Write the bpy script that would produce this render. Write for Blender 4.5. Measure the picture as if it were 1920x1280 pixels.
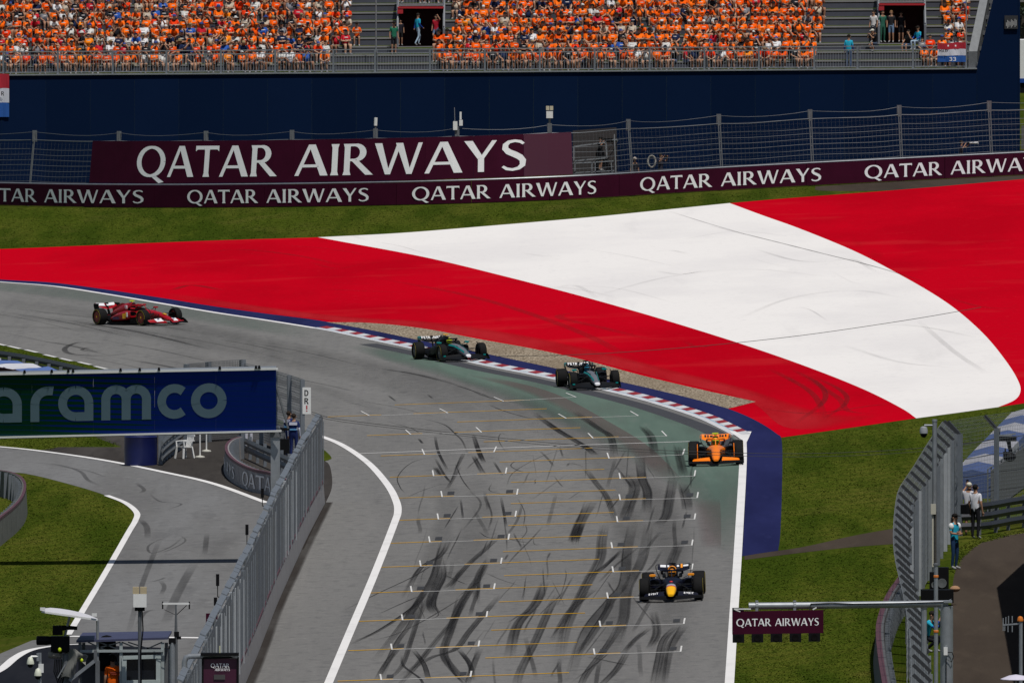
import bpy, bmesh, math, random
from mathutils import Vector, Matrix
from mathutils.geometry import tessellate_polygon
R = math.radians
random.seed(7)
for o in list(bpy.data.objects): bpy.data.objects.remove(o)
scene = bpy.context.scene
COL = scene.collection

# ------------------------------------------------------------------ camera, sky, sun, exposure
CAM_H = 31.3            # metres above the middle of the circuit
FOC = 36000.0           # focal length in pixels of the 1920 wide photograph
HOR = -750.0            # row of the horizon in that photograph
KX = 0.035              # cross fall of the site: it rises to the right
PITCH = math.atan((640 - HOR) / FOC)
cam_d = bpy.data.cameras.new('camera')
cam = bpy.data.objects.new('camera', cam_d); COL.objects.link(cam)
cam.location = (0, 0, CAM_H)
cam.rotation_euler = (math.pi/2 - PITCH, 0, 0)
cam_d.sensor_width = 36.0
cam_d.lens = 36.0 * FOC / 1920.0
cam_d.clip_start = 5.0
cam_d.clip_end = 6000.0
scene.camera = cam

SUN_VEC = Vector((0.16, -0.38, 0.91)).normalized()      # towards the sun
world = bpy.data.worlds.new('World'); scene.world = world; world.use_nodes = True
wn = world.node_tree
sky = wn.nodes.new('ShaderNodeTexSky'); sky.sky_type = 'NISHITA'; sky.sun_disc = False
sky.sun_elevation = math.asin(SUN_VEC.z)
sky.sun_rotation = math.atan2(SUN_VEC.x, SUN_VEC.y)
bg = wn.nodes['Background']; bg.inputs['Strength'].default_value = 0.05
wn.links.new(sky.outputs['Color'], bg.inputs['Color'])
sun_d = bpy.data.lights.new('sun', 'SUN'); sun_d.energy = 3.1; sun_d.angle = R(0.53); sun_d.color = (1.0, 0.965, 0.91)
sun = bpy.data.objects.new('sun', sun_d); COL.objects.link(sun)
sun.rotation_euler = (-SUN_VEC).to_track_quat('-Z', 'Y').to_euler()
sun.location = (0, 700, 200)
scene.view_settings.view_transform = 'Standard'
scene.view_settings.look = 'None'
scene.view_settings.exposure = 0.06
scene.view_settings.gamma = 1.0
scene.view_settings.use_curve_mapping = False
scene.render.engine = 'CYCLES'
scene.cycles.max_bounces = 4
scene.cycles.diffuse_bounces = 2
scene.cycles.glossy_bounces = 2
scene.cycles.transparent_max_bounces = 24

# ------------------------------------------------------------------ survey helpers
_cp, _sp = math.cos(PITCH), math.sin(PITCH)
def ray(u, v):
    a = (u - 960) / FOC; b = (v - 640) / FOC
    return Vector((a, _cp - b * _sp, -_sp - b * _cp))
def W(u, v, h=0.0):
    """ground point surveyed at photograph column u, row v; h metres above the ground"""
    r = ray(u, v)
    t = CAM_H / (KX * r.x - r.z)
    return Vector((r.x * t, r.y * t, KX * r.x * t + h))
def D(u, v, d):
    """point at distance d (along +Y) seen at column u, row v"""
    r = ray(u, v); t = d / r.y
    return Vector((r.x * t, d, CAM_H + r.z * t))
def G(x, y, h=0.0): return Vector((x, y, KX * x + h))
def spline(pts, n=8, closed=False):
    out = []; P = [Vector(p) for p in pts]; N = len(P)
    if N < 3 and not closed:
        return [P[0].lerp(P[-1], i / n) for i in range(n + 1)]
    rng = range(N if closed else N - 1)
    for i in rng:
        p1, p2 = P[i], P[(i + 1) % N]
        p0 = P[i - 1] if (closed or i > 0) else p1 * 2 - p2
        p3 = P[(i + 2) % N] if (closed or i + 2 < N) else p2 * 2 - p1
        for k in range(n):
            t = k / n
            out.append(0.5 * ((2 * p1) + (p2 - p0) * t + (2 * p0 - 5 * p1 + 4 * p2 - p3) * t * t + (3 * p1 - p0 - 3 * p2 + p3) * t ** 3))
    if not closed: out.append(P[-1].copy())
    return out
def resample(pts, step):
    L = [0]
    for a, b in zip(pts, pts[1:]): L.append(L[-1] + (b - a).length)
    n = max(1, int(round(L[-1] / step))); out = []; j = 0
    for i in range(n + 1):
        s = L[-1] * i / n
        while j < len(L) - 2 and L[j + 1] < s: j += 1
        t = (s - L[j]) / max(1e-9, L[j + 1] - L[j])
        out.append(pts[j].lerp(pts[j + 1], min(1, max(0, t))))
    return out
class Path:
    """arc length parametrised polyline in plan"""
    def __init__(s, pts):
        s.p = pts; s.L = [0]
        for a, b in zip(pts, pts[1:]): s.L.append(s.L[-1] + (b - a).length)
        s.len = s.L[-1]
    def at(s, d):
        j = 0
        while j < len(s.L) - 2 and s.L[j + 1] < d: j += 1
        t = (d - s.L[j]) / max(1e-9, s.L[j + 1] - s.L[j])
        return s.p[j].lerp(s.p[j + 1], t)
    def dir(s, d):
        v = s.at(min(s.len, d + .05)) - s.at(max(0, d - .05)); return v.normalized()
    def near(s, q):
        best = (1e18, 0)
        for j in range(len(s.p) - 1):
            a, b = s.p[j], s.p[j + 1]; ab = b - a
            t = max(0, min(1, (q - a).dot(ab) / max(1e-12, ab.length_squared)))
            d2 = (a + ab * t - q).length_squared
            if d2 < best[0]: best = (d2, s.L[j] + t * ab.length)
        return best[1]

# ------------------------------------------------------------------ object helpers
def tag(o, label=None, cat=None, group=None, kind=None):
    if label: o['label'] = label
    if cat: o['category'] = cat
    if group: o['group'] = group
    if kind: o['kind'] = kind
    return o
def empty(name, loc, label=None, cat=None, group=None, rz=0.0):
    o = bpy.data.objects.new(name, None); COL.objects.link(o)
    o.location = loc; o.rotation_euler = (0, 0, rz); o.empty_display_size = .3
    return tag(o, label, cat, group)
def link(name, me, parent=None):
    o = bpy.data.objects.new(name, me); COL.objects.link(o)
    if parent: o.parent = parent
    return o
class MB:
    """collects faces for ONE mesh object"""
    def __init__(s): s.v = []; s.f = []; s.m = []; s.attr = None; s.mi = 0
    def add(s, vs, fs, m=None):
        k = len(s.v); s.v += [tuple(p) for p in vs]
        for f in fs: s.f.append([i + k for i in f]); s.m.append(s.mi if m is None else m)
        return s
    def quad(s, a, b, c, d, m=None): return s.add([a, b, c, d], [[0, 1, 2, 3]], m)
    def box(s, c, size, rot=None, m=None, taper=None):
        x, y, z = [q / 2 for q in size]; tx, ty = taper or (1, 1)
        vs = [Vector(p) for p in ((-x,-y,-z),(x,-y,-z),(x,y,-z),(-x,y,-z),(-x*tx,-y*ty,z),(x*tx,-y*ty,z),(x*tx,y*ty,z),(-x*tx,y*ty,z))]
        if rot is not None: vs = [rot @ p for p in vs]
        c = Vector(c)
        return s.add([p + c for p in vs], [[3,2,1,0],[4,5,6,7],[0,1,5,4],[1,2,6,5],[2,3,7,6],[3,0,4,7]], m)
    def bar(s, a, b, w, h=None, up=Vector((0,0,1)), m=None, taper=1.0):
        """rectangular bar from a to b"""
        a, b = Vector(a), Vector(b); d = (b - a)
        if d.length < 1e-6: return s
        d.normalize(); h = h or w
        if abs(d.dot(up)) > .98: up = Vector((0, 1, 0))
        x = d.cross(up).normalized(); y = x.cross(d)
        vs = []
        for p, k in ((a, 1), (b, taper)):
            for i, j in ((-1,-1),(1,-1),(1,1),(-1,1)): vs.append(p + x*(i*w/2*k) + y*(j*h/2*k))
        return s.add(vs, [[3,2,1,0],[4,5,6,7],[0,1,5,4],[1,2,6,5],[2,3,7,6],[3,0,4,7]], m)
    def tube(s, pts, r, n=8, m=None, caps=True):
        pts = [Vector(p) for p in pts]; N = len(pts)
        rs = r if isinstance(r, (list, tuple)) else [r] * N
        vs = []; up = Vector((0, 0, 1)); x = None
        for i, p in enumerate(pts):
            d = (pts[min(i + 1, N - 1)] - pts[max(i - 1, 0)])
            if d.length < 1e-9: d = Vector((0,0,1))
            d.normalize()
            if x is None:
                ref = Vector((0, 1, 0)) if abs(d.z) > .9 else up
                x = d.cross(ref).normalized()
            else:
                x = (x - d * x.dot(d)).normalized()
            y = d.cross(x)
            for k in range(n):
                a = 2 * math.pi * k / n
                vs.append(p + (x * math.cos(a) + y * math.sin(a)) * rs[i])
        fs = []
        for i in range(N - 1):
            for k in range(n):
                fs.append([i*n+k, i*n+(k+1)%n, (i+1)*n+(k+1)%n, (i+1)*n+k])
        if caps: fs.append(list(range(n))[::-1]); fs.append([(N-1)*n+k for k in range(n)])
        return s.add(vs, fs, m)
    def lathe(s, prof, c=(0,0,0), axis='Z', n=16, m=None, closed=False):
        """prof: list of (radius, height along axis)"""
        vs = []; c = Vector(c)
        for r_, h in prof:
            for k in range(n):
                a = 2*math.pi*k/n; p, q = r_*math.cos(a), r_*math.sin(a)
                vs.append(c + Vector({'Z': (p, q, h), 'Y': (q, h, p), 'X': (h, p, q)}[axis]))
        fs = []; N = len(prof)
        for i in range(N - 1 + (1 if closed else 0)):
            j = (i + 1) % N
            for k in range(n): fs.append([i*n+k, i*n+(k+1)%n, j*n+(k+1)%n, j*n+k])
        if not closed:
            fs.append(list(range(n))[::-1]); fs.append([(N-1)*n+k for k in range(n)])
        return s.add(vs, fs, m)
    def ball(s, c, r, n=8, rings=6, m=None, rot=None):
        rx, ry, rz = r if isinstance(r, (tuple, list)) else (r, r, r)
        vs = []; c = Vector(c)
        for i in range(rings + 1):
            t = math.pi * i / rings
            for k in range(n):
                a = 2*math.pi*k/n
                p = Vector((rx*math.sin(t)*math.cos(a), ry*math.sin(t)*math.sin(a), rz*math.cos(t)))
                vs.append(c + (rot @ p if rot is not None else p))
        fs = []
        for i in range(rings):
            for k in range(n):
                fs.append([i*n+k, (i+1)*n+k, (i+1)*n+(k+1)%n, i*n+(k+1)%n])
        return s.add(vs, fs, m)
    def loft(s, secs, m=None, caps=True, closed=True):
        n = len(secs[0]); vs = [p for sec in secs for p in sec]; fs = []
        for i in range(len(secs) - 1):
            for k in range(n if closed else n - 1):
                fs.append([i*n+k, i*n+(k+1)%n, (i+1)*n+(k+1)%n, (i+1)*n+k])
        if caps and closed: fs.append(list(range(n))[::-1]); fs.append([(len(secs)-1)*n+k for k in range(n)])
        return s.add(vs, fs, m)
    def slab(s, poly, n, t, m=None):
        """flat polygon (list of points) given thickness t along n"""
        n = Vector(n).normalized(); a = [Vector(p) for p in poly]; b = [p + n*t for p in a]; N = len(a)
        tri = tessellate_polygon([a]); k = [list(q) for q in tri]
        fs = [q[::-1] for q in k] + [[i+N for i in q] for q in k] + [[i, (i+1)%N, (i+1)%N+N, i+N] for i in range(N)]
        return s.add(a + b, fs, m)
    def poly(s, pts, m=None):
        pts = [Vector(p) for p in pts]
        return s.add(pts, [list(q) for q in tessellate_polygon([pts])], m)
    def mesh(s, name, mats, off=None, smooth=False, fix=True):
        me = bpy.data.meshes.new(name)
        vs = s.v if off is None else [(x-off[0], y-off[1], z-off[2]) for x, y, z in s.v]
        me.from_pydata(vs, [], s.f)
        for mm in (mats if isinstance(mats, (list, tuple)) else [mats]): me.materials.append(mm)
        if len(me.materials) > 1: me.polygons.foreach_set('material_index', s.m)
        if fix:
            bm = bmesh.new(); bm.from_mesh(me); bmesh.ops.recalc_face_normals(bm, faces=bm.faces); bm.to_mesh(me); bm.free()
        if smooth:
            me.polygons.foreach_set('use_smooth', [True]*len(me.polygons))
            try: me.set_sharp_from_angle(angle=R(38))
            except Exception: pass
        me.update(); return me
    def build(s, name, mats, parent=None, local=False, smooth=False, base=None, fix=True):
        """base: origin of a top-level mesh; children of an unrotated empty get world coordinates turned local"""
        off = None
        if parent is not None and not local: off = parent.location
        if parent is None and base is not None: off = base
        me = s.mesh(name, mats, off, smooth, fix); o = link(name, me, parent)
        if parent is None and base is not None: o.location = base
        return o

# ------------------------------------------------------------------ materials
def srgb(r, g, b):
    f = lambda c: (c/255)/12.92 if c/255 <= .04045 else (((c/255)+.055)/1.055)**2.4
    return (f(r), f(g), f(b))
MATS = {}
def mat(name, color, rough=.6, metal=0.0, var=0.0, scale=3.0, bump=0.0, spec=.5, coat=0.0, dark=None, space='Object', trans=0.0):
    """principled material; var mixes towards a darker/other tone with noise"""
    if name in MATS: return MATS[name]
    m = bpy.data.materials.new(name); m.use_nodes = True; nt = m.node_tree
    b = nt.nodes['Principled BSDF']; b.inputs['Base Color'].default_value = (*color, 1)
    b.inputs['Roughness'].default_value = rough; b.inputs['Metallic'].default_value = metal
    b.inputs['Specular IOR Level'].default_value = spec
    if coat: b.inputs['Coat Weight'].default_value = coat; b.inputs['Coat Roughness'].default_value = .08
    if var or bump:
        tc = nt.nodes.new('ShaderNodeTexCoord'); nz = nt.nodes.new('ShaderNodeTexNoise')
        nz.inputs['Scale'].default_value = scale; nz.inputs['Detail'].default_value = 6; nz.inputs['Roughness'].default_value = .65
        nt.links.new(tc.outputs[space], nz.inputs['Vector'])
        if var:
            mx = nt.nodes.new('ShaderNodeMix'); mx.data_type = 'RGBA'
            d = dark or tuple(c*.45 for c in color)
            mr = nt.nodes.new('ShaderNodeMapRange'); mr.inputs[1].default_value = .35; mr.inputs[2].default_value = .7
            mr.inputs[3].default_value = 0; mr.inputs[4].default_value = var
            nt.links.new(nz.outputs['Fac'], mr.inputs[0]); nt.links.new(mr.outputs[0], mx.inputs[0])
            mx.inputs[6].default_value = (*color, 1); mx.inputs[7].default_value = (*d, 1)
            nt.links.new(mx.outputs[2], b.inputs['Base Color'])
        if bump:
            bp = nt.nodes.new('ShaderNodeBump'); bp.inputs['Strength'].default_value = bump; bp.inputs['Distance'].default_value = .02
            nt.links.new(nz.outputs['Fac'], bp.inputs['Height']); nt.links.new(bp.outputs['Normal'], b.inputs['Normal'])
    MATS[name] = m; return m
def nodes_of(m): return m.node_tree.nodes, m.node_tree.links
def ground_mat(name, layers, rough=.9, bump=.25, bscale=30.0, spec=.15, alpha=None, bands=None):
    """layers: base colour then (colour, scale, (sx,sy), lo, hi, amount) noise overlays in world metres"""
    m = bpy.data.materials.new(name); m.use_nodes = True; nt = m.node_tree; N, L = nt.nodes, nt.links
    b = N['Principled BSDF']; b.inputs['Roughness'].default_value = rough; b.inputs['Specular IOR Level'].default_value = spec
    b.inputs['Specular IOR Level'].default_value = 0.0; geo = N.new('ShaderNodeNewGeometry'); cur = None
    for i, ly in enumerate(layers):
        if i == 0:
            rgb = N.new('ShaderNodeRGB'); rgb.outputs[0].default_value = (*ly, 1); cur = rgb.outputs[0]; continue
        col, sc, (sx, sy), lo, hi, am = ly[:6]; det = ly[6] if len(ly) > 6 else 5
        mp = N.new('ShaderNodeMapping'); mp.inputs['Scale'].default_value = (sx, sy, 1); mp.inputs['Location'].default_value = (i*17.3, i*5.1, 0)
        if len(ly) > 7: mp.inputs['Rotation'].default_value = (0, 0, ly[7])
        L.new(geo.outputs['Position'], mp.inputs['Vector'])
        nz = N.new('ShaderNodeTexNoise'); nz.inputs['Scale'].default_value = sc; nz.inputs['Detail'].default_value = det; nz.inputs['Roughness'].default_value = .6
        L.new(mp.outputs[0], nz.inputs['Vector'])
        mr = N.new('ShaderNodeMapRange'); mr.inputs[1].default_value = lo; mr.inputs[2].default_value = hi; mr.inputs[4].default_value = am
        L.new(nz.outputs['Fac'], mr.inputs[0])
        mx = N.new('ShaderNodeMix'); mx.data_type = 'RGBA'; L.new(mr.outputs[0], mx.inputs[0])
        L.new(cur, mx.inputs[6]); mx.inputs[7].default_value = (*col, 1); cur = mx.outputs[2]
    if bands:   # (colour, direction angle, width in metres, amount): mowing bands with wandering edges
        col, ang, wid, am = bands
        mp = N.new('ShaderNodeMapping'); mp.inputs['Rotation'].default_value = (0, 0, ang); L.new(geo.outputs['Position'], mp.inputs['Vector'])
        wt = N.new('ShaderNodeTexWave'); wt.inputs['Scale'].default_value = .5/wid/math.pi*math.pi; wt.inputs['Distortion'].default_value = 2.5; wt.inputs['Detail'].default_value = 3; wt.inputs['Detail Scale'].default_value = .6
        L.new(mp.outputs[0], wt.inputs['Vector']); mu = N.new('ShaderNodeMath'); mu.operation = 'MULTIPLY'; mu.inputs[1].default_value = am; L.new(wt.outputs['Fac'], mu.inputs[0])
        mx = N.new('ShaderNodeMix'); mx.data_type = 'RGBA'; L.new(mu.outputs[0], mx.inputs[0]); L.new(cur, mx.inputs[6]); mx.inputs[7].default_value = (*col, 1); cur = mx.outputs[2]
    L.new(cur, b.inputs['Base Color'])
    if bump:
        nz = N.new('ShaderNodeTexNoise'); nz.inputs['Scale'].default_value = bscale; nz.inputs['Detail'].default_value = 4
        L.new(geo.outputs['Position'], nz.inputs['Vector'])
        bp = N.new('ShaderNodeBump'); bp.inputs['Strength'].default_value = bump; bp.inputs['Distance'].default_value = .03
        L.new(nz.outputs['Fac'], bp.inputs['Height']); L.new(bp.outputs['Normal'], b.inputs['Normal'])
    if alpha:   # (scale, lo, hi, top): worn paint, uses the vertex attribute 'cover' too
        sc, lo, hi, top, (sx, sy) = alpha
        at = N.new('ShaderNodeAttribute'); at.attribute_name = 'cover'
        mp = N.new('ShaderNodeMapping'); mp.inputs['Scale'].default_value = (sx, sy, 1); L.new(geo.outputs['Position'], mp.inputs['Vector'])
        nz = N.new('ShaderNodeTexNoise'); nz.inputs['Scale'].default_value = sc; nz.inputs['Detail'].default_value = 6; L.new(mp.outputs[0], nz.inputs['Vector'])
        mr = N.new('ShaderNodeMapRange'); mr.inputs[1].default_value = lo; mr.inputs[2].default_value = hi; mr.inputs[3].default_value = .6; mr.inputs[4].default_value = top
        L.new(nz.outputs['Fac'], mr.inputs[0])
        mu = N.new('ShaderNodeMath'); mu.operation = 'MULTIPLY'; L.new(mr.outputs[0], mu.inputs[0]); L.new(at.outputs['Fac'], mu.inputs[1])
        L.new(mu.outputs[0], b.inputs['Alpha'])
    MATS[name] = m; return m
# ------------------------------------------------------------------ surfaces of the setting
M_grass = ground_mat('grass', [srgb(68, 78, 23), (srgb(88, 88, 35), .25, (1, .12), .42, .62, .6), (srgb(44, 60, 14), .6, (1, .06), .45, .6, .7),
                     (srgb(104, 94, 48), .14, (1, .2), .56, .72, .65), (srgb(30, 42, 10), 6, (1, .15), .5, .68, .7), (srgb(100, 108, 50), 14, (1, .2), .58, .75, .5)], bump=.7, bscale=9, spec=.05, bands=(srgb(52, 68, 16), .5, 2.4, .5))
M_asph = ground_mat('asphalt', [srgb(121, 120, 118), (srgb(110, 109, 108), .16, (1, .04), .42, .66, .8), (srgb(128, 126, 124), .4, (1, .03), .5, .7, .5),
                    (srgb(104, 103, 103), 1.3, (1, .02), .55, .72, .45), (srgb(84, 84, 85), 5, (.45, .2), .52, .7, .42, 4), (srgb(140, 138, 135), 7, (.4, .2), .56, .7, .36, 4), (srgb(70, 70, 71), 18, (1, .5), .5, .75, .4, 3)], bump=.12, bscale=60)
M_asph_pit = ground_mat('asphalt_pit_road', [srgb(120, 120, 120), (srgb(104, 103, 102), .3, (1, .05), .42, .62, .7), (srgb(84, 84, 86), 1.0, (1, .1), .55, .75, .4), (srgb(88, 88, 90), 5, (.45, .2), .52, .7, .4, 4), (srgb(140, 140, 140), 7, (.4, .2), .58, .7, .34, 4),
                    (srgb(70, 70, 71), 20, (1, 1), .5, .75, .3, 3)], bump=.12, bscale=60)
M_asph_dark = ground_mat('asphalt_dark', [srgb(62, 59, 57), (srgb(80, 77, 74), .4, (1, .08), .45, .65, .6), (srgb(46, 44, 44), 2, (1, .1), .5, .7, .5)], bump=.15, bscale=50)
M_asph_brown = ground_mat('asphalt_brown', [srgb(72, 64, 57), (srgb(60, 53, 48), .5, (1, .08), .45, .65, .7), (srgb(84, 75, 66), 1.5, (1, .1), .55, .75, .5), (srgb(48, 43, 40), 16, (1, 1), .5, .8, .4)], bump=.15, bscale=50)
M_asph_new = ground_mat('asphalt_new', [srgb(34, 36, 42), (srgb(46, 47, 52), .6, (1, .1), .45, .65, .6)], bump=.15, bscale=50)
M_red = ground_mat('red_paint', [srgb(188, 5, 27), (srgb(168, 4, 23), .09, (1, .2), .45, .6, .7), (srgb(190, 42, 46), .22, (.35, .3), .56, .75, .55), (srgb(150, 10, 20), .5, (1, .05), .62, .78, .45), (srgb(130, 20, 28), 6, (.6, .25), .56, .76, .4), (srgb(205, 40, 52), 7, (.5, .25), .6, .75, .35)], bump=.06, bscale=40, spec=.2)
M_red_worn = ground_mat('red_paint_worn', [srgb(196, 32, 40), (srgb(176, 8, 24), .2, (1, .2), .45, .62, .75), (srgb(150, 44, 48), .5, (1, .05), .56, .75, .6), (srgb(110, 24, 28), 4, (1, .05), .6, .8, .35)], bump=.06, bscale=40, spec=.2)
M_white_run = ground_mat('white_paint_runoff', [srgb(231, 227, 223), (srgb(218, 214, 212), .1, (1, .3), .45, .62, .6), (srgb(200, 196, 195), .5, (1, .06), .6, .8, .4), (srgb(200, 196, 195), 5, (.6, .3), .58, .74, .45)], bump=.05, bscale=40, spec=.2)
M_blue = ground_mat('blue_paint', [srgb(41, 45, 86), (srgb(31, 34, 68), .3, (1, .1), .45, .65, .7), (srgb(56, 60, 104), 2, (1, .1), .6, .8, .4)], bump=.06, bscale=40, spec=.2)
M_gravel = ground_mat('gravel', [srgb(158, 145, 127), (srgb(92, 80, 66), 11, (1, .16), .45, .58, .85, 3), (srgb(188, 172, 148), 15, (1, .2), .56, .66, .8, 3), (srgb(120, 106, 88), .3, (1, .2), .45, .6, .5)], bump=.8, bscale=14)
M_green = ground_mat('green_paint', [srgb(98, 116, 106), (srgb(86, 104, 96), .4, (1, .05), .45, .65, .7), (srgb(112, 121, 115), 2, (1, .06), .55, .75, .5)], bump=.06, bscale=40, spec=.2, alpha=(.5, .3, .5, .92, (1, .08)))
M_pink = ground_mat('faded_red_paint', [srgb(112, 92, 92), (srgb(96, 82, 82), .5, (1, .1), .45, .65, .7)], bump=.05, alpha=(.8, .35, .62, .6, (1, .2)))
M_line = ground_mat('white_line', [srgb(224, 222, 220), (srgb(190, 188, 187), .6, (1, .6), .5, .75, .5)], bump=.03, spec=.2)
M_line_thin = ground_mat('white_line_worn', [srgb(206, 205, 202), (srgb(150, 149, 148), 1.2, (1, 1), .55, .75, .7)], bump=.03, spec=.2)
M_yellow = ground_mat('yellow_line', [srgb(208, 158, 30), (srgb(150, 126, 60), 1.2, (1, 1), .5, .75, .7)], bump=.03, spec=.2)
M_rubber = ground_mat('rubber_marks', [srgb(45, 45, 47)], bump=.02, alpha=(1.6, .28, .6, 1.0, (1, .06)), spec=.2)
M_dirt = ground_mat('dirt_stain', [srgb(58, 54, 52)], bump=.02, alpha=(.8, .35, .6, 1.0, (1, .1)), spec=.2)

HG = .16            # depth steps between sheets are multiples of 4 mm
def px(pts, n=6, closed=False, smooth=True):
    q = spline([(p[0], p[1], 0) for p in pts], n, closed) if smooth else [Vector((p[0], p[1], 0)) for p in pts]
    return q
def sheet(name, outline, m, h, parent=None, kind='structure'):
    b = MB(); b.poly([W(p[0], p[1], h) for p in outline])
    o = b.build(name, m, parent)
    if parent is None and kind: tag(o, kind=kind)
    return o
def cover_attr(o, vals):
    a = o.data.attributes.new('cover', 'FLOAT', 'POINT'); a.data.foreach_set('value', vals)
def ribbon(name, pts, w, m, h, parent, n=8, soft=None, ends=True, smooth=True, fade=.15):
    """painted or rubbed strip, w metres wide, along a surveyed line; soft: cover of a feathered strip"""
    q = [W(p.x, p.y, h) for p in px(pts, n, smooth=smooth)]
    b = MB(); vals = []; N = len(q)
    ws = w if isinstance(w, (list, tuple)) else None
    rows = (-1, -1 + 2*fade, 1 - 2*fade, 1) if soft is not None else (-1, 1)
    k = len(rows); vs = []
    for i, p in enumerate(q):
        d = q[min(i+1, N-1)] - q[max(i-1, 0)]; nrm = Vector((d.y, -d.x, 0)).normalized()
        ww = w if ws is None else ws[0] + (ws[1]-ws[0])*i/(N-1)
        for j, r_ in enumerate(rows):
            c = p + nrm * (r_ * ww / 2); vs.append(G(c.x, c.y, h))
            if soft is not None:
                e = 1.0
                if ends: e = min(1, min(i, N-1-i) / max(1, .26*N))
                vals.append(0 if j in (0, 3) else soft * e)
    fs = [[i*k+j, i*k+j+1, (i+1)*k+j+1, (i+1)*k+j] for i in range(N-1) for j in range(k-1)]
    b.add(vs, fs); o = b.build(name, m, parent)
    if soft is not None: cover_attr(o, vals)
    return o

# base terrain: one sheet past the horizon, its cross fall levelling out beyond the site
b = MB(); xs = [-4000, -90, 90, 4000]; ys = [-300, 300, 500, 700, 900, 1100, 1300, 5000]
zz = lambda x: KX * max(-90, min(90, x))
b.add([(x, y, zz(x)) for y in ys for x in xs], [[j*4+i, j*4+i+1, (j+1)*4+i+1, (j+1)*4+i] for j in range(len(ys)-1) for i in range(3)])
ground = tag(b.build('ground', M_grass), kind='structure')

# outer edge of the circuit: far left -> through the corner -> down the straight
E_far = [(-700, 488), (-260, 512), (-120, 519), (0, 529), (100, 537), (200, 552), (300, 569), (400, 586), (500, 601), (600, 617), (700, 638), (775, 654), (900, 683), (1000, 703), (1100, 724), (1200, 748), (1300, 779), (1352, 802), (1393, 824)]
E_right = [(1393, 824), (1393, 870), (1388, 960), (1382, 1060), (1374, 1180), (1367, 1290), (1352, 1500), (1335, 1750)]
inner = [(452, 1290), (380, 1440), (300, 1600), (230, 1750)]
trk = px(E_far) + px(E_right)[1:] + [Vector((p[0], p[1], 0)) for p in [(230, 1750), (452, 1280), (510, 1135), (564, 1018), (605, 935), (612, 900), (600, 868), (621, 860), (596, 832), (580, 810), (480, 770), (330, 730), (220, 697), (160, 682), (60, 659), (0, 646), (-120, 625), (-260, 606), (-700, 556)]]
track = sheet('track', trk, M_asph, .008)

# blue verge outside the kerb
B_out = [(-700, 484), (-260, 507), (-120, 514), (0, 524), (100, 530), (200, 543), (300, 558), (400, 574), (500, 588), (600, 601), (700, 620), (800, 641), (900, 661), (1000, 682), (1100, 703), (1200, 724), (1300, 748), (1365, 766), (1415, 787), (1455, 812), (1466, 830), (1466, 920), (1463, 1000), (1459, 1032)]
bl = px(B_out) + [Vector((1390, 1043, 0))] + [p for p in reversed(px([(1384, 1043), (1393, 900), (1393, 824)])[1:])] + list(reversed(px(E_far)))
# reorder: E_right part first, then far edge backwards
bl = px(B_out) + [Vector((p[0], p[1], 0)) for p in [(1424, 1037), (1388, 1043), (1387, 960), (1392, 870), (1393, 824)]] + list(reversed(px(E_far)))[1:]
verge = sheet('blue_verge', bl, M_blue, .006)

# painted run-off
Wl = [(596, 445), (640, 453), (800, 483), (950, 519), (1100, 558), (1250, 601), (1400, 648), (1520, 690), (1620, 730), (1690, 765), (1718, 784)]
Wr = [(1368, 381), (1430, 404), (1500, 429), (1600, 470), (1680, 511), (1750, 551), (1800, 586), (1850, 632), (1890, 682), (1910, 716), (1913, 735), (1902, 750), (1872, 763)]
top1 = [(-700, 481), (-260, 476), (0, 467), (200, 459), (400, 451), (596, 445)]
red1 = px(top1) + px(Wl)[1:] + px([(1718, 784), (1600, 801), (1480, 818), (1455, 821)])[1:] + [p for p in reversed(px(B_out[:20]))]
red_runoff = sheet('red_runoff', red1, M_red, .005)
white1 = px([(596, 445), (750, 437), (900, 425), (1100, 408), (1250, 393), (1368, 381)]) + px(Wr)[1:] + px([(1872, 763), (1800, 773), (1718, 784)])[1:] + list(reversed(px(Wl)))[1:-1]
white_runoff = sheet('white_runoff', white1, M_white_run, .005)
red2 = px([(1368, 381), (1500, 370), (1700, 355), (1920, 336), (2200, 312), (2500, 286)]) + [Vector((2500, 690, 0))] + px([(2200, 722), (1980, 748), (1920, 756), (1872, 763)]) + list(reversed(px(Wr)))[1:-1]
red_far = sheet('red_runoff_far', red2, M_red, .005)
# sun-bleached band of the red next to the gravel
b = MB(); tp = px([(300, 540), (480, 565), (640, 590), (800, 603), (950, 624), (1100, 655), (1250, 695), (1400, 735), (1560, 782), (1660, 790)]); bt = px([(300, 557), (480, 584), (640, 606), (800, 618), (950, 644), (1100, 675), (1250, 713), (1400, 750), (1470, 806), (1500, 813)])
# gravel strip
grv = px([(612, 604), (700, 606), (800, 617), (900, 636), (1000, 654), (1100, 676), (1200, 703), (1300, 727), (1385, 746), (1417, 753)]) + px([(1417, 753), (1390, 760), (1365, 766)])[1:] + list(reversed(px([(612, 604), (700, 620), (800, 641), (900, 661), (1000, 682), (1100, 703), (1200, 724), (1300, 748), (1365, 766)])))[1:-1]
gravel = sheet('gravel_trap', grv, M_gravel, .010)

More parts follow.
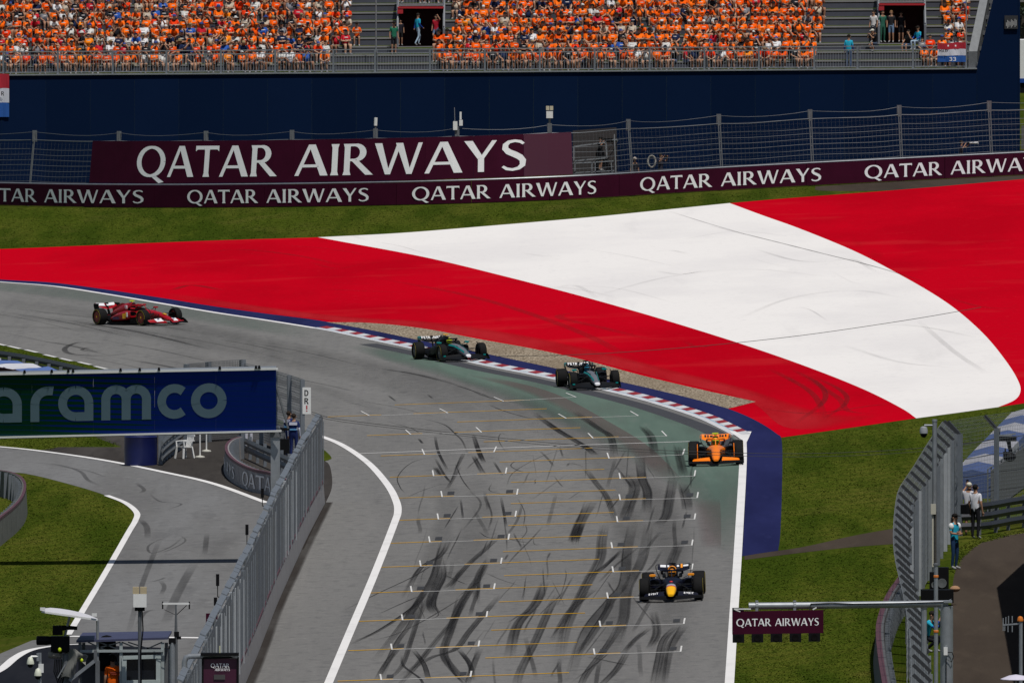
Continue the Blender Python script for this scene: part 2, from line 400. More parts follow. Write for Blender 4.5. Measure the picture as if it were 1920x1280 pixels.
# far service strip in front of the boards on the right, asphalt path across the grass on the right
sheet('service_strip', px([(1528, 350), (1545, 358), (1700, 355.5), (1920, 337), (2200, 313)]) + [Vector((2200, 308, 0)), Vector((1960, 327, 0)), Vector((1640, 343, 0))], M_asph_brown, .0035)
sheet('path', px([(1396, 1040), (1500, 1026), (1600, 1004), (1690, 988), (1740, 980)]) + px([(1740, 1010), (1690, 1018), (1600, 1025), (1500, 1036), (1396, 1049)]), M_asph_brown, .004)
sheet('service_road', px([(1784, 1120), (1790, 1075), (1805, 1045), (1835, 1020), (1880, 1005), (1920, 999), (2040, 985), (2300, 960)]) + [Vector((p[0], p[1], 0)) for p in [(2600, 1300), (2600, 1750), (1760, 1750), (1776, 1300)]], M_asph_brown, .004)

# pit entry road on the left and the paddock tarmac around it
P_up = [(-500, 815), (-200, 824), (0, 838), (100, 849), (200, 864), (300, 884), (400, 907), (500, 943), (545, 968)]
P_lo = [(-500, 866), (-200, 872), (0, 884), (60, 890), (150, 913), (200, 929), (235, 943), (256, 961), (254, 976), (240, 1000), (200, 1070), (155, 1145), (128, 1190)]
pit = px(P_up) + [Vector((p[0], p[1], 0)) for p in [(602, 945), (564, 1018), (510, 1135), (452, 1280), (230, 1750), (-300, 1750), (-300, 1240), (0, 1225), (60, 1200), (128, 1192)]] + list(reversed(px(P_lo)))[1:]
pit_road = sheet('pit_entry_road', pit, M_asph_pit, .0055)
sheet('paddock_tarmac', [Vector((p[0], p[1], 0)) for p in [(60, 846), (110, 838), (228, 838), (175, 818), (200, 800), (330, 770), (560, 800), (596, 832), (594, 862), (612, 868), (618, 905), (605, 940), (560, 990), (500, 960)]], M_asph_dark, .0045)
sheet('new_tarmac', px([(-40, 1275), (0, 1256), (30, 1232), (60, 1218), (110, 1210), (150, 1208)]) + [Vector((p[0], p[1], 0)) for p in [(330, 1215), (330, 1330), (250, 1500), (-200, 1500), (-200, 1300)]], M_asph_new, .0095)
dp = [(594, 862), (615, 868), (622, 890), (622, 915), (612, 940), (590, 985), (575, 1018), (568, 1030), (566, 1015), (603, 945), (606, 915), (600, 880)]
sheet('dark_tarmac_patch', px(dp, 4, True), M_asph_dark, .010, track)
sheet('grass_corner', px([(592, 834), (606, 842), (622, 860), (594, 863)], 3, True), M_grass, .0125)

# worn green and faded red paint between racing line and kerb
def soft_patch(name, left, right, m, h, parent, cov):
    """strip between two surveyed lines (same number of points) with feathered left side"""
    A, B_ = px(left), px(right); vs = []; vals = []; K = 6
    for i, (p, q) in enumerate(zip(A, B_)):
        e = min(1, min(i, len(A)-1-i) / (.12*len(A)))
        for j in range(K):
            t = j/(K-1); c = p.lerp(q, t); vs.append(W(c.x, c.y, h)); vals.append(cov*e*min(1, t*3.0))
    b = MB(); b.add(vs, [[i*K+j, i*K+j+1, (i+1)*K+j+1, (i+1)*K+j] for i in range(len(A)-1) for j in range(K-1)])
    o = b.build(name, m, parent); cover_attr(o, vals); return o
soft_patch('green_paint', [(640, 650), (730, 680), (840, 712), (930, 744), (1020, 785), (1120, 832), (1215, 888), (1300, 950), (1345, 1040)],
           [(700, 642), (800, 664), (910, 690), (1000, 708), (1100, 730), (1230, 765), (1340, 806), (1390, 850), (1383, 1050)], M_green, .012, track, 1.0)
soft_patch('green_paint', [(-100, 540), (0, 548), (150, 566), (300, 592), (450, 618), (580, 640)], [(-100, 522), (0, 531), (150, 546), (300, 571), (450, 596), (600, 619)], M_green, .012, track, .3)
soft_patch('faded_red_paint', [(860, 700), (980, 735), (1090, 790), (1170, 840), (1230, 900)], [(930, 708), (1040, 738), (1140, 790), (1220, 840), (1280, 900)], M_pink, .0135, track, .7)
soft_patch('faded_red_paint', [(1295, 935), (1305, 980), (1312, 1030)], [(1350, 935), (1352, 980), (1352, 1030)], M_pink, .0135, track, .4)

# racing line: broad, faint rubbered lanes
for pts, w, c in [([(-200, 552), (0, 566), (150, 585), (300, 606), (450, 636), (600, 668), (750, 702), (900, 740), (1040, 790), (1140, 860), (1210, 960), (1235, 1080), (1240, 1290)], 3.2, .30),
                  ([(-200, 572), (0, 590), (200, 612), (400, 645), (600, 690), (780, 735), (940, 790), (1050, 850)], 2.4, .22),
                  ([(-200, 600), (0, 612), (160, 618), (330, 640), (520, 680)], 1.6, .18),
                  ([(0, 575), (120, 590), (260, 605), (420, 632)], .5, .35), ([(60, 600), (240, 618), (420, 648), (600, 690)], .4, .3),
                  ([(300, 655), (460, 690), (620, 735), (760, 790)], 1.2, .16),
                  ([(1190, 880), (1240, 960), (1262, 1080), (1258, 1290)], 1.6, .32), ([(1150, 900), (1180, 1000), (1160, 1150), (1120, 1290)], 1.3, .30), ([(880, 880), (900, 960), (860, 1080), (800, 1290)], 1.6, .22),
                  ([(820, 860), (838, 960), (800, 1080), (745, 1290)], 1.0, .25)]:
    ribbon('rubbered_lane', pts, w, M_rubber, .014, track, soft=c*.55, fade=.35)
# single tyre marks, traced
ZA = lambda p: (640 + .34375*p[0], 700 + .34375*p[1])
ZB = lambda p: (640 + .34375*p[0], 980 + .34375*p[1])
marks_b = [([(560,90),(530,200),(500,300),(440,400),(330,560),(180,755)],35,.6),([(545,205),(545,290),(505,380),(490,450),(520,500)],48,.75),([(600,90),(540,180),(430,250),(330,410)],25,.5),
 ([(870,60),(790,140),(690,230),(600,330),(550,360)],30,.5),([(795,200),(760,280),(700,370),(640,470),(590,600),(560,720),(640,830),(700,873)],40,.7),([(800,200),(745,300),(735,440)],34,.5),
 ([(470,380),(380,470),(200,590),(40,665)],22,.6),([(450,390),(330,440),(200,500)],14,.55),([(540,200),(400,290),(200,385),(0,485)],12,.7),([(700,380),(560,470),(400,560),(260,620),(60,660)],15,.5),
 ([(870,390),(800,470),(700,590),(620,690),(480,740),(300,850)],34,.6),([(330,720),(340,780),(430,850),(450,900)],20,.7),([(400,700),(450,770),(480,860)],22,.75),([(570,720),(600,800),(680,890)],20,.7),
 ([(640,690),(700,770),(720,860)],25,.75),([(340,650),(250,760),(190,860)],30,.5),([(440,420),(370,560),(300,660),(210,860)],28,.5),([(480,390),(420,520),(380,640),(330,780),(240,873)],24,.5),
 ([(690,400),(620,520),(520,640),(400,790),(300,900)],30,.5),([(760,680),(720,780),(680,900)],30,.5),([(880,80),(960,100),(1050,115)],6,.6),([(750,50),(800,80),(870,85)],7,.7),([(780,270),(870,310),(980,345)],8,.5),
 ([(550,280),(620,310),(690,340)],9,.7),([(490,440),(530,500),(480,530)],8,.6),
 ([(1110,320),(1060,440),(960,560),(910,740)],48,.62),([(1190,380),(1130,480),(1060,640),(980,800),(950,890)],40,.5),([(1310,0),(1270,110)],42,.7),([(1060,470),(980,500),(905,548)],16,.5),
 ([(1440,0),(1420,100),(1410,200),(1330,350),(1230,560),(1190,735)],50,.5),([(1390,350),(1250,480),(1150,650)],38,.45),([(1530,150),(1430,240),(1320,305)],25,.65),
 ([(1590,0),(1560,150),(1540,330),(1470,420),(1330,600),(1240,860)],50,.5),([(1680,0),(1640,200),(1560,360),(1540,520),(1490,670)],50,.5),([(1480,390),(1450,480),(1360,620),(1280,730)],40,.5),
 ([(1690,570),(1600,640),(1540,710)],30,.5),([(1540,540),(1460,660),(1340,820),(1300,900)],36,.5),([(1850,100),(1800,220),(1770,340)],50,.42),([(1830,560),(1760,640),(1730,760),(1700,890)],40,.5),
 ([(1870,560),(1790,690),(1750,890)],45,.5),([(1700,480),(1720,600),(1680,690)],42,.45),([(1560,700),(1500,800),(1400,900)],36,.5),([(1470,700),(1400,760),(1250,873)],14,.5),([(1640,120),(1500,230),(1400,330)],20,.4),
 ([(1750,150),(1700,230),(1640,290)],18,.4),([(910,170),(890,205)],16,.5),([(1140,160),(1125,195)],14,.4),([(1220,250),(1225,300),(1190,420)],6,.4),([(1005,330),(985,420)],7,.4),([(1180,200),(1240,215),(1350,190)],8,.35),
 ([(1050,70),(1060,120),(1180,110),(1250,90)],5,.4),([(1000,0),(1010,50),(960,110)],5,.4)]
marks_a = [([(1040,210),(1180,310),(1330,400),(1390,450)],34,.75),([(1270,210),(1400,300),(1470,350),(1490,460)],34,.6),([(1640,290),(1690,350),(1710,450)],40,.6),([(1830,390),(1850,480),(1870,560)],42,.5),
 ([(1370,700),(1310,800),(1280,873),(1265,920)],52,.7),([(1330,520),(1390,600),(1450,680),(1500,820)],30,.5),([(1560,550),(1600,620),(1570,720),(1540,810)],55,.55),([(1630,440),(1640,570),(1670,650),(1660,760)],44,.6),
 ([(1810,560),(1790,680),(1770,780),(1730,825)],48,.6),([(1860,600),(1880,680),(1890,750)],50,.5),([(510,340),(530,430),(580,530)],20,.8),([(720,335),(750,430),(780,490)],22,.8),([(720,450),(770,545)],22,.6),
 ([(510,460),(560,550),(600,600)],18,.7),([(510,510),(545,560)],24,.6),([(620,490),(660,580),(710,645)],9,.6),([(830,480),(880,560)],18,.5),([(420,240),(560,280),(620,330),(660,370),(690,440)],13,.5),
 ([(800,170),(900,210),(1080,260)],14,.5),([(650,680),(665,800)],16,.5),([(870,670),(890,780),(900,840)],20,.6),([(640,720),(560,850)],10,.6),([(990,700),(960,800),(900,890)],20,.4),([(255,120),(300,155)],16,.6),([(470,115),(500,140)],16,.5),
 ([(420,355),(445,385)],18,.7),([(1060,490),(960,480),(925,505),(980,535),(1060,548)],6,.6),([(600,440),(400,480),(310,560),(320,620),(350,655)],5,.6),([(910,340),(870,330),(860,370),(905,440)],5,.5),
 ([(1270,400),(1100,450),(940,540),(900,620)],5,.5),([(1160,560),(1190,600),(1210,620)],10,.5),([(1080,420),(1130,470),(1160,510)],18,.4),([(1190,400),(1210,460)],14,.4),([(560,600),(440,640),(350,680)],5,.5),
 ([(820,600),(810,640),(900,660),(950,650)],6,.6),([(960,680),(1000,760),(990,850)],7,.5),([(780,660),(820,770),(800,860)],14,.4),([(700,640),(760,720),(660,860)],16,.35),([(240,260),(380,300),(430,330)],9,.5),([(0,150),(90,170),(160,190)],6,.4),
 ([(30,390),(250,400),(500,380)],8,.35),([(220,490),(330,480),(420,465)],8,.4),([(1230,510),(1250,490),(1330,510)],16,.35),([(1500,510),(1560,590),(1600,640)],18,.4),([(550,40),(700,90),(800,130),(1000,170)],16,.45),([(600,60),(760,110),(820,140)],12,.4)]
srg = random.Random(4)
for mk, Z in ((marks_b, ZB), (marks_a, ZA)):
    for pts, w, c in mk:
        q = [Z(p) for p in pts]; vv = q[len(q)//2][1]; s = (vv + 750) / CAM_H
        wm = max(.05, w*.34375/s)
        ribbon('tyre_mark', q, wm*(1.35 if w > 20 else .9), M_rubber, .016, track, soft=min(1, c*(.9 if w > 20 else 1.0)), fade=.14)
        if w > 20:      # strands of a wider, streaky mark
            for _ in range(2):
                du = srg.uniform(-.55, .55)*w*.34375; e0, e1 = srg.uniform(-6, 3), srg.uniform(-3, 6)
                ribbon('tyre_mark', [(p[0] + du + (e0 if i_ == 0 else e1 if i_ == len(q)-1 else 0), p[1] + (e0 if i_ == 0 else e1 if i_ == len(q)-1 else 0)) for i_, p in enumerate(q)], srg.choice([.035, .05, .08]), M_rubber, .0165, track, soft=min(1, c*srg.uniform(.35, .75)), fade=.2, n=6)
rng = random.Random(11)
for i in range(80):      # fine curved scratches of rubber
    u, v = rng.uniform(780, 1310), rng.uniform(860, 1275)
    a = rng.gauss(-.35, .35); L = rng.uniform(25, 90); c = rng.uniform(-12, 12)
    q = [(u + math.sin(a)*L*t + c*math.sin(t*2.6), v + math.cos(a)*L*t) for t in (-.5, -.15, .2, .5)]
    ribbon('tyre_mark', q, rng.choice([.04, .06, .08, .16]), M_rubber, .0175, track, soft=rng.uniform(.2, .45), fade=.2, n=5)
for i in range(34):
    u, v = rng.uniform(-20, 1000), rng.uniform(575, 780)
    if v > 600 + u*.2 + 40 or v < 560 + u*.17: continue
    L = rng.uniform(40, 140)
    ribbon('tyre_mark', [(u-L, v-L*.17), (u, v+rng.uniform(-2, 2)), (u+L, v+L*.24)], rng.choice([.08, .14, .3]), M_rubber, .0175, track, soft=rng.uniform(.2, .5), fade=.2, n=5)
# spin circles in the corner, scrubs on the pit road and on the run-off paint
ribbon('tyre_mark', [(190, 646), (150, 642), (122, 653), (135, 664), (200, 667), (260, 660)], .28, M_rubber, .016, track, soft=.5)
ribbon('tyre_mark', [(200, 651), (165, 652), (155, 657), (190, 662)], .2, M_rubber, .016, track, soft=.35)
for pts, w in [([(60, 868), (110, 872), (150, 884), (165, 900), (190, 912)], .25), ([(90, 872), (160, 882), (200, 895)], .15), ([(262, 973), (275, 988), (277, 1010)], .35), ([(325, 1000), (280, 1022), (285, 1037), (320, 1025), (345, 1005)], .14), ([(338, 1003), (347, 1015), (315, 1032), (290, 1037)], .12),
               ([(388, 1000), (384, 1040)], .3), ([(365, 1055), (345, 1090), (325, 1130), (310, 1170)], .5), ([(300, 1088), (308, 1100), (302, 1115)], .25), ([(280, 1092), (302, 1086), (310, 1082)], .2), ([(288, 1142), (270, 1150), (258, 1172)], .25), ([(300, 1010), (280, 1060), (262, 1110), (240, 1190)], .3), ([(255, 905), (270, 918), (262, 925)], .25), ([(280, 925), (300, 940), (340, 945), (310, 957)], .15)]:
    ribbon('tyre_mark', pts, w*.7, M_rubber, .0175, pit_road, soft=.33)
for par, pts, w, c in [(white_runoff, [(1100, 560), (1250, 520), (1400, 505), (1560, 520)], .3, .10), (white_runoff, [(1330, 423), (1420, 445), (1540, 475), (1640, 500), (1740, 530)], .12, .55), (white_runoff, [(1250, 395), (1330, 420), (1400, 440)], .08, .4),
                       (white_runoff, [(1380, 600), (1480, 560), (1600, 545), (1700, 560)], .3, .10), (white_runoff, [(1720, 600), (1790, 660), (1850, 700)], .3, .12), (red_runoff, [(1480, 690), (1535, 720), (1545, 752), (1490, 795)], .26, .28), (red_runoff, [(1520, 703), (1578, 733), (1585, 757), (1540, 788)], .24, .26), (red_runoff, [(1440, 690), (1520, 735), (1550, 785)], .3, .25), (red_runoff, [(1490, 695), (1570, 745), (1590, 770), (1640, 776)], .3, .22), (red_runoff, [(1420, 765), (1520, 775), (1640, 760), (1690, 758)], .3, .25),
                       (red_runoff, [(380, 475), (450, 468), (560, 480), (650, 500)], .4, .15), (red_runoff, [(320, 545), (360, 535), (420, 545)], .4, .3), (red_runoff, [(700, 520), (900, 560), (1080, 620), (1200, 680)], .5, .18), (red_runoff, [(1080, 585), (1050, 595), (1130, 615), (1230, 640)], .5, .14)]:
    ribbon('tyre_mark', pts, w, M_rubber, .014, par, soft=c)
soft_patch('bleached_paint', [(300, 545), (480, 572), (640, 592), (800, 602), (950, 622), (1100, 652), (1250, 690), (1400, 728), (1560, 775), (1690, 772)],
           [(300, 556), (480, 584), (640, 603), (800, 617), (950, 643), (1100, 674), (1250, 712), (1400, 750), (1470, 800), (1560, 804)],
           ground_mat('bleached_red', [srgb(190, 40, 48), (srgb(176, 20, 32), .4, (1, .08), .45, .65, .8), (srgb(150, 36, 42), 1.5, (1, .04), .55, .75, .5)], bump=.05, alpha=(.25, .2, .7, .9, (1, .3))), .009, red_runoff, .9)

ribbon('dirt_band', [(611, 942), (574, 1018), (545, 1080), (518, 1138), (487, 1222), (462, 1284), (400, 1420)], .55, M_dirt, .0155, track, soft=.85, ends=False, fade=.2)
ribbon('dirt_band', [(1398, 900), (1393, 980), (1390, 1040)], .1, M_dirt, .0155, track, soft=.4)
rr_ = random.Random(31)
for i in range(46):      # faint sweeping scuffs on the painted run-off
    u = rr_.uniform(150, 1880); v = rr_.uniform(400, 740)
    if not (420 + max(0, 600-u)*.04 < v < 520 + (u-500)*.17): continue
    L_ = rr_.uniform(60, 220); cv = rr_.uniform(-14, 14); sl_ = rr_.uniform(-.05, .32)
    ribbon('tyre_mark', [(u-L_*.5, v-L_*.5*sl_), (u, v+cv), (u+L_*.5, v+L_*.5*sl_)], rr_.choice([.1, .2, .3, .3]), M_rubber, .0145, track, soft=rr_.uniform(.05, .16), fade=.2, n=8)
# white edge lines
for par, pts, w in [(track, E_far[:10] , .26), (track, E_right, .27), (track, [(590, 814), (640, 834), (690, 868), (725, 907), (741, 935), (746, 958), (738, 985), (700, 1082), (655, 1188), (612, 1290), (540, 1460), (450, 1700)], .26),
                    (track, [(667, 851), (800, 846), (1000, 838), (1293, 828)], .22), (pit_road, P_up[:-1], .25), (pit_road, P_lo[5:], .21),
                    (pit_road, [(128, 1193), (200, 1194), (300, 1195), (382, 1196)], .5), (pit_road, [(-40, 1275), (0, 1256), (30, 1232), (60, 1218), (110, 1210), (150, 1208)], .3)]:
    ribbon('edge_line', pts, w, M_line, .020, par)
for a in [(0, 646), (28, 652), (60, 659), (95, 668), (125, 675), (160, 682), (190, 690)]:
    ribbon('edge_line', [(a[0]-12, a[1]-2.8), (a[0]+10, a[1]+2.3)], .18, M_line_thin, .020, track)
for x0, v0, x1, v1 in [(0, 1163, 480, 1160), (0, 1138, 400, 1140)][:0]: pass

# grid boxes: bracket (white), stagger lines (yellow)
left_boxes = [(735,1218,897,1212),(755,1163,912,1157),(772,1110,926,1105),(789,1062,939,1057),(806,1017,953,1012),(822,974,966,969),(829,932,969,928),(813,893,948,888),(796,853,926,848),(770,815,903,811),(693,780,840,775),(715,1275,882,1269)]
right_boxes = [(1115,1227,1276,1222),(1126,1175,1282,1170),(1140,1122,1290,1117),(1150,1073,1297,1068),(1148,1028,1297,1023),(1158,979,1302,974),(1163,938,1307,934),(1163,898,1302,893),(1142,860,1280,853),(1112,822,1250,818),(1062,785,1197,780),(945,753,1080,745)]
M_patch = mat('blacked_out_patch', srgb(48, 48, 50), .9, var=.5, scale=3)
for side, boxes in (('l', left_boxes), ('r', right_boxes)):
    for xl, yl, xr, yr in boxes:
        far = max(0, min(1, (870 - yl) / 110))
        ax, ay = -2 - 17*far, -11 + 3*far
        b = MB()
        def seg(p, q, w):
            a, c = W(*p, .0205), W(*q, .0205); d = c - a; n_ = Vector((d.y, -d.x, 0)).normalized() * w/2
            b.quad(*[G((k).x, (k).y, .0205 + KX*0) for k in (a-n_, c-n_, c+n_, a+n_)])
        seg((xl, yl), (xr, yr), .15); seg((xl, yl), (xl+ax, yl+ay), .05); (xl == 1140) or seg((xr, yr), (xr+ax*(1 if far > .3 else -1), yr+ay), .05)
        b.build('grid_bracket', M_line_thin, track)
        sl = -.037
        if side == 'l': seg2 = [(xl-82, yl-82*sl, xl+22, yl+22*sl), (xl+82, yl+82*sl, xr+185, yl+(xr+185-xl)*sl)]
        else: seg2 = [(xl-205, yl-205*sl, xl+48, yl+48*sl)]
        for x0, y0, x1, y1 in seg2:
            ribbon('yellow_line', [(x0, y0-1.0), (x1, y1-1.0)], .24, M_yellow, .0195, track, n=3)
        if yl > 915:
            for cx, cy in ((xl+16, yl-7), (xr-14, yr-6)):
                bb = MB(); p = [W(cx-6.5, cy+3, .0188), W(cx+6.5, cy+2.5, .0188), W(cx+6.5+1, cy-3.5, .0188), W(cx-6.5+1, cy-3, .0188)]
                bb.quad(*p); bb.build('blacked_out_patch', M_patch, track)

# kerb: raised blocks, white/red, between edge line and blue verge
M_kw = mat('kerb_white', srgb(214, 214, 216), .7, var=.5, scale=1.5, dark=srgb(150, 150, 150)); M_kr = mat('kerb_red', srgb(150, 22, 30), .7, var=.5, scale=1.5, dark=srgb(110, 30, 34))
M_kb = mat('kerb_light_blue', srgb(150, 186, 206), .7, var=.4, scale=2)
kp = Path(resample([Vector((p.x, p.y, 0)) for p in [W(q.x, q.y) for q in px(E_far)]], .5))
s0 = kp.near(Vector(W(590, 615).xy.to_3d())); s1 = kp.near(Vector(W(1380, 816).xy.to_3d()))
def side(s, off, h):
    p = kp.at(s); d = kp.dir(s); n_ = Vector((-d.y, d.x, 0))
    if n_.x < 0: n_ = -n_
    c = p + n_*off; return G(c.x, c.y, h)
kerb = MB()
for i in range(60):     # low concrete bed of the kerb
    a, c = s0 + (s1-s0)*i/60, s0 + (s1-s0)*(i+1)/60
    kerb.quad(side(a, -.12, .021), side(c, -.12, .021), side(c, .14, .026), side(a, .14, .026))
kerb_o = tag(kerb.build('kerb', M_kw), kind='structure')
bb = MB()
for i in range(60):
    a, c = s0 + (s1-s0)*i/60, s0 + (s1-s0)*(i+1)/60
    bb.quad(side(a, .14, .027), side(c, .14, .027), side(c, .20, .029), side(a, .20, .029))
bb.build('light_blue_line', M_kb, kerb_o)
nb = int((s1 - s0) / 2.0)
for i in range(nb):
    a, c = s0 + (s1-s0)*i/nb, s0 + (s1-s0)*(i+1)/nb - .02
    q = MB(); lo, hi = .031, .075
    P8 = [side(a, .20, 0), side(c, .20, 0), side(c, .55, 0), side(a, .55, 0), side(a, .20, lo), side(c, .20, lo), side(c, .55, hi), side(a, .55, hi)]
    q.add(P8, [[4,5,6,7],[0,1,5,4],[1,2,6,5],[2,3,7,6],[3,0,4,7]])
    q.build('kerb_block', M_kr if i % 2 == 0 else M_kw, kerb_o)
ribbon('dark_tarmac_strip', [(690, 645), (775, 663), (900, 692), (1000, 712), (1100, 735), (1200, 761), (1290, 791), (1345, 815), (1375, 845)], .75, mat('strip_tarmac', srgb(58, 58, 62), .9, var=.4, scale=1), .013, track)
b = MB(); b.poly([W(1366, 809, .033), W(1409, 810, .033), W(1404, 822, .033), W(1396, 838, .033), W(1395, 862, .033), W(1390, 862, .033), W(1391, 826, .033)]); b.build('white_kerb_end', M_line, kerb_o)
# ------------------------------------------------------------------ lettering (outlines drawn here, no fonts needed)
def _strip(pts, ws):
    """quads along a 2D centre line with widths"""
    P = [Vector((p[0], p[1])) for p in pts]; N = len(P); L = []; R_ = []
    for i, p in enumerate(P):
        d = (P[min(i+1, N-1)] - P[max(i-1, 0)]).normalized(); n = Vector((-d.y, d.x)); w = ws[i] if isinstance(ws, (list, tuple)) else ws
        L.append(p + n*w/2); R_.append(p - n*w/2)
    return [[tuple(L[i]), tuple(R_[i]), tuple(R_[i+1]), tuple(L[i+1])] for i in range(N-1)]
def _arc(cx, cy, rx, ry, a0, a1, n, wf):
    pts = []; ws = []
    for i in range(n+1):
        a = R(a0 + (a1-a0)*i/n); pts.append((cx + rx*math.cos(a), cy + ry*math.sin(a))); ws.append(wf(a))
    return _strip(pts, ws)
def _dg(x0, y0, x1, y1, w0, w1=None):
    w1 = w1 or w0
    return [[(x0-w0/2, y0), (x0+w0/2, y0), (x1+w1/2, y1), (x1-w1/2, y1)]]
def _stem(x, w=.15, h=1.0):
    f = .03
    return [[(x-w/2-f, 0), (x+w/2+f, 0), (x+w/2, .12), (x-w/2, .12)], [(x-w/2, .12), (x+w/2, .12), (x+w/2, h-.12), (x-w/2, h-.12)], [(x-w/2, h-.12), (x+w/2, h-.12), (x+w/2+f, h), (x-w/2-f, h)]]
thk = lambda a: .085 + .085*abs(math.cos(a))
SERIF = {
 'Q': (1.08, _arc(.52, .5, .43, .46, 0, 360, 28, thk) + [[(.5, .06), (.62, .1), (1.02, -.16), (.84, -.2)]]),
 'A': (.86, _dg(.05, 0, .40, 1, .11, .10) + _dg(.78, 0, .44, 1, .2, .18) + [[(.17, .27), (.66, .27), (.64, .36), (.19, .36)]]),
 'T': (.74, _stem(.37, .15, .95) + [[(.02, .88), (.72, .88), (.72, 1), (.02, 1)], [(.0, .82), (.06, .88), (.06, 1), (.0, 1)], [(.74, .82), (.68, .88), (.68, 1), (.74, 1)]]),
 'R': (.80, _stem(.13, .15) + [[(.13, .92), (.34, .92), (.34, 1), (.13, 1)], [(.13, .44), (.34, .44), (.34, .52), (.13, .52)]] + _arc(.33, .72, .21, .24, -90, 90, 12, thk) + _dg(.72, 0, .30, .5, .2, .18)),
 'I': (.28, _stem(.14, .15)),
 'W': (1.22, _dg(.34, 0, .08, 1, .12, .19) + _dg(.36, 0, .62, 1, .1, .1) + _dg(.88, 0, .62, 1, .12, .18) + _dg(.90, 0, 1.15, 1, .1, .1)),
 'Y': (.78, [[(.32, 0), (.46, 0), (.46, .46), (.32, .46)]] + _dg(.385, .42, .10, 1, .15, .2) + _dg(.40, .42, .70, 1, .11, .11)),
 'S': (.60, _strip([(.53, .86), (.46, .93), (.34, .96), (.2, .93), (.12, .84), (.11, .72), (.19, .61), (.32, .53), (.44, .44), (.51, .33), (.5, .18), (.41, .08), (.27, .04), (.14, .07), (.05, .15)], [.07, .09, .085, .1, .13, .15, .17, .18, .17, .15, .13, .1, .085, .09, .07])),
 ' ': (.42, []),
}
def _ring(w): return lambda a: w
T4 = .25
def _a(): return _arc(.5, .5, .375, .375, 90, 270, 14, _ring(T4)) + _arc(.5, .5, .375, .375, 0, 90, 8, _ring(T4)) + [[(.75, 0), (1, 0), (1, .5), (.75, .5)], [(.5, 0), (.75, 0), (.75, .25), (.5, .25)]]
ROUND = {'a': (1.12, _a()), 'r': (.72, [[(0, 0), (.25, 0), (.25, .5), (0, .5)]] + _arc(.5, .5, .375, .375, 90, 180, 8, _ring(T4)) + [[(.5, .75), (.62, .75), (.66, 1), (.5, 1)]]),
 'm': (1.52, [[(0, 0), (.25, 0), (.25, .66), (0, .66)], [(.57, 0), (.82, 0), (.82, .62), (.57, .62)], [(1.14, 0), (1.39, 0), (1.39, .62), (1.14, .62)]] + _arc(.41, .6, .285, .275, 0, 180, 10, _ring(.25)) + _arc(.98, .6, .285, .275, 0, 180, 10, _ring(.25))),
 'c': (.98, _arc(.5, .5, .375, .375, 48, 312, 18, _ring(T4))), 'o': (1.0, _arc(.5, .5, .375, .375, 0, 360, 28, _ring(T4))), ' ': (.4, [])}
def _b(*segs, w=.16): return sum([_strip(s_, w) for s_ in segs], [])
SANS = {'D': (.7, _b([(.1, 0), (.1, 1)], [(.1, .92), (.32, .92), (.5, .8), (.56, .5), (.5, .2), (.32, .08), (.1, .08)])), 'R': (.7, _b([(.1, 0), (.1, 1)], [(.1, .92), (.4, .92), (.54, .74), (.4, .52), (.1, .52)], [(.34, .5), (.58, 0)])),
 'S': (.62, _b([(.54, .84), (.42, .93), (.18, .93), (.09, .76), (.16, .6), (.44, .46), (.54, .28), (.44, .07), (.18, .07), (.06, .17)])), 'M': (.86, _b([(.1, 0), (.1, 1)], [(.1, .95), (.42, .3)], [(.42, .3), (.74, .95)], [(.74, 1), (.74, 0)])),
 'A': (.76, _b([(.06, 0), (.37, 1)], [(.37, 1), (.68, 0)], [(.18, .3), (.56, .3)])), 'X': (.7, _b([(.06, 0), (.6, 1)], [(.06, 1), (.6, 0)])), '3': (.64, _b([(.06, .84), (.2, .93), (.42, .93), (.53, .74), (.4, .54), (.22, .52), (.4, .5), (.54, .3), (.43, .07), (.2, .07), (.05, .16)])),
 'B': (.68, _b([(.1, 0), (.1, 1)], [(.1, .92), (.38, .92), (.5, .74), (.38, .54), (.1, .54), (.42, .5), (.54, .28), (.4, .08), (.1, .08)])), 'Y': (.7, _b([(.05, 1), (.34, .48)], [(.63, 1), (.34, .48)], [(.34, .52), (.34, 0)])), 'I': (.26, _b([(.12, 0), (.12, 1)])),
 'T': (.66, _b([(.33, 0), (.33, 1)], [(.03, .92), (.63, .92)])), 'P': (.66, _b([(.1, 0), (.1, 1)], [(.1, .92), (.4, .92), (.54, .72), (.4, .48), (.1, .48)])), 'E': (.6, _b([(.1, 0), (.1, 1)], [(.1, .92), (.52, .92)], [(.1, .5), (.46, .5)], [(.1, .08), (.52, .08)])),
 'O': (.78, _b([(.38, .93), (.16, .84), (.08, .5), (.16, .16), (.38, .07), (.6, .16), (.68, .5), (.6, .84), (.38, .93)])), 'N': (.76, _b([(.1, 0), (.1, 1)], [(.1, .95), (.64, .05)], [(.64, 0), (.64, 1)])), 'h': (.62, _b([(.1, 0), (.1, 1)], [(.1, .52), (.3, .62), (.5, .5), (.5, 0)])),
 'p': (.62, _b([(.1, .65), (.1, -.3)], [(.1, .55), (.36, .58), (.5, .3), (.36, .05), (.1, .08)])), '!': (.3, _b([(.14, .35), (.14, 1)], [(.14, 0), (.14, .16)])), '1': (.4, _b([(.2, 0), (.2, 1)], [(.02, .8), (.2, .95)])), ' ': (.36, [])}
def text_polys(txt, font, gap=.06):
    x = 0; out = []
    for ch in txt:
        w, ps = font[ch]
        for p in ps: out.append([(q[0] + x, q[1]) for q in p])
        x += w + gap
    return out, x - gap
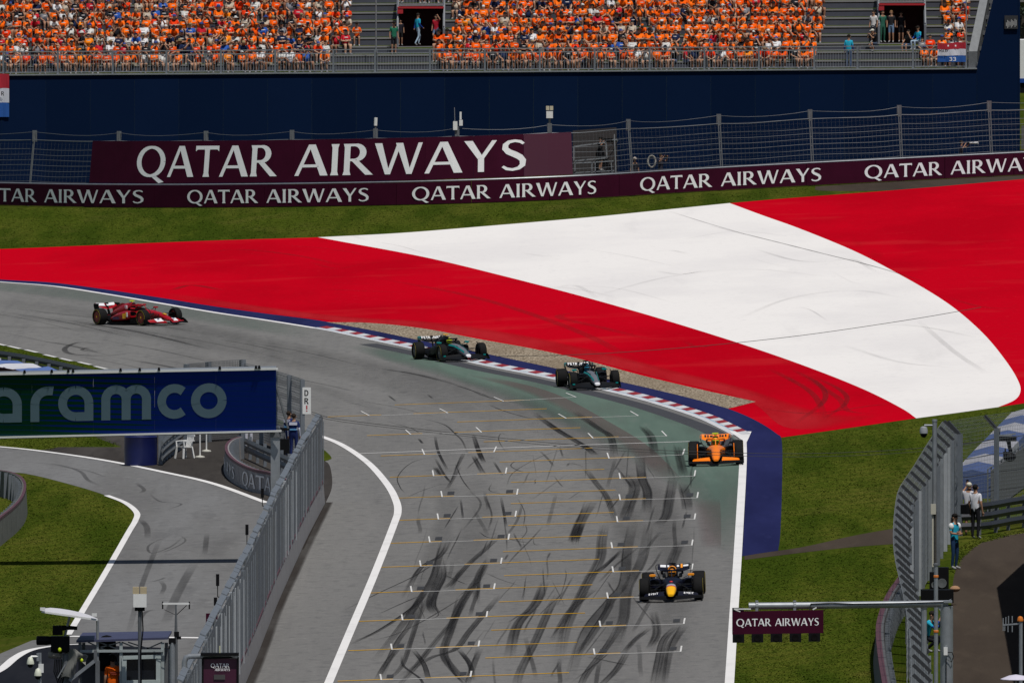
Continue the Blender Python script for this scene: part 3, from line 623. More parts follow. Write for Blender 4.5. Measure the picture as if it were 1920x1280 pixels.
def letters(txt, font, fmap, gap=.06, kx=None):
    """MB with the letters mapped by fmap(x in 0..1 of the length, y in cap heights, k) -> point"""
    ps, Wd = text_polys(txt, font, gap); b = MB()
    for k, p in enumerate(ps):
        b.add([fmap(x / Wd, y, k) for x, y in p], [list(range(len(p)))])
    return b

def build_words(txt, font, fmap, name, m, parent, gap=.06):
    """one part for each word of a line of lettering"""
    _, Wd = text_polys(txt, font, gap); x = 0; k = 0
    for word in txt.split(' '):
        ps, ww = text_polys(word, font, gap); b = MB()
        for p in ps:
            b.add([fmap((q[0] + x)/Wd, q[1], k) for q in p], [list(range(len(p)))]); k += 1
        b.build(name, m, parent); x += ww + gap + font[' '][0] + gap
# ------------------------------------------------------------------ shared materials
M_maroon = mat('maroon_board', (.050, .004, .019), .7, var=.4, scale=.8, spec=.08, bump=.5)
M_letter = mat('white_print', (.95, .945, .945), .6, var=.15, scale=2, dark=(.78, .78, .80), spec=.2)
M_steel = mat('galvanised_steel', (.34, .36, .38), .5, metal=.55, var=.4, scale=4)
M_steel_d = mat('dull_steel', (.15, .16, .17), .6, metal=.3, var=.4, scale=4)
M_post = mat('fence_post_steel', (.20, .22, .245), .55, metal=.35, var=.35, scale=3)
M_wire = mat('fence_wire', (.17, .18, .195), .5, metal=.4)
M_wire_d = mat('dark_cable', (.02, .02, .02), .7)
M_black = mat('black_plastic', (.006, .006, .007), .6, spec=.12)
M_navy = mat('navy_cladding', (.005, .0135, .043), .75, var=.3, scale=.25, dark=(.004, .011, .036), spec=0)
M_concrete = mat('concrete', (.26, .25, .25), .9, var=.5, scale=1.2, dark=(.16, .14, .14), bump=.15)
M_conc_d = mat('stand_concrete', (.20, .20, .195), .9, var=.45, scale=.9, dark=(.12, .12, .12))
M_riser = mat('stand_riser', (.06, .065, .085), .8, var=.3, scale=2)
M_whiteb = mat('white_plastic', (.78, .78, .76), .5, var=.15, scale=5)
M_red_trim = mat('red_trim', (.40, .012, .02), .6)
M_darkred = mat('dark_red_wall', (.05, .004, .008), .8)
M_skin = mat('skin', (.42, .23, .15), .6); M_skin2 = mat('skin_tan', (.30, .155, .095), .6)
M_hair = mat('hair_dark', (.025, .016, .011), .7)

# ------------------------------------------------------------------ far boards and debris fence
base_px = [(-260, 384), (-100, 385), (0, 386), (150, 389), (320, 390), (500, 389), (640, 387), (800, 384), (960, 379), (1120, 372), (1280, 362), (1500, 350), (1640, 343), (1800, 335), (1960, 327), (2150, 317)]
bpts = [W(p.x, p.y) for p in px(base_px, 6)]
BP = Path(resample([Vector((p.x, p.y, 0)) for p in bpts], .6))
def on_board(s, h, out=0.0):
    p = BP.at(s); d = BP.dir(s); n_ = Vector((d.y, -d.x, 0))       # towards the circuit
    c = p + n_*out; return G(c.x, c.y, h)
def s_at(u, v): q = W(u, v); return BP.near(Vector((q.x, q.y, 0)))
def v_base(u):
    for a, c in zip(base_px, base_px[1:]):
        if a[0] <= u <= c[0]: return a[1] + (c[1]-a[1])*(u-a[0])/(c[0]-a[0])
    return base_px[-1][1]
wall = empty('advertising_barrier', on_board(BP.len/2, 0), 'long maroon advertising barrier with white airline lettering below the debris fence', 'barrier')
BH = 1.17
step = 4.0; npan = int(BP.len / step)
for i in range(npan):
    a, c = i*BP.len/npan, (i+1)*BP.len/npan - .03
    pts = [a + (c-a)*k/3 for k in range(4)]; b = MB()
    b.loft([[on_board(s, .04, .06), on_board(s, BH, .06), on_board(s, BH, -.12), on_board(s, .04, -.12)] for s in pts])
    b.build('board_panel', M_maroon, wall)
b = MB(); b.tube([on_board(BP.len*k/60, BH+.05, -.05) for k in range(61)], .05, 6); b.build('top_tube', M_steel, wall, smooth=True)
for u0, u1 in [(-66, 275), (355, 695), (775, 1117), (1197, 1540), (1620, 1962), (-490, -150)]:
    sa, sb = s_at(max(-255, u0), v_base(max(-255, u0))), s_at(u1, v_base(u1))
    if u0 < -255: sa = sb - 9.4
    if sa < 0: continue
    build_words('QATAR AIRWAYS', SERIF, lambda x, y, k: on_board(sa + (sb-sa)*x, .24 + y*.70, .074 + .0006*(k % 4)), 'lettering', M_letter, wall, gap=.05)
# debris fence: posts, cables and netting, one bay after another
fence_x = [-120, 42, 205, 370, 533, 692, 853, 1035, 1196, 1364, 1532, 1698, 1866, 2040]
FH = 3.95
fence = empty('debris_fence', on_board(BP.len/2, 0, -.4), 'tall far debris fence of steel posts, cables and netting along the foot of the grandstand', 'fence')
fs = [s_at(u, v_base(u)) for u in fence_x]
heights = [2.75, 2.9, 3.05, 3.3, 3.5, 3.8, 4.0, 4.3, 5.0, 6.1, 6.5, 6.6]
for s in fs:
    b = MB(); p0 = on_board(s, 0, -.35); p1 = on_board(s, FH, -.75); 
    for off in (-.06, .06):
        d = BP.dir(s)*off; b.bar(p0 + d, p1 + d, .05, .11)
    for k in range(8): b.bar(p0.lerp(p1, .05+.12*k) - BP.dir(s)*.08, p0.lerp(p1, .05+.12*k) + BP.dir(s)*.08, .04, .06)
    b.build('post', M_steel_d, fence)
    b = MB(); b.box(p1 + Vector((0, 0, -.25)), (.24, .16, .6)); b.build('post_cap', M_steel_d, fence)
def fpt(s, h): return on_board(s, h, -.35 - .4*h/FH)
for s_a, s_b in zip(fs, fs[1:]):
    for lv in (1.32, 1.62, 1.9, 2.18, 2.46, 2.74, 3.02, 3.5, 3.92):
        sag = .05 if lv < 3.9 else .16
        wv = random.uniform(-.03, .03)
        pts = [fpt(s_a + (s_b-s_a)*k/6, lv + wv*math.sin(k) - sag*4*(k/6)*(1-k/6)) for k in range(7)]
        b = MB(); b.tube(pts, .022 if lv == 3.5 else .011, 4, caps=False); b.build('cable', M_wire, fence)
    b = MB(); nv = 22
    for k in range(nv+1):
        s = s_a + (s_b-s_a)*k/nv; b.bar(fpt(s, 1.25), fpt(s, 3.5), .005)
    for k in range(11):
        h = 1.25 + 2.25*k/10; b.bar(fpt(s_a, h), fpt(s_b, h), .004)
    tag(b.build('netting', M_steel_d, fence), kind='stuff')
# small devices clamped to the fence tops
def device(u, v_top, kind, label):
    s = s_at(u, v_base(u)); p = fpt(s, FH)
    q = D(u, v_top, p.y); e = empty('fence_sensor', p, label, 'sensor', 'sensors on the far debris fence')
    if kind == 'tube':
        b = MB(); b.tube([p, p + Vector((0, 0, .25))], .05, 6); b.build('bracket', M_steel_d, e)
        b = MB(); b.tube([p + Vector((0, 0, .2)), p + Vector((.02, 0, .62))], .09, 8); b.build('housing', M_whiteb, e)
    elif kind == 'radio':
        b = MB(); b.tube([p + Vector((0, 0, -.3)), p + Vector((0, 0, .2))], .05, 6); b.build('bracket', M_steel_d, e)
        b = MB(); b.box(p + Vector((-.1, -.1, .1)), (.22, .14, .45)); b.box(p + Vector((.2, -.1, .25)), (.18, .12, .3)); b.box(p + Vector((.18, -.1, .62)), (.1, .08, .4)); b.build('housing', M_whiteb, e)
        b = MB(); b.tube([p + Vector((-.12, -.1, .3)), p + Vector((-.14, -.1, 1.05))], .02, 5); b.build('aerial', M_steel, e)
    else:
        b = MB(); b.tube([p + Vector((0, 0, -.1)), p + Vector((0, 0, .3))], .06, 6); b.build('bracket', M_steel_d, e)
        b = MB(); b.box(p + Vector((0, -.08, .5)), (.34, .16, .36)); b.build('housing', M_whiteb, e)
        for k in (-.1, .1):
            b = MB(); b.box(p + Vector((k, -.08, .84)), (.17, .14, .22)); b.build('lamp', mat('beige_lamp', (.55, .5, .36), .5), e)
device(692, 226, 'tube', 'slim white sensor tube clamped on a fence post above the big airline board')
device(853, 232, 'radio', 'white radio unit with thin aerial on the fence above the letters of the big board')
device(1035, 212, 'box', 'white box with two beige lamps on the far fence right of the billboard lettering')
# big airline board on the fence
sa, sb = s_at(165, v_base(165)), s_at(1073, v_base(1073))
board = empty('airline_billboard', on_board((sa+sb)/2, 1.2), 'big dark maroon billboard with large white airline lettering hung on the debris fence', 'billboard')
b = MB(); NB = 12
for k in range(NB):
    a, c = sa + (sb-sa)*k/NB, sa + (sb-sa)*(k+1)/NB - .012
    q = MB(); q.loft([[on_board(s, 1.3, -.12), on_board(s, 3.5, -.34), on_board(s, 3.5, -.38), on_board(s, 1.3, -.16)] for s in (a, (a+c)/2, c)])
    q.build('panel', M_maroon if k not in (NB-1,) else mat('maroon_panel_lighter', (.064, .005, .025), .6), board)
ua, ub = s_at(254, v_base(254)), s_at(988, v_base(988))
build_words('QATAR AIRWAYS', SERIF, lambda x, y, k: on_board(ua + (ub-ua)*x, 1.62 + y*1.62, -.12 - .22*((.32 + y*1.62)/2.2) + .008 + .0008*(k % 4)), 'lettering', M_letter, board, gap=.05)
# camera platform beside the board
pp = on_board(s_at(1112, v_base(1112)), 0, -1.6)
plat = empty('camera_platform', pp, 'dark scaffold camera platform behind the fence at the end of the big billboard', 'platform')
def dpt(u, v): return D(u, v, pp.y)
b = MB()
for q in [((1076, 275), (1136, 267)), ((1136, 267), (1138, 296)), ((1138, 296), (1076, 302)), ((1076, 302), (1076, 275))]: b.bar(dpt(*q[0]), dpt(*q[1]), .07)
b.build('window_frame', M_steel, plat)
b = MB()
for q in [((1076, 306), (1150, 302)), ((1076, 324), (1152, 320)), ((1078, 306), (1078, 326)), ((1110, 303), (1110, 325)), ((1116, 303), (1116, 325)), ((1146, 302), (1148, 330)), ((1152, 252), (1155, 330))]: b.bar(dpt(*q[0]), dpt(*q[1]), .05)
b.build('rail', M_steel, plat)
b = MB(); b.slab([dpt(1074, 246) + Vector((0, .9, 0)), dpt(1156, 240) + Vector((0, .9, 0)), dpt(1158, 332) + Vector((0, .9, 0)), dpt(1074, 336) + Vector((0, .9, 0))], (0, 1, 0), .06); b.build('back_wall', mat('dark_board', (.035, .03, .03), .8), plat)

# ------------------------------------------------------------------ grandstand
SD = 1042.0                       # distance of its front wall
SS = FOC / SD                     # photo pixels per metre there
ST = .0066                        # the tiers rise a little to the right
def sx(u): return (u - 960) / SS
def sz(v): return CAM_H - (v - HOR) / SS
Z0 = sz(133)                      # deck of the first row, at mid width
def spt(x, y, z): return Vector((x, SD + y, z + ST*x))
RISE, RUN = .445, .80
stand = empty('grandstand', spt(0, 0, 0), 'big dark navy grandstand with grey terraces behind the debris fence', 'grandstand')
XL, XR = sx(-330), sx(1832)
NAVYS = [M_navy, mat('navy_cladding_b', (.0055, .0147, .047), .75, var=.35, scale=.4, dark=(.004, .011, .036), spec=0), mat('navy_cladding_c', (.0046, .0125, .040), .75, var=.35, scale=.3, dark=(.0035, .010, .033), spec=0)]
# front cladding, panel by panel
NP = 26; wx = [XL + (XR-XL)*i/NP for i in range(NP+1)]
for i in range(NP):
    b = MB(); x0, x1 = wx[i], wx[i+1] - .003
    b.slab([spt(x0, 0, -2.0), spt(x1, 0, -2.0), spt(x1, 0, Z0-.06), spt(x0, 0, Z0-.06)], (0, 1, 0), .08); b.build('cladding_panel', NAVYS[(i*7) % 3], stand)
b = MB(); xe = sx(1909)
b.slab([spt(XR, -.02, -2.0), spt(xe, -.02, -2.0), spt(xe, -.02, sz(-60)), spt(sx(1878), -.02, sz(-60)), spt(XR, -.02, Z0+.1)], (0, 1, 0), .1); b.build('end_cladding', M_navy, stand)
b = MB(); b.slab([spt(xe+.01, 0, -2), spt(xe+.01, 14, -2), spt(xe+.01, 14, sz(-60)), spt(xe+.01, 0, sz(-60))], (1, 0, 0), .1); b.build('side_cladding', M_navy, stand)
b = MB(); b.box(spt((XL+XR)/2, .05, Z0-.03), (XR-XL, .3, .07), rot=Matrix.Rotation(-math.atan(ST), 3, 'Y')); b.build('edge_beam', M_steel, stand)
NR = 14
def row_z(r): return Z0 + RISE*r
portals = [(sx(745), sx(832)), (sx(1650), sx(1737))]
PR0, PR1 = 3, 7                   # rows cut by the portals
for r in range(NR):
    spans = [(XL, XR + .018*r*30)]
    if PR0 <= r < PR1 + 1:
        s_ = []; x = XL
        for a, c in portals: s_.append((x, a)); x = c
        s_.append((x, XR + .3*r)); spans = s_
    for x0, x1 in spans:
        b = MB(); y0 = .35 + RUN*r
        b.add([spt(x0, y0, row_z(r)), spt(x1, y0, row_z(r)), spt(x1, y0+RUN, row_z(r)), spt(x0, y0+RUN, row_z(r)), spt(x0, y0, row_z(r)-RISE*.32), spt(x1, y0, row_z(r)-RISE*.32), spt(x1, y0+RUN, row_z(r)-.4), spt(x0, y0+RUN, row_z(r)-.4)],
              [[0,1,2,3],[4,5,1,0],[5,6,2,1],[7,4,0,3],[6,7,3,2],[4,7,6,5]])
        o = b.build('terrace_step', M_conc_d, stand)
        b = MB(); b.box(spt((x0+x1)/2, y0+RUN*.62, row_z(r)+.17), (x1-x0, .06, .26), rot=Matrix.Rotation(-math.atan(ST), 3, 'Y')); b.build('riser', M_riser, stand)
        b = MB(); b.box(spt((x0+x1)/2, y0+RUN*.82, row_z(r)+.395), (x1-x0, .34, .05), rot=Matrix.Rotation(-math.atan(ST), 3, 'Y')); b.build('bench', M_conc_d, stand)
# portals with red lintel
for a, c in portals:
    y0 = .35 + RUN*PR0; zb, zt = row_z(PR0)-.05, row_z(PR0)+2.02
    b = MB()
    b.quad(spt(a, y0+3.2, zb), spt(c, y0+3.2, zb), spt(c, y0+3.2, zt), spt(a, y0+3.2, zt))
    b.quad(spt(a, y0, zb), spt(c, y0, zb), spt(c, y0+3.2, zb), spt(a, y0+3.2, zb))
    b.quad(spt(a, y0+.8, zt), spt(c, y0+.8, zt), spt(c, y0+3.2, zt), spt(a, y0+3.2, zt))
    b.build('portal_recess', M_darkred, stand)
    b = MB(); b.box(spt((a+c)/2, y0+.6, zt+.05), (c-a, .25, .1)); b.box(spt(a+.14, y0+.6, zt-.12), (.3, .2, .3)); b.build('portal_lintel', M_red_trim, stand)
    for x in (a, c):
        b = MB(); b.slab([spt(x-.06, y0-.1, zb), spt(x-.06, y0+3.6, zb), spt(x-.06, y0+3.6, zt+.9), spt(x-.06, y0+2.4, zt+.9), spt(x-.06, y0-.1, zb+1.0)], (1, 0, 0), .12); b.build('portal_cheek', M_post, stand)
        b = MB(); b.tube([spt(x, y0-.1, zb+1.1), spt(x, y0+2.4, zt+1.0), spt(x, y0+3.6, zt+1.0)], .035, 6); b.build('portal_handrail', M_steel, stand)
    # guard rail above the portal
    yb = y0 + .7; b = MB()
    for h in (.08, 1.0): b.bar(spt(a, yb, zt+.1+h), spt(c, yb, zt+.1+h), .05)
    b.build('portal_guard_rail', M_steel, stand)
    b = MB(); n_ = int((c-a)/.16)
    for k in range(n_+1): b.bar(spt(a+(c-a)*k/n_, yb, zt+.18), spt(a+(c-a)*k/n_, yb, zt+1.1), .022)
    tag(b.build('portal_guard_bars', M_steel, stand), kind='stuff')
# front railing, one gate-like section after another
rail_x = [-330, -228, -126, -24+30, 108, 211, 312, 414, 516, 625, 703, 806, 909, 1012, 1115, 1218, 1321, 1423, 1527, 1608, 1712, 1812]
rail_x = [sx(u) for u in rail_x]
for i, (x0, x1) in enumerate(zip(rail_x, rail_x[1:])):
    yb = .12
    b = MB(); b.bar(spt(x0+.10, yb, Z0+.10), spt(x1-.06, yb, Z0+.10), .045); b.bar(spt(x0+.10, yb, Z0+1.02), spt(x1-.06, yb, Z0+1.02), .05); b.bar(spt(x0, yb+.05, Z0+1.22), spt(x1, yb+.05, Z0+1.22), .05)
    b.build('railing', M_steel, stand)
    b = MB(); n_ = int((x1-x0)/.145)
    for k in range(1, n_): b.bar(spt(x0+(x1-x0)*k/n_, yb, Z0+.10), spt(x0+(x1-x0)*k/n_, yb, Z0+1.02), .02)
    tag(b.build('railing_bars', M_steel, stand), kind='stuff')
for x in rail_x:
    b = MB(); b.box(spt(x, .16, Z0+.6), (.11, .10, 1.28)); b.box(spt(x+.14, .16, Z0+.6), (.04, .06, 1.2)); b.build('railing_post', M_post, stand)
for u in (705, 1812):
    b = MB(); b.tube([spt(sx(u), .3, Z0-.4), spt(sx(u), .3, Z0+5)], .035, 6); b.build('mast', M_steel, stand)
# sloped end balustrade with stair rails at the right end
b = MB(); zt = sz(-40)
b.slab([spt(XR-.45, .2, Z0), spt(XR+.02, .2, Z0), spt(XR+1.15, 4.5, zt), spt(XR+.75, 4.5, zt)], (0, 0, 1), .9); b.build('end_balustrade', M_steel_d, stand)
for k in range(7):
    t = k/6; q = spt(XR+.12+1.05*t, .1+4.3*t, Z0+.2+(zt-Z0)*t); b = MB(); b.box(q, (.28, .2, .22)); b.build('balustrade_bracket', M_steel_d, stand)
b = MB(); q0 = D(1884, 30, SD-.15); b.box(D(1896, 42, SD-.12), (.72, .06, .72)); bs = b.build('banner_frame', mat('dark_banner', (.02, .022, .026), .7), stand)
b = letters('ROBINET 11', {**SANS}, lambda x, y, k: D(1885 + 22*x, 50 - 16*y - 6*x, SD-.156-.0006*(k % 4)), gap=.1) if False else MB()
if not b.v:
    for k in range(9):      # print on the banner too coarse to read
        b.box(D(1887 + k*2.3, 46 - k*.35, SD-.155), (.045, .005, .2 + .12*((k*5) % 3)))
b.build('banner_print', mat('grey_print', (.3, .3, .3), .7), stand)

# what shows past the stand's right end
tr = empty('conifer', G(sx(1930)*1.12, 1180, 0), 'dark conifer standing past the right end of the grandstand', 'tree')
b = MB(); b.tube([tr.location + Vector((0, 0, 0)), tr.location + Vector((0, 0, 13))], [.3, .06], 7); b.build('trunk', mat('bark', (.06, .045, .035), .9), tr)
b = MB(); rg = random.Random(3)
for k in range(2600):
    h = rg.uniform(.12, 1)**.9*13.5; rr = (13.9-h)*.26*math.sqrt(rg.random()); a = rg.uniform(0, 6.28)
    c = tr.location + Vector((rr*math.cos(a), rr*math.sin(a), h)); s = rg.uniform(.15, .38); d = Vector((math.cos(a), math.sin(a), rg.uniform(-.6, .1)))
    sd = Vector((-math.sin(a), math.cos(a), rg.uniform(-.3, .3)))
    b.add([c - sd*s*.4, c + sd*s*.4, c + d*s], [[0, 1, 2]])
b.build('crown', mat('conifer_green', (.025, .045, .018), .8, var=.6, scale=.8), tr, fix=False)
vq = D(1955, 110, 1075)
van = empty('box_truck', Vector((vq.x, 1075, KX*vq.x)), 'white box body of a truck with blue stripe past the grandstand end', 'truck')
b = MB(); zt, zb = D(1960, 76, 1075).z, D(1960, 148, 1075).z; xx = D(1911, 100, 1075).x
b.box((xx+3.2, 1077, (zt+zb)/2), (6.4, 2.4, zt-zb)); b.build('cargo_box', M_whiteb, van)
b = MB(); b.box((xx+3.2, 1077, zb-.12), (6.42, 2.44, .24)); b.build('blue_stripe', mat('van_blue', (.01, .06, .3), .4), van)
b = MB(); b.box((xx+3.2, 1077, zb-.55), (6.2, 2.2, .55)); b.build('chassis', M_black, van)
for kx in (1.0, 5.2):
    b = MB(); b.lathe([(.2, -.15), (.48, -.15), (.5, 0), (.48, .15), (.2, .15)], (xx+kx, 1075.95, van.location.z+.5), 'Y', 14); b.build('wheel', M_black, van)
# low grey hoarding under it, beyond the fence
b = MB(); bq = D(1915, 300, 1060); b.box((bq.x+6, 1060, bq.z-.2), (12, .1, 4.2)); ho = b.build('hoarding', mat('hoarding_grey', (.12, .12, .12), .8, var=.5, scale=2), base=Vector((bq.x+6, 1060, KX*(bq.x+6)))); tag(ho, 'grey hoarding beyond the right end of the grandstand', 'hoarding')
# ------------------------------------------------------------------ people
def mirror(p): return (-p[0], p[1], p[2])
STAND = dict(pelvis=(0,0,.95), spine=(0,.01,1.12), chest=(0,.0,1.34), neck=(0,.01,1.49), jaw=(0,-.015,1.57), head=(0,-.005,1.66), crown=(0,.0,1.735),
             shL=(.17,0,1.42), elL=(.22,.03,1.15), wrL=(.23,-.04,.91), haL=(.23,-.07,.82), hipL=(.09,0,.9), knL=(.10,-.02,.49), anL=(.10,.03,.09), toL=(.12,-.15,.03),
             shR=(-.17,0,1.42), elR=(-.22,.03,1.15), wrR=(-.23,-.04,.91), haR=(-.23,-.07,.82), hipR=(-.09,0,.9), knR=(-.10,-.02,.49), anR=(-.10,.03,.09), toR=(-.12,-.15,.03))
SIT = dict(pelvis=(0,0,.10), spine=(0,-.01,.26), chest=(0,-.03,.48), neck=(0,-.03,.63), jaw=(0,-.06,.71), head=(0,-.05,.80), crown=(0,-.045,.875),
           shL=(.17,-.03,.56), elL=(.24,-.10,.32), wrL=(.15,-.32,.22), haL=(.12,-.40,.18), hipL=(.09,-.03,.08), knL=(.13,-.44,.10), anL=(.13,-.40,-.32), toL=(.15,-.55,-.39),
           shR=(-.17,-.03,.56), elR=(-.24,-.10,.32), wrR=(-.15,-.32,.22), haR=(-.12,-.40,.18), hipR=(-.09,-.03,.08), knR=(-.13,-.44,.10), anR=(-.13,-.40,-.32), toR=(-.15,-.55,-.39))
RAD = dict(pelvis=(.15,.115), spine=(.135,.10), chest=(.155,.105), neck=(.056,.058), jaw=(.062,.075), head=(.082,.098), crown=(.06,.07), sh=(.066,.066), el=(.042,.042), wr=(.03,.033), ha=(.035,.02), hip=(.088,.09), kn=(.06,.06), an=(.042,.045), to=(.045,.03))
BONES = [('pelvis','spine','shirt'), ('spine','chest','shirt'), ('chest','neck','neck'), ('neck','jaw','skin'), ('jaw','head','skin'), ('head','crown','hair')]
for S in 'LR':
    BONES += [('chest','sh'+S,'shirt'), ('sh'+S,'el'+S,'sleeve'), ('el'+S,'wr'+S,'arm'), ('wr'+S,'ha'+S,'skin'), ('pelvis','hip'+S,'leg'), ('hip'+S,'kn'+S,'leg'), ('kn'+S,'an'+S,'shin'), ('an'+S,'to'+S,'shoe')]
def figure(joints, sub=0, fingers=False, girth=1.0):
    """one continuous skinned body; returns vertices, faces, zone name of each face"""
    J = dict(joints); names = list(J); bones = list(BONES); rad = {}
    for k in names:
        r_ = RAD.get(k) or RAD[k[:-1]]; rad[k] = (r_[0]*(girth if k in ('pelvis','spine','chest') else 1), r_[1]*(girth if k in ('pelvis','spine','chest') else 1))
    if fingers:
        for S, sg in (('L', 1), ('R', -1)):
            h = Vector(J['ha'+S]); w = Vector(J['wr'+S]); d = (h - w).normalized(); side = d.cross(Vector((0, 1, .2))).normalized()
            if side.length < .1: side = Vector((1, 0, 0))
            curl = side.cross(d).normalized()
            for i, (o_, L) in enumerate([(-.03, .07), (-.01, .082), (.01, .078), (.03, .06)]):
                a, c = 'f%d%s' % (i, S), 'g%d%s' % (i, S)
                J[a] = tuple(h + side*o_ + d*L*.55); J[c] = tuple(h + side*o_ + d*L*.95 + curl*.025)
                rad[a] = (.009, .009); rad[c] = (.007, .007); bones += [('ha'+S, a, 'skin'), (a, c, 'skin')]
            a, c = 't%s' % S, 'u%s' % S
            J[a] = tuple(w.lerp(h, .55) + side*-.045 + d*.01); J[c] = tuple(w.lerp(h, .55) + side*-.06 + d*.05)
            rad[a] = (.011, .011); rad[c] = (.008, .008); bones += [('ha'+S, a, 'skin'), (a, c, 'skin')]
        names = list(J)
    idx = {k: i for i, k in enumerate(names)}
    me = bpy.data.meshes.new('figure'); me.from_pydata([J[k] for k in names], [(idx[a], idx[b]) for a, b, z in bones], [])
    o = bpy.data.objects.new('figure', me); COL.objects.link(o)
    md = o.modifiers.new('skin', 'SKIN'); md.use_smooth_shade = True
    if not me.skin_vertices:
        bm = bmesh.new(); bm.from_mesh(me); bm.verts.layers.skin.verify(); bm.to_mesh(me); bm.free()
    for i, k in enumerate(names):
        sv = me.skin_vertices[0].data[i]; sv.radius = rad[k]; sv.use_root = (k == 'pelvis')
    if sub: s_ = o.modifiers.new('sub', 'SUBSURF'); s_.levels = sub
    dg = bpy.context.evaluated_depsgraph_get(); ev = o.evaluated_get(dg); em = ev.to_mesh()
    V = [v.co.copy() for v in em.vertices]; F = [list(p.vertices) for p in em.polygons]
    ev.to_mesh_clear(); bpy.data.objects.remove(o); bpy.data.meshes.remove(me)
    Z = []
    for f in F:
        c = sum((V[i] for i in f), Vector()) / len(f); best = (1e9, '')
        for a, b, z in bones:
            A, B_ = Vector(J[a]), Vector(J[b]); ab = B_ - A; t = max(0, min(1, (c-A).dot(ab)/max(1e-9, ab.length_squared)))
            q = (A + ab*t - c).length / (.05 + .5*(rad[a][0]*(1-t) + rad[b][0]*t))
            if q < best[0]:
                if z == 'neck': zz_ = 'shirt' if t < .6 else 'skin'
                elif z == 'sleeve': zz_ = 'shirt' if t < .72 else 'arm'
                elif z == 'leg' and a.startswith('hip'): zz_ = 'leg' if t < .8 else 'shin'
                else: zz_ = z
                best = (q, zz_)
        Z.append(best[1])
    return V, F, Z
def headwear(b_v, b_f, b_z, J, kind, sub=0):
    """cap, hat, hair or helmet shell appended to a figure"""
    h = Vector(J['head']); n = 8; q = MB()
    up = (Vector(J['crown']) - Vector(J['jaw'])).normalized()
    rot = Vector((0, 0, 1)).rotation_difference(up).to_matrix()
    if kind == 'cap':
        q.ball(h + up*.045, (.098, .112, .085), 8, 5, rot=rot); q.add([h + up*.03 + rot @ Vector(p) for p in ((-.08, -.085, .015), (.08, -.085, .015), (.06, -.19, -.01), (-.06, -.19, -.01), (-.08, -.085, .03), (.08, -.085, .03), (.06, -.19, .003), (-.06, -.19, .003))], [[3,2,1,0],[4,5,6,7],[0,1,5,4],[1,2,6,5],[2,3,7,6],[3,0,4,7]])
    elif kind == 'hat':
        q.ball(h + up*.06, (.1, .115, .085), 8, 5, rot=rot); q.lathe([(.10, .03), (.2, .02), (.2, .03), (.1, .045)], h, 'Z', 10)
    elif kind == 'hair':
        q.ball(h + up*.02 + rot @ Vector((0, .022, 0)), (.092, .105, .092), 8, 6, rot=rot)
    elif kind == 'long':
        q.ball(h + up*.02 + rot @ Vector((0, .025, 0)), (.095, .105, .095), 8, 6, rot=rot); q.ball(h + rot @ Vector((0, .075, -.13)), (.085, .05, .16), 8, 5, rot=rot)
    k = len(b_v); b_v += [Vector(p) for p in q.v]; b_f += [[i+k for i in f] for f in q.f]; b_z += ['hair']*len(q.f)
def proto(pose, over=None, head='cap', sub=0, fingers=False, girth=1.0, chest_print=False, face=False):
    J = dict(pose); J.update(over or {}); V, F, Z = figure(J, sub, fingers, girth)
    headwear(V, F, Z, J, head)
    q = MB()
    if face:
        h = Vector(J['head']); 
        q.ball(h + Vector((0, -.105, -.03)), (.016, .022, .024), 6, 4)
        for s_ in (-1, 1): q.ball(h + Vector((s_*.088, .0, -.02)), (.014, .022, .032), 6, 4)
        k = len(V); V += [Vector(p) for p in q.v]; F += [[i+k for i in f] for f in q.f]; Z += ['skin']*len(q.f)
        q = MB()
        for s_ in (-1, 1): q.ball(h + Vector((s_*.034, -.094, .0)), (.013, .008, .009), 6, 4)
        q.box(h + Vector((0, -.092, -.075)), (.045, .012, .008))
        k = len(V); V += [Vector(p) for p in q.v]; F += [[i+k for i in f] for f in q.f]; Z += ['dark']*len(q.f)
    if chest_print:
        c = Vector(J['chest']); q = MB(); q.box(c + Vector((0, -.128*girth, .02)), (.19, .012, .05))
        k = len(V); V += [Vector(p) for p in q.v]; F += [[i+k for i in f] for f in q.f]; Z += ['print']*len(q.f)
    return V, F, Z
ARMS_UP = dict(elL=(.26,-.12,.62), wrL=(.14,-.22,.82), haL=(.1,-.26,.88))
PHONE = dict(elL=(.22,-.20,.40), wrL=(.10,-.30,.62), haL=(.05,-.32,.70), elR=(-.22,-.20,.40), wrR=(-.10,-.30,.62), haR=(-.05,-.32,.70))
FOLD = dict(elL=(.25,-.08,.33), wrL=(.02,-.22,.34), haL=(-.07,-.22,.36), elR=(-.25,-.08,.33), wrR=(-.02,-.24,.30), haR=(.07,-.24,.32))
LEAN = dict(chest=(0,-.16,.44), neck=(0,-.22,.57), jaw=(0,-.27,.63), head=(0,-.28,.72), crown=(0,-.29,.795), shL=(.17,-.18,.52), shR=(-.17,-.18,.52), elL=(.22,-.34,.28), elR=(-.22,-.34,.28), wrL=(.06,-.46,.2), wrR=(-.06,-.46,.2), haL=(.02,-.5,.16), haR=(-.02,-.5,.16))
HAND_FACE = dict(elL=(.26,-.14,.40), wrL=(.13,-.17,.66), haL=(.09,-.16,.74))
PROTOS = [proto(SIT, None, 'cap', chest_print=True), proto(SIT, FOLD, 'cap', chest_print=True), proto(SIT, LEAN, 'hair'), proto(SIT, PHONE, 'cap'), proto(SIT, HAND_FACE, 'long', chest_print=True), proto(SIT, FOLD, 'hat', girth=1.12), proto(SIT, None, 'hair', girth=1.15, chest_print=True), proto(SIT, ARMS_UP, 'cap')]
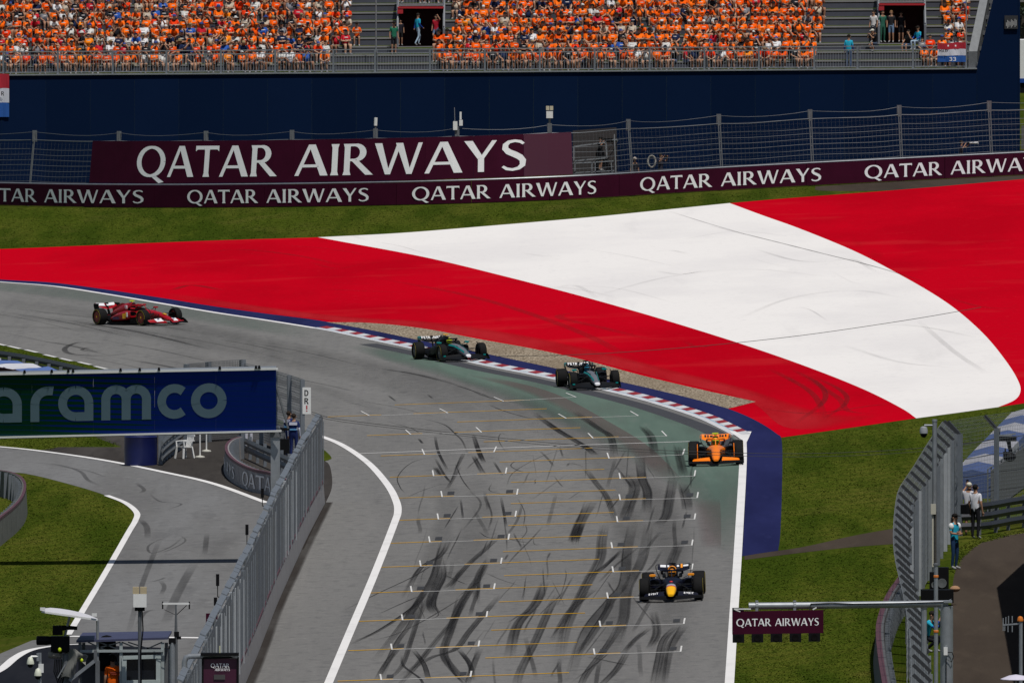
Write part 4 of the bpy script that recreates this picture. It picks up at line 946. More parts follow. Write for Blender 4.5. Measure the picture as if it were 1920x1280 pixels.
# cloth materials: individuals are tinted by their own object colour, the joined crowd by its stored dye
def obj_tint(name, which):
    m = bpy.data.materials.new(name); m.use_nodes = True; N, L = nodes_of(m); b = N['Principled BSDF']; b.inputs['Roughness'].default_value = .85; b.inputs['Specular IOR Level'].default_value = .1
    oi = N.new('ShaderNodeObjectInfo')
    if which == 'shirt': L.new(oi.outputs['Color'], b.inputs['Base Color'])
    else:
        rp = N.new('ShaderNodeValToRGB'); rp.color_ramp.interpolation = 'CONSTANT'; cr = rp.color_ramp
        cols = {'leg': [(.03, .035, .05), (.02, .02, .022), (.09, .12, .2), (.22, .19, .14), (.12, .12, .12)], 'hair': [(.02, .016, .013), (.05, .03, .018), (.012, .014, .03), (.62, .62, .6), (.7, .13, .01), (.02, .02, .02), (.3, .22, .12), (.04, .07, .25)], 'skin': [(.46, .26, .17), (.36, .19, .12), (.52, .31, .21), (.28, .14, .085)]}[which]
        while len(cr.elements) < len(cols): cr.elements.new(.5)
        for i, c in enumerate(cols): cr.elements[i].position = i/len(cols); cr.elements[i].color = (*c, 1)
        if which == 'leg': L.new(oi.outputs['Alpha'], rp.inputs[0])
        else:
            mu = N.new('ShaderNodeMath'); mu.operation = 'FRACT'; mm = N.new('ShaderNodeMath'); mm.operation = 'MULTIPLY'; mm.inputs[1].default_value = 7.31 if which == 'hair' else 3.17
            L.new(oi.outputs['Random'], mm.inputs[0]); L.new(mm.outputs[0], mu.inputs[0]); L.new(mu.outputs[0], rp.inputs[0])
        L.new(rp.outputs[0], b.inputs['Base Color'])
    return m
M_shirt, M_leg, M_hairc, M_skinc = [obj_tint('spectator_' + k, k) for k in ('shirt', 'leg', 'hair', 'skin')]
M_shoe = mat('shoes', (.25, .25, .25), .7); M_print = mat('shirt_print', (.75, .72, .68), .7); M_dark = mat('dark_detail', (.02, .015, .012), .6)
ZI = {'shirt': 0, 'leg': 1, 'skin': 2, 'arm': 2, 'hair': 3, 'shin': 2, 'shoe': 4, 'print': 5, 'dark': 6}
def proto_mesh(P, name='person', mats=None, zmap=None):
    V, F, Z = P; me = bpy.data.meshes.new(name); me.from_pydata(V, [], F); zm = zmap or ZI
    for m in (mats or [M_shirt, M_leg, M_skinc, M_hairc, M_shoe, M_print, M_dark]): me.materials.append(m)
    me.polygons.foreach_set('material_index', [zm[z] for z in Z]); me.polygons.foreach_set('use_smooth', [True]*len(F)); me.update(); return me
PM = [proto_mesh(P) for P in PROTOS]
OR = (.92, .115, .004)
SHIRTS = {'orange': [OR, (.85, .09, .004), (.95, .15, .006), (.72, .075, .004), (.98, .17, .01)], 'red-orange': [(.8, .045, .006)], 'black': [(.012, .012, .016), (.02, .02, .026)], 'navy': [(.012, .02, .06)], 'white': [(.7, .7, .72), (.62, .62, .6)], 'beige': [(.5, .42, .33)], 'grey': [(.2, .2, .22)], 'blue': [(.03, .1, .4)], 'red': [(.5, .015, .03)], 'amber': [(.9, .25, .01)]}
def pick(rg, w_or):
    x = rg.random()
    if x < w_or: return 'orange'
    return rg.choice(['red-orange', 'red-orange', 'black', 'black', 'black', 'navy', 'navy', 'white', 'white', 'white', 'beige', 'grey', 'blue', 'red', 'amber'])
rg = random.Random(21)
ordn = lambda n: '%d%s' % (n, 'th' if 10 <= n % 100 <= 20 else {1: 'st', 2: 'nd', 3: 'rd'}.get(n % 10, 'th'))
rowname = ['front', 'second', 'third', 'fourth']
crowd = MB(); tints = []
TROUS = [(.03, .035, .05), (.02, .02, .022), (.09, .12, .2), (.22, .19, .14), (.12, .12, .12)]; HAIRS = [(.02, .016, .013), (.05, .03, .018), (.012, .014, .03), (.62, .62, .6), (.7, .13, .01), (.02, .02, .02), (.3, .22, .12), (.04, .07, .25)]; SKINS = [(.46, .26, .17), (.36, .19, .12), (.52, .31, .21), (.28, .14, .085)]
count = 0; empty_seats = {('l', 0, 0)}
for r in range(0, 10):
    blocks = [('left', sx(-12), sx(618 if r < 2 else 655), .55), ('middle', sx(815 if r < 3 else (850 if r < 8 else 836)), sx(1532 + 3*r), .76), ('right', sx(1722 if r < 2 else 1770), sx(1806 + 3.2*r), .66)]
    blocks.append(('outer', sx(-322), sx(-16), .5))
    if r >= 8: blocks += [('left portal', sx(755), sx(828), .3), ('right portal', sx(1662), sx(1735), .4)]
    for bname, x0, x1, w_or in blocks:
        n = max(1, int((x1-x0)/.49))
        for k in range(n):
            if rg.random() < .025: continue
            x = x0 + (x1-x0)*(k+.5)/n + rg.uniform(-.13, .13); y = .35 + RUN*r + RUN*.80 + rg.uniform(-.04, .04); z = row_z(r) + .40
            kind = rg.choice([0, 0, 1, 1, 2, 3, 4, 5, 6, 6, 7] if rg.random() < .8 else [2, 3, 4])
            cn = pick(rg, w_or); col = rg.choice(SHIRTS[cn]); sc = rg.uniform(.84, 1.08); rz = rg.gauss(0, .45)
            if r <= 3 and count < 290 and bname != 'outer':
                o = link('person', PM[kind]); o.location = spt(x, y, z); o.rotation_euler = (rg.gauss(0, .05), rg.gauss(0, .04), rz); o.scale = (sc*rg.uniform(.95, 1.08), sc, sc); o.color = (*col, rg.random()); count += 1
                frm = ('%s from its right end' % ordn(n-k)) if bname == 'left' else ('%s from its left end' % ordn(k+1))
                tag(o, 'seated person in %s shirt, %s row of the %s block, %s' % (cn, rowname[r], bname, frm), 'person', 'spectators seated in the grandstand')
            else:
                V, F, Z = PROTOS[kind]; mt = Matrix.Translation(spt(x, y, z)) @ Matrix.Rotation(rz, 4, 'Z') @ Matrix.Scale(sc, 4)
                crowd.add([mt @ v for v in V], F)
                tr_, ha_, sk_ = rg.choice(TROUS), rg.choice(HAIRS), rg.choice(SKINS); cz = {'shirt': col, 'leg': tr_, 'skin': sk_, 'arm': sk_, 'hair': ha_, 'shin': sk_, 'shoe': (.25, .25, .25), 'print': (.75, .72, .68), 'dark': (.02, .02, .02)}
                tints += [cz[z_] for z_ in Z]
m = bpy.data.materials.new('crowd_cloth'); m.use_nodes = True; N, L = nodes_of(m); bq = N['Principled BSDF']; bq.inputs['Roughness'].default_value = .85; bq.inputs['Specular IOR Level'].default_value = .1
at = N.new('ShaderNodeAttribute'); at.attribute_name = 'dye'; L.new(at.outputs['Color'], bq.inputs['Base Color'])
me = bpy.data.meshes.new('crowd'); me.from_pydata(crowd.v, [], crowd.f); me.materials.append(m)
ca = me.attributes.new('dye', 'FLOAT_COLOR', 'FACE'); flat = []
for t in tints: flat += [*t, 1.0]
ca.data.foreach_set('color', flat); me.polygons.foreach_set('use_smooth', [True]*len(me.polygons)); me.update()
tag(link('crowd', me), 'rows of spectators, mostly in orange, filling the upper grandstand', 'crowd', kind='stuff')

# people who are not simply sitting in the rows
def wear(shirt, trousers, sleeve=None, hair=(.02, .016, .013), shin=None, skin=(.40, .22, .14), shoe=(.3, .3, .3), stripe=None):
    k = lambda c, n: mat('%s_%02x%02x%02x' % (n, int(c[0]*255), int(c[1]*255), int(c[2]*255)), c, .8, spec=.15, var=.25, scale=9)
    return [k(shirt, 'cloth'), k(trousers, 'cloth'), k(skin, 'skin'), k(hair, 'hair'), k(shoe, 'shoe'), k(stripe or (.75, .72, .68), 'print'), M_dark, k(sleeve or shirt, 'cloth'), k(shin or skin, 'cloth')]
ZP = {'shirt': 0, 'leg': 1, 'skin': 2, 'arm': 7, 'hair': 3, 'shin': 8, 'shoe': 4, 'print': 5, 'dark': 6}
def person(loc, label, pose=STAND, over=None, rz=0.0, mats=None, head='cap', sub=1, fingers=True, group=None, scale=1.0, bare_arms=True, print_=False, girth=1.0, face=True):
    P = proto(pose, over, head, sub, fingers, girth, print_, face); zm = dict(ZP)
    if bare_arms: zm['arm'] = 2
    o = link('person', proto_mesh(P, 'person', mats, zm)); o.location = loc; o.rotation_euler = (0, 0, rz); o.scale = (scale,)*3
    return tag(o, label, 'person', group)
WALK = dict(knL=(.10,-.22,.52), anL=(.10,-.10,.12), toL=(.11,-.27,.06), knR=(-.10,.02,.49), anR=(-.10,.26,.13), toR=(-.11,.12,.03), wrL=(.22,.08,.93), haL=(.22,.10,.84), wrR=(-.2,-.2,.98), haR=(-.2,-.28,.93))
RAISE = dict(elL=(.27,-.1,1.5), wrL=(.15,-.14,1.72), haL=(.1,-.15,1.8))
CROUCH = dict(pelvis=(0,.1,.42), spine=(0,.08,.58), chest=(0,-.02,.8), neck=(0,-.06,.94), jaw=(0,-.1,1.01), head=(0,-.1,1.10), crown=(0,-.1,1.175), shL=(.17,-.03,.88), shR=(-.17,-.03,.88), elL=(.22,-.25,.72), wrL=(.08,-.34,.92), haL=(.04,-.36,.99), elR=(-.22,-.25,.72), wrR=(-.08,-.34,.92), haR=(-.04,-.36,.99),
              hipL=(.1,.08,.40), hipR=(-.1,.08,.40), knL=(.16,-.32,.46), knR=(-.16,-.26,.34), anL=(.14,-.12,.08), anR=(-.14,.02,.1), toL=(.16,-.3,.03), toR=(-.15,-.16,.03))
DEN = (.09, .13, .22); LJ = (.35, .45, .55); CY = (.02, .38, .55); RB = (.02, .07, .35)
yA = lambda r: .35 + RUN*r + .3
def at_row(u, r, dy=0): return spt(sx(u), yA(r) + dy, row_z(r))
gp = 'people around the portals of the grandstand'
person(at_row(738, 2), 'standing person in green vest and black trousers left of the left portal', rz=.3, mats=wear((.02, .16, .09), (.012, .012, .015)), group=gp, scale=1.02, fingers=False)
person(at_row(750, 3, .4), 'small person in dark clothes with blue towel inside the left portal', rz=.1, mats=wear((.02, .02, .03), (.02, .02, .02)), group=gp, scale=.82, fingers=False, head='hair')
person(at_row(783, 3), 'person in cyan vest and pale jeans walking into the left portal', over=WALK, rz=2.2, mats=wear(CY, LJ, sleeve=RB, shin=LJ), group=gp, scale=1.0, fingers=False, bare_arms=False)
person(at_row(817, 3), 'person in red shirt and denim shorts leaning at the left portal, hand raised', over={**RAISE, 'knR': (-.08, -.28, .6), 'anR': (-.06, -.05, .32), 'toR': (-.06, -.2, .25)}, rz=-.3, mats=wear((.42, .012, .03), DEN), head='hair', group=gp, fingers=False, scale=.95)
o = person(at_row(668, 3, .4) + Vector((0, 0, .4)), 'lone person in orange shirt sitting on the empty steps beside the left block', pose=SIT, over=FOLD, mats=wear(OR, (.05, .05, .06)), group=gp, fingers=False, print_=True)
person(at_row(1592, 0, .1), 'steward in cyan vest and jeans standing at the front railing by the empty stairs', rz=3.0, mats=wear(CY, DEN, sleeve=RB, shin=DEN), bare_arms=False, group=gp, fingers=False, scale=1.04)
person(at_row(1640, 3, -.1), 'person in white shirt standing left of the right portal', rz=-.5, mats=wear((.7, .68, .66), (.05, .05, .06)), head='hair', group=gp, fingers=False)
person(at_row(1640, 2, -.1), 'person in black shirt and white cap crouching with a camera left of the right portal', over=CROUCH, rz=-.9, mats=wear((.012, .012, .014), (.06, .08, .12), hair=(.6, .58, .5)), group=gp, fingers=False)
person(at_row(1657, 3, -.1), 'person in long green dress beside the right portal', rz=.4, mats=wear((.03, .13, .09), (.03, .12, .08), shin=(.03, .12, .08)), head='long', group=gp, fingers=False)
person(at_row(1673, 3, -.2), 'person in black top and denim shorts standing in front of the right portal', rz=-.2, mats=wear((.02, .02, .024), (.16, .24, .36), hair=(.2, .11, .05)), head='long', group=gp, fingers=False)
person(at_row(1692, 3, .7), 'person in black standing back inside the right portal', rz=0, mats=wear((.012, .012, .014), (.012, .012, .014)), head='hair', group=gp, fingers=False, scale=.95)
person(at_row(1706, 2, .2) + Vector((0, 0, .25)), 'person in black vest sitting with raised bare arms before the right portal', pose=SIT, over=HAND_FACE, rz=-.7, mats=wear((.02, .02, .022), (.05, .09, .16)), head='hair', group=gp, fingers=False)
person(at_row(1724, 2, .1) + Vector((0, 0, .45)), 'steward in cyan and blue top with pale jeans sitting right of the right portal', pose=SIT, rz=-.8, mats=wear(CY, LJ, sleeve=RB, shin=LJ), bare_arms=False, group=gp, fingers=False)
# ------------------------------------------------------------------ racing cars (nose along +X, built 1:1)
M_tyre = mat('tyre_rubber', (.009, .009, .0095), .8, var=.4, scale=8, dark=(.018, .017, .016), spec=.12)
M_carbon = mat('carbon_fibre', (.004, .004, .0045), .6, spec=.12)
M_rimblk = mat('rim_black', (.02, .02, .022), .35, metal=.4)
M_susp = mat('suspension_black', (.01, .01, .011), .5, spec=.25)
M_vis = mat('visor', (.01, .01, .012), .12)
def paint(name, c, rough=.38): return mat('paint_' + name, c, rough, spec=.35, coat=.15)
def oval(x, hw, z0, z1, n=14, sq=2.6, y=0.0):
    """superellipse section of the body at station x"""
    out = []; zc, hz = (z0+z1)/2, (z1-z0)/2
    for k in range(n):
        a = 2*math.pi*k/n + math.pi/n; c, s = math.cos(a), math.sin(a)
        out.append(Vector((x, y + hw*math.copysign(abs(c)**(2/sq), c), zc + hz*math.copysign(abs(s)**(2/sq), s))))
    return out
def race_car(front_px, fwd, label, liv):
    """front_px: surveyed point under the front axle; fwd: heading in plan; liv: livery"""
    f = Vector((fwd[0], fwd[1], 0)).normalized()
    p = W(*front_px, .018); c = p - f*1.80
    e = empty('racing_car', G(c.x, c.y, .018), label, 'racing car', 'single-seater racing cars on the circuit')
    yaw = math.atan2(f.y, f.x); roll_cross = math.atan(KX)
    e.rotation_euler = (Matrix.Rotation(-roll_cross, 3, 'Y') @ Matrix.Rotation(yaw, 3, 'Z')).to_euler()
    L = liv; body, acc = L['body'], L['accent']
    def part(b, name, m, parent=e, smooth=True): return b.build(name, m, parent, local=True, smooth=smooth)
    # survival cell
    b = MB(); b.loft([oval(1.75, .165, .27, .57), oval(1.45, .19, .25, .615), oval(1.1, .22, .23, .65), oval(.75, .27, .2, .675), oval(.45, .33, .16, .66), oval(.1, .36, .13, .62), oval(-.3, .36, .12, .62), oval(-.7, .30, .12, .60)])
    cell = part(b, 'survival_cell', L.get('cell', body))
    for s in (1, -1):     # cockpit rim padding
        b = MB(); b.loft([oval(.42, .03, .64, .69, 8, 2, s*.22), oval(.1, .05, .62, .72, 8, 2, s*.26), oval(-.25, .06, .6, .76, 8, 2, s*.26)]); part(b, 'headrest', L.get('headrest', M_carbon))
    b = MB(); b.loft([oval(.47, .19, .655, .672), oval(.05, .22, .62, .635), oval(-.22, .21, .62, .635)]); part(b, 'cockpit_opening', M_black, cell)
    # nose
    secs = [(2.86, .085, .18, .25), (2.78, .112, .165, .295), (2.5, .138, .18, .38), (2.2, .160, .215, .47), (1.98, .165, .24, .525), (1.76, .166, .268, .572)]
    for i, (m_, a, z_) in enumerate(L['nose']):
        pass
    cuts = L['nose']      # list of (material, x from, x to)
    def sec(x):
        for (a, b_) in zip(secs, secs[1:]):
            if b_[0] <= x <= a[0]:
                t = (a[0]-x)/(a[0]-b_[0]); return [a[i] + (b_[i]-a[i])*t for i in range(4)]
        return list(secs[-1])
    for m_, xa, xb in cuts:
        xs_ = [xa + (xb-xa)*k/4 for k in range(5)]; b = MB(); b.loft([oval(*sec(x)) for x in xs_]); part(b, 'nose', m_)
    if L.get('nose_stripe'):
        b = MB(); b.loft([[Vector((x, s_*sec(x)[1]*.62*L.get('stripe_w', 1) , sec(x)[3]*.93+.012 if s_ else sec(x)[3]+.012)) for s_ in (-1, 0, 1)] + [Vector((x, 0, sec(x)[3]-.03))] for x in (2.8, 2.5, 2.2, 1.98, 1.78)])
        part(b, 'nose_stripe', L['nose_stripe'])
    if L.get('top_panel'):    # coloured panel in front of the driver
        b = MB(); b.loft([[Vector((x, -w_, z_-.02)), Vector((x, 0, z_+.012)), Vector((x, w_, z_-.02)), Vector((x, 0, z_-.05))] for x, w_, z_ in ((1.75, .10, .575), (1.2, .11, .65), (.8, .12, .68), (.5, .10, .685))]); part(b, 'top_panel', L['top_panel'])
    # airbox and engine cover
    b = MB(); b.loft([oval(-.26, .115, .72, .955), oval(-.42, .15, .55, .965), oval(-.8, .17, .35, .93), oval(-1.2, .15, .3, .82), oval(-1.6, .12, .28, .68), oval(-2.05, .07, .28, .50)])
    part(b, 'engine_cover', L.get('cover', body))
    b = MB(); b.loft([oval(-.235, .105, .745, .94), oval(-.262, .105, .745, .94)]); ib = part(b, 'air_intake', M_black)
    if L.get('intake_ring'):
        b = MB(); b.tube([Vector((-.245, .118*math.cos(t), .845 + .115*math.sin(t))) for t in [R(-50 + 280*k/14) for k in range(15)]], .022, 6); part(b, 'intake_ring', L['intake_ring'], ib)
    b = MB(); b.slab([(-.75, -.01, .90), (-1.3, -.01, .78), (-1.95, -.01, .52), (-2.0, -.01, .70), (-1.2, -.01, .93)], (0, 1, 0), .02); part(b, 'shark_fin', L.get('fin', body), smooth=False)
    b = MB(); b.box((-.38, 0, 1.0), (.10, .03, .05)); b.loft([oval(-.33, .125, 1.015, 1.055, 10, 3), oval(-.46, .11, 1.015, 1.06, 10, 3)]); part(b, 'roll_hoop_camera', L['cam'])
    # halo
    hp = [(-.22, .32, .74), (.05, .315, .83), (.32, .26, .865), (.52, .13, .872), (.58, 0, .872), (.52, -.13, .872), (.32, -.26, .865), (.05, -.315, .83), (-.22, -.32, .74)]
    b = MB(); b.tube([Vector(q) for q in spline(hp, 4)], .034, 8); part(b, 'halo', L['halo'])
    b = MB(); b.loft([oval(.60, .018, .85, .885, 8, 2), oval(.70, .016, .76, .80, 8, 2), oval(.78, .02, .64, .70, 8, 2)]); part(b, 'halo_pillar', L['halo'])
    # sidepods, floor, diffuser
    for s in (1, -1):
        b = MB(); b.loft([oval(.52, .17, .34, .61, 12, 3.2, s*.53), oval(.35, .20, .27, .625, 12, 3.2, s*.54), oval(-.1, .22, .19, .61, 12, 3.0, s*.52), oval(-.7, .22, .14, .52, 12, 2.8, s*.44), oval(-1.2, .18, .13, .41, 12, 2.6, s*.34), oval(-1.65, .12, .13, .31, 12, 2.4, s*.24)])
        sp_ = part(b, 'sidepod', L.get('pod', body))
        b = MB(); b.loft([oval(.528, .14, .42, .585, 10, 3, s*.53), oval(.50, .14, .42, .585, 10, 3, s*.53)]); part(b, 'inlet', M_black, sp_)
        if L.get('pod_badge'):
            for m_, x_, z_, w_, h_ in L['pod_badge']:
                b = MB(); b.box((x_, s*(.757 if x_ > -.3 else .70), z_), (w_, .02, h_), rot=Matrix.Rotation(s*(-.12 if x_ > -.3 else -.2), 3, 'Z')); part(b, 'badge', m_, sp_, smooth=False)
        b = MB(); b.slab([(1.02, s*.30, .07), (.85, s*.62, .07), (.3, s*.74, .055), (-1.3, s*.76, .055), (-1.42, s*.5, .06), (-1.42, s*.05, .06), (1.02, s*.05, .07)], (0, 0, 1), .035); part(b, 'floor', M_carbon, smooth=False)
        b = MB()
        for k in range(3): b.slab([(1.05-.03*k, s*(.34+.12*k), .06), (.45, s*(.42+.13*k), .06), (.5, s*(.42+.13*k), .28), (.95, s*(.36+.12*k), .32)], (0, s, 0), .012)
        part(b, 'floor_fences', M_carbon, smooth=False)
        b = MB(); b.slab([(.2, s*.755, .06), (-1.25, s*.765, .06), (-1.25, s*.765, .13), (.2, s*.755, .10)], (0, s, 0), .012); part(b, 'floor_edge', L.get('edge', M_carbon), smooth=False)
        # mirrors
        b = MB(); b.loft([oval(.66, .10, .70, .765, 10, 3, s*.60), oval(.56, .105, .69, .775, 10, 3, s*.60)]); mi = part(b, 'mirror', L['mirror'])
        b = MB(); b.bar((.6, s*.34, .62), (.6, s*.52, .71), .03, .015); b.bar((.52, s*.62, .62), (.58, s*.63, .70), .03, .012); part(b, 'mirror_stalk', M_carbon, mi, smooth=False)
    b = MB(); b.loft([oval(-1.45, .5, .06, .2, 12, 4), oval(-2.25, .5, .2, .36, 12, 4)], caps=True); part(b, 'diffuser', M_carbon)
    b = MB(); b.box((-2.34, 0, .34), (.06, .1, .12)); part(b, 'rain_light', mat('rain_light', (.25, .01, .01), .3), smooth=False)
    # front wing
    for s in (1, -1):
        def wing(x0, z_in, z_out, ch, y0, y1, sweep, n=8, tw=.0):
            secs_ = []
            for k in range(n+1):
                t = k/n; y = y0 + (y1-y0)*t; z = z_in + (z_out-z_in)*t**1.4; x = x0 - sweep*t**1.5; cc = ch*(1-.25*t)
                secs_.append([Vector((x, s*y, z)), Vector((x-cc*.5, s*y, z+.020+tw*.4)), Vector((x-cc, s*y, z+.05+tw)), Vector((x-cc, s*y, z+.036+tw)), Vector((x-cc*.5, s*y, z+.004+tw*.4))])
            return secs_
        b = MB(); b.loft(wing(2.93, .075, .105, .30, .03, .96, .36)); fw = part(b, 'front_wing', L.get('fw_main', M_carbon))
        b = MB(); b.loft(wing(2.70, .115, .105, .18, .14, .94, .26, tw=.02)); part(b, 'front_flap', L['fw_flap'], fw)
        b = MB(); b.loft(wing(2.55, .170, .135, .15, .21, .84, .24, tw=.025)); part(b, 'front_flap', L['fw_flap2'], fw)
        b = MB(); b.loft(wing(2.43, .225, .165, .12, .23, .82, .22, tw=.025)); part(b, 'front_flap', L['fw_flap3'], fw)
        b = MB(); b.loft([[Vector((x, s*(y-.008), z0)), Vector((x, s*(y+.012), z0)), Vector((x, s*(y+.012), z1)), Vector((x, s*(y-.008), z1))] for x, y, z0, z1 in ((2.62, .955, .06, .11), (2.4, .975, .055, .22), (2.2, .985, .055, .29), (2.08, .99, .06, .27))]); part(b, 'endplate', L.get('endplate', M_carbon), fw, smooth=False)
        if L.get('fw_patch'):
            b = MB(); 
            b.add([Vector((2.425, s*.24, .232)), Vector((2.315, s*.24, .305)), Vector((2.255, s*.56, .288)), Vector((2.37, s*.56, .215))], [[0, 1, 2, 3]]); b.add([Vector((2.545, s*.24, .180)), Vector((2.41, s*.24, .25)), Vector((2.36, s*.56, .238)), Vector((2.49, s*.56, .168))], [[0, 1, 2, 3]])
            fp = part(b, 'flap_panel', L['fw_patch'], fw, smooth=False)
            b = MB(); b.lathe([(.001, 0), (.055, 0), (.055, .004), (.001, .004)], (2.36, s*.40, .292), 'Z', 14); part(b, 'round_emblem', L['fw_badge'], fp)
        if L.get('fw_text'):
            b = letters(L['fw_text'], SANS, lambda x, y, k: Vector((2.47 - .09*(x if s > 0 else 1-x) - .07*y, .40 + .30*x if s > 0 else -.70 + .30*x, .238 + .052*y + .0008*(k % 3) - .03*(x if s > 0 else 1-x))), gap=.12); part(b, 'flap_lettering', M_letter, fw, smooth=False)
        # front suspension
        b = MB(); yw = s*.70
        for a, c_ in (((2.02, s*.14, .47), (1.83, yw, .50)), ((1.45, s*.2, .50), (1.78, yw, .49)), ((2.02, s*.14, .29), (1.83, yw, .22)), ((1.40, s*.2, .27), (1.78, yw, .22)), ((1.62, s*.17, .53), (1.80, yw, .27)), ((1.9, s*.15, .36), (1.88, yw, .36))): b.bar(a, c_, .055, .018)
        part(b, 'front_suspension', M_susp, smooth=False)
        b = MB(); yw = s*.62
        for a, c_ in (((-1.4, s*.14, .47), (-1.76, yw, .49)), ((-2.0, s*.1, .45), (-1.82, yw, .49)), ((-1.35, s*.2, .26), (-1.76, yw, .22)), ((-2.05, s*.1, .24), (-1.82, yw, .22)), ((-1.8, s*.1, .33), (-1.8, yw, .34))): b.bar(a, c_, .055, .018)
        part(b, 'rear_suspension', M_susp, smooth=False)
        # brake winglet over the front wheel
        b = MB(); b.tube([Vector((1.8 + .40*math.cos(t), s*.655, .36 + .40*math.sin(t))) for t in [R(20 + 75*k/8) for k in range(9)]], .014, 6); part(b, 'wheel_bow', L.get('bow', M_carbon))
        b = MB(); b.box((1.85, s*.66, .36), (.34, .03, .36)); part(b, 'brake_duct', L.get('bow', M_carbon), smooth=False)
        # wheels
        for x, w_, y_ in ((1.80, .305, .84), (-1.80, .405, .79)):
            steer = Matrix.Rotation(L.get('steer', 0) if x > 0 else 0, 4, 'Z')
            wh = bpy.data.objects.new('wheel', None); COL.objects.link(wh); wh.parent = e; wh.location = (x, s*y_, .36); wh.rotation_euler = (0, 0, L.get('steer', 0) if x > 0 else 0); wh.empty_display_size = .2
            b = MB(); h = w_/2; b.lathe([(.245, -h+.02), (.30, -h), (.335, -h+.012), (.354, -h+.04), (.36, -h*.4), (.36, h*.4), (.354, h-.04), (.335, h-.012), (.30, h), (.245, h-.02)], (0, 0, 0), 'Y', 32, closed=True); part(b, 'tyre', M_tyre, wh)
            b = MB(); b.lathe([(.02, -h+.05), (.10, -h+.03), (.235, -h+.045), (.25, -h+.03), (.25, h-.03), (.235, h-.045), (.10, h-.03), (.02, h-.05)], (0, 0, 0), 'Y', 24); rim = part(b, 'rim', L['rim'], wh)
            b = MB(); b.lathe([(.302, s*(h-.003)), (.315, s*(h-.006)), (.315, s*(h-.001)), (.302, s*(h+.001))], (0, 0, 0), 'Y', 32, closed=True); part(b, 'yellow_band', mat('tyre_yellow', (.34, .26, .01), .7), wh)
            b = MB(); b.lathe([(.001, s*(h-.03)), (.05, s*(h-.03)), (.05, s*(h-.02)), (.001, s*(h-.015))], (0, 0, 0), 'Y', 12); part(b, 'wheel_nut', L.get('nut', M_steel), rim)
    # rear wing: spooned plane, flap, curved endplates, beam wing, pylon
    def rw(x0, zc, zt, ch, rise, y1=.50, n=12):
        secs_ = []
        for k in range(n+1):
            y = -y1 + 2*y1*k/n; t = abs(y)/y1; z = zc + (zt-zc)*t**2.2
            secs_.append([Vector((x0, y, z)), Vector((x0-ch*.5, y, z+rise*.4)), Vector((x0-ch, y, z+rise)), Vector((x0-ch, y, z+rise-.015)), Vector((x0-ch*.5, y, z+rise*.4-.02))])
        return secs_
    b = MB(); b.loft(rw(-2.28, .66, .76, .26, .10)); rwm = part(b, 'rear_wing', L['rw_main'])
    b = MB(); b.loft(rw(-2.50, .775, .80, .14, .125)); part(b, 'rear_flap', L['rw_flap'], rwm)
    for s in (1, -1):
        ep = [(.50, .915), (.545, .905), (.565, .87), (.56, .78), (.53, .66), (.47, .54), (.43, .42), (.42, .30)]
        for sect, mm in (((0, 4), L['rw_tip']), ((3, 8), M_carbon)):
            pts_ = ep[sect[0]:sect[1]]; b = MB()
            for (ya, za), (yb, zb) in zip(pts_, pts_[1:]):
                b.add([Vector((-2.25, s*ya, za)), Vector((-2.66, s*ya, za)), Vector((-2.66, s*yb, zb)), Vector((-2.25, s*yb, zb)), Vector((-2.25, s*(ya-.014), za)), Vector((-2.66, s*(ya-.014), za)), Vector((-2.66, s*(yb-.014), zb)), Vector((-2.25, s*(yb-.014), zb))], [[0,1,2,3],[7,6,5,4],[0,4,5,1],[3,2,6,7],[0,3,7,4],[1,5,6,2]])
            part(b, 'rear_endplate', mm, rwm, smooth=False)
    b = MB(); b.loft(rw(-2.25, .36, .33, .22, .07, .42)); part(b, 'beam_wing', M_carbon)
    b = MB(); b.slab([(-2.15, -.012, .42), (-2.35, -.012, .42), (-2.5, -.012, .80), (-2.36, -.012, .80)], (0, 1, 0), .024); b.loft([oval(-2.36, .04, .86, .93, 8, 3), oval(-2.56, .035, .87, .93, 8, 3)]); part(b, 'wing_pylon', M_carbon, smooth=False)
    if L.get('rw_text'):
        txt, mm, x0_, x1_ = L['rw_text']
        b = letters(txt, SANS, lambda x, y, k: Vector((-2.485 - .115*y - .003, (x0_ + (x1_-x0_)*x), .80 + .02*abs((x0_ + (x1_-x0_)*x)/.5)**2 + .095*y + .004 + .0006*(k % 3))), gap=.1); part(b, 'wing_lettering', mm, rwm, smooth=False)
    for m_, ya, yb, z0, z1 in L.get('rw_blocks', []):
        def zz_(y, q): return .778 + .025*(abs(y)/.5)**2.2 + .125*q + .006
        b = MB(); b.add([Vector((-2.497 - .13*q, y, zz_(y, q))) for y, q in ((ya, z0), (yb, z0), (yb, z1), (ya, z1))], [[0, 1, 2, 3]]); part(b, 'wing_panel', m_, rwm, smooth=False)
    if L.get('rw_blocks_main'):
        for m_, ya, yb, z0, z1 in L['rw_blocks_main']:
            b = MB(); f_ = lambda y, q: Vector((-2.28 - .26*q, y, .66 + .10*(abs(y)/.5)**2.2 + .10*q + .012)); b.add([f_(ya, z0), f_(yb, z0), f_(yb, z1), f_(ya, z1)], [[0, 1, 2, 3]]); part(b, 'wing_panel', m_, rwm, smooth=False)
    for fn in L.get('extra', []): fn(part)
    # the driver
    hx = .02
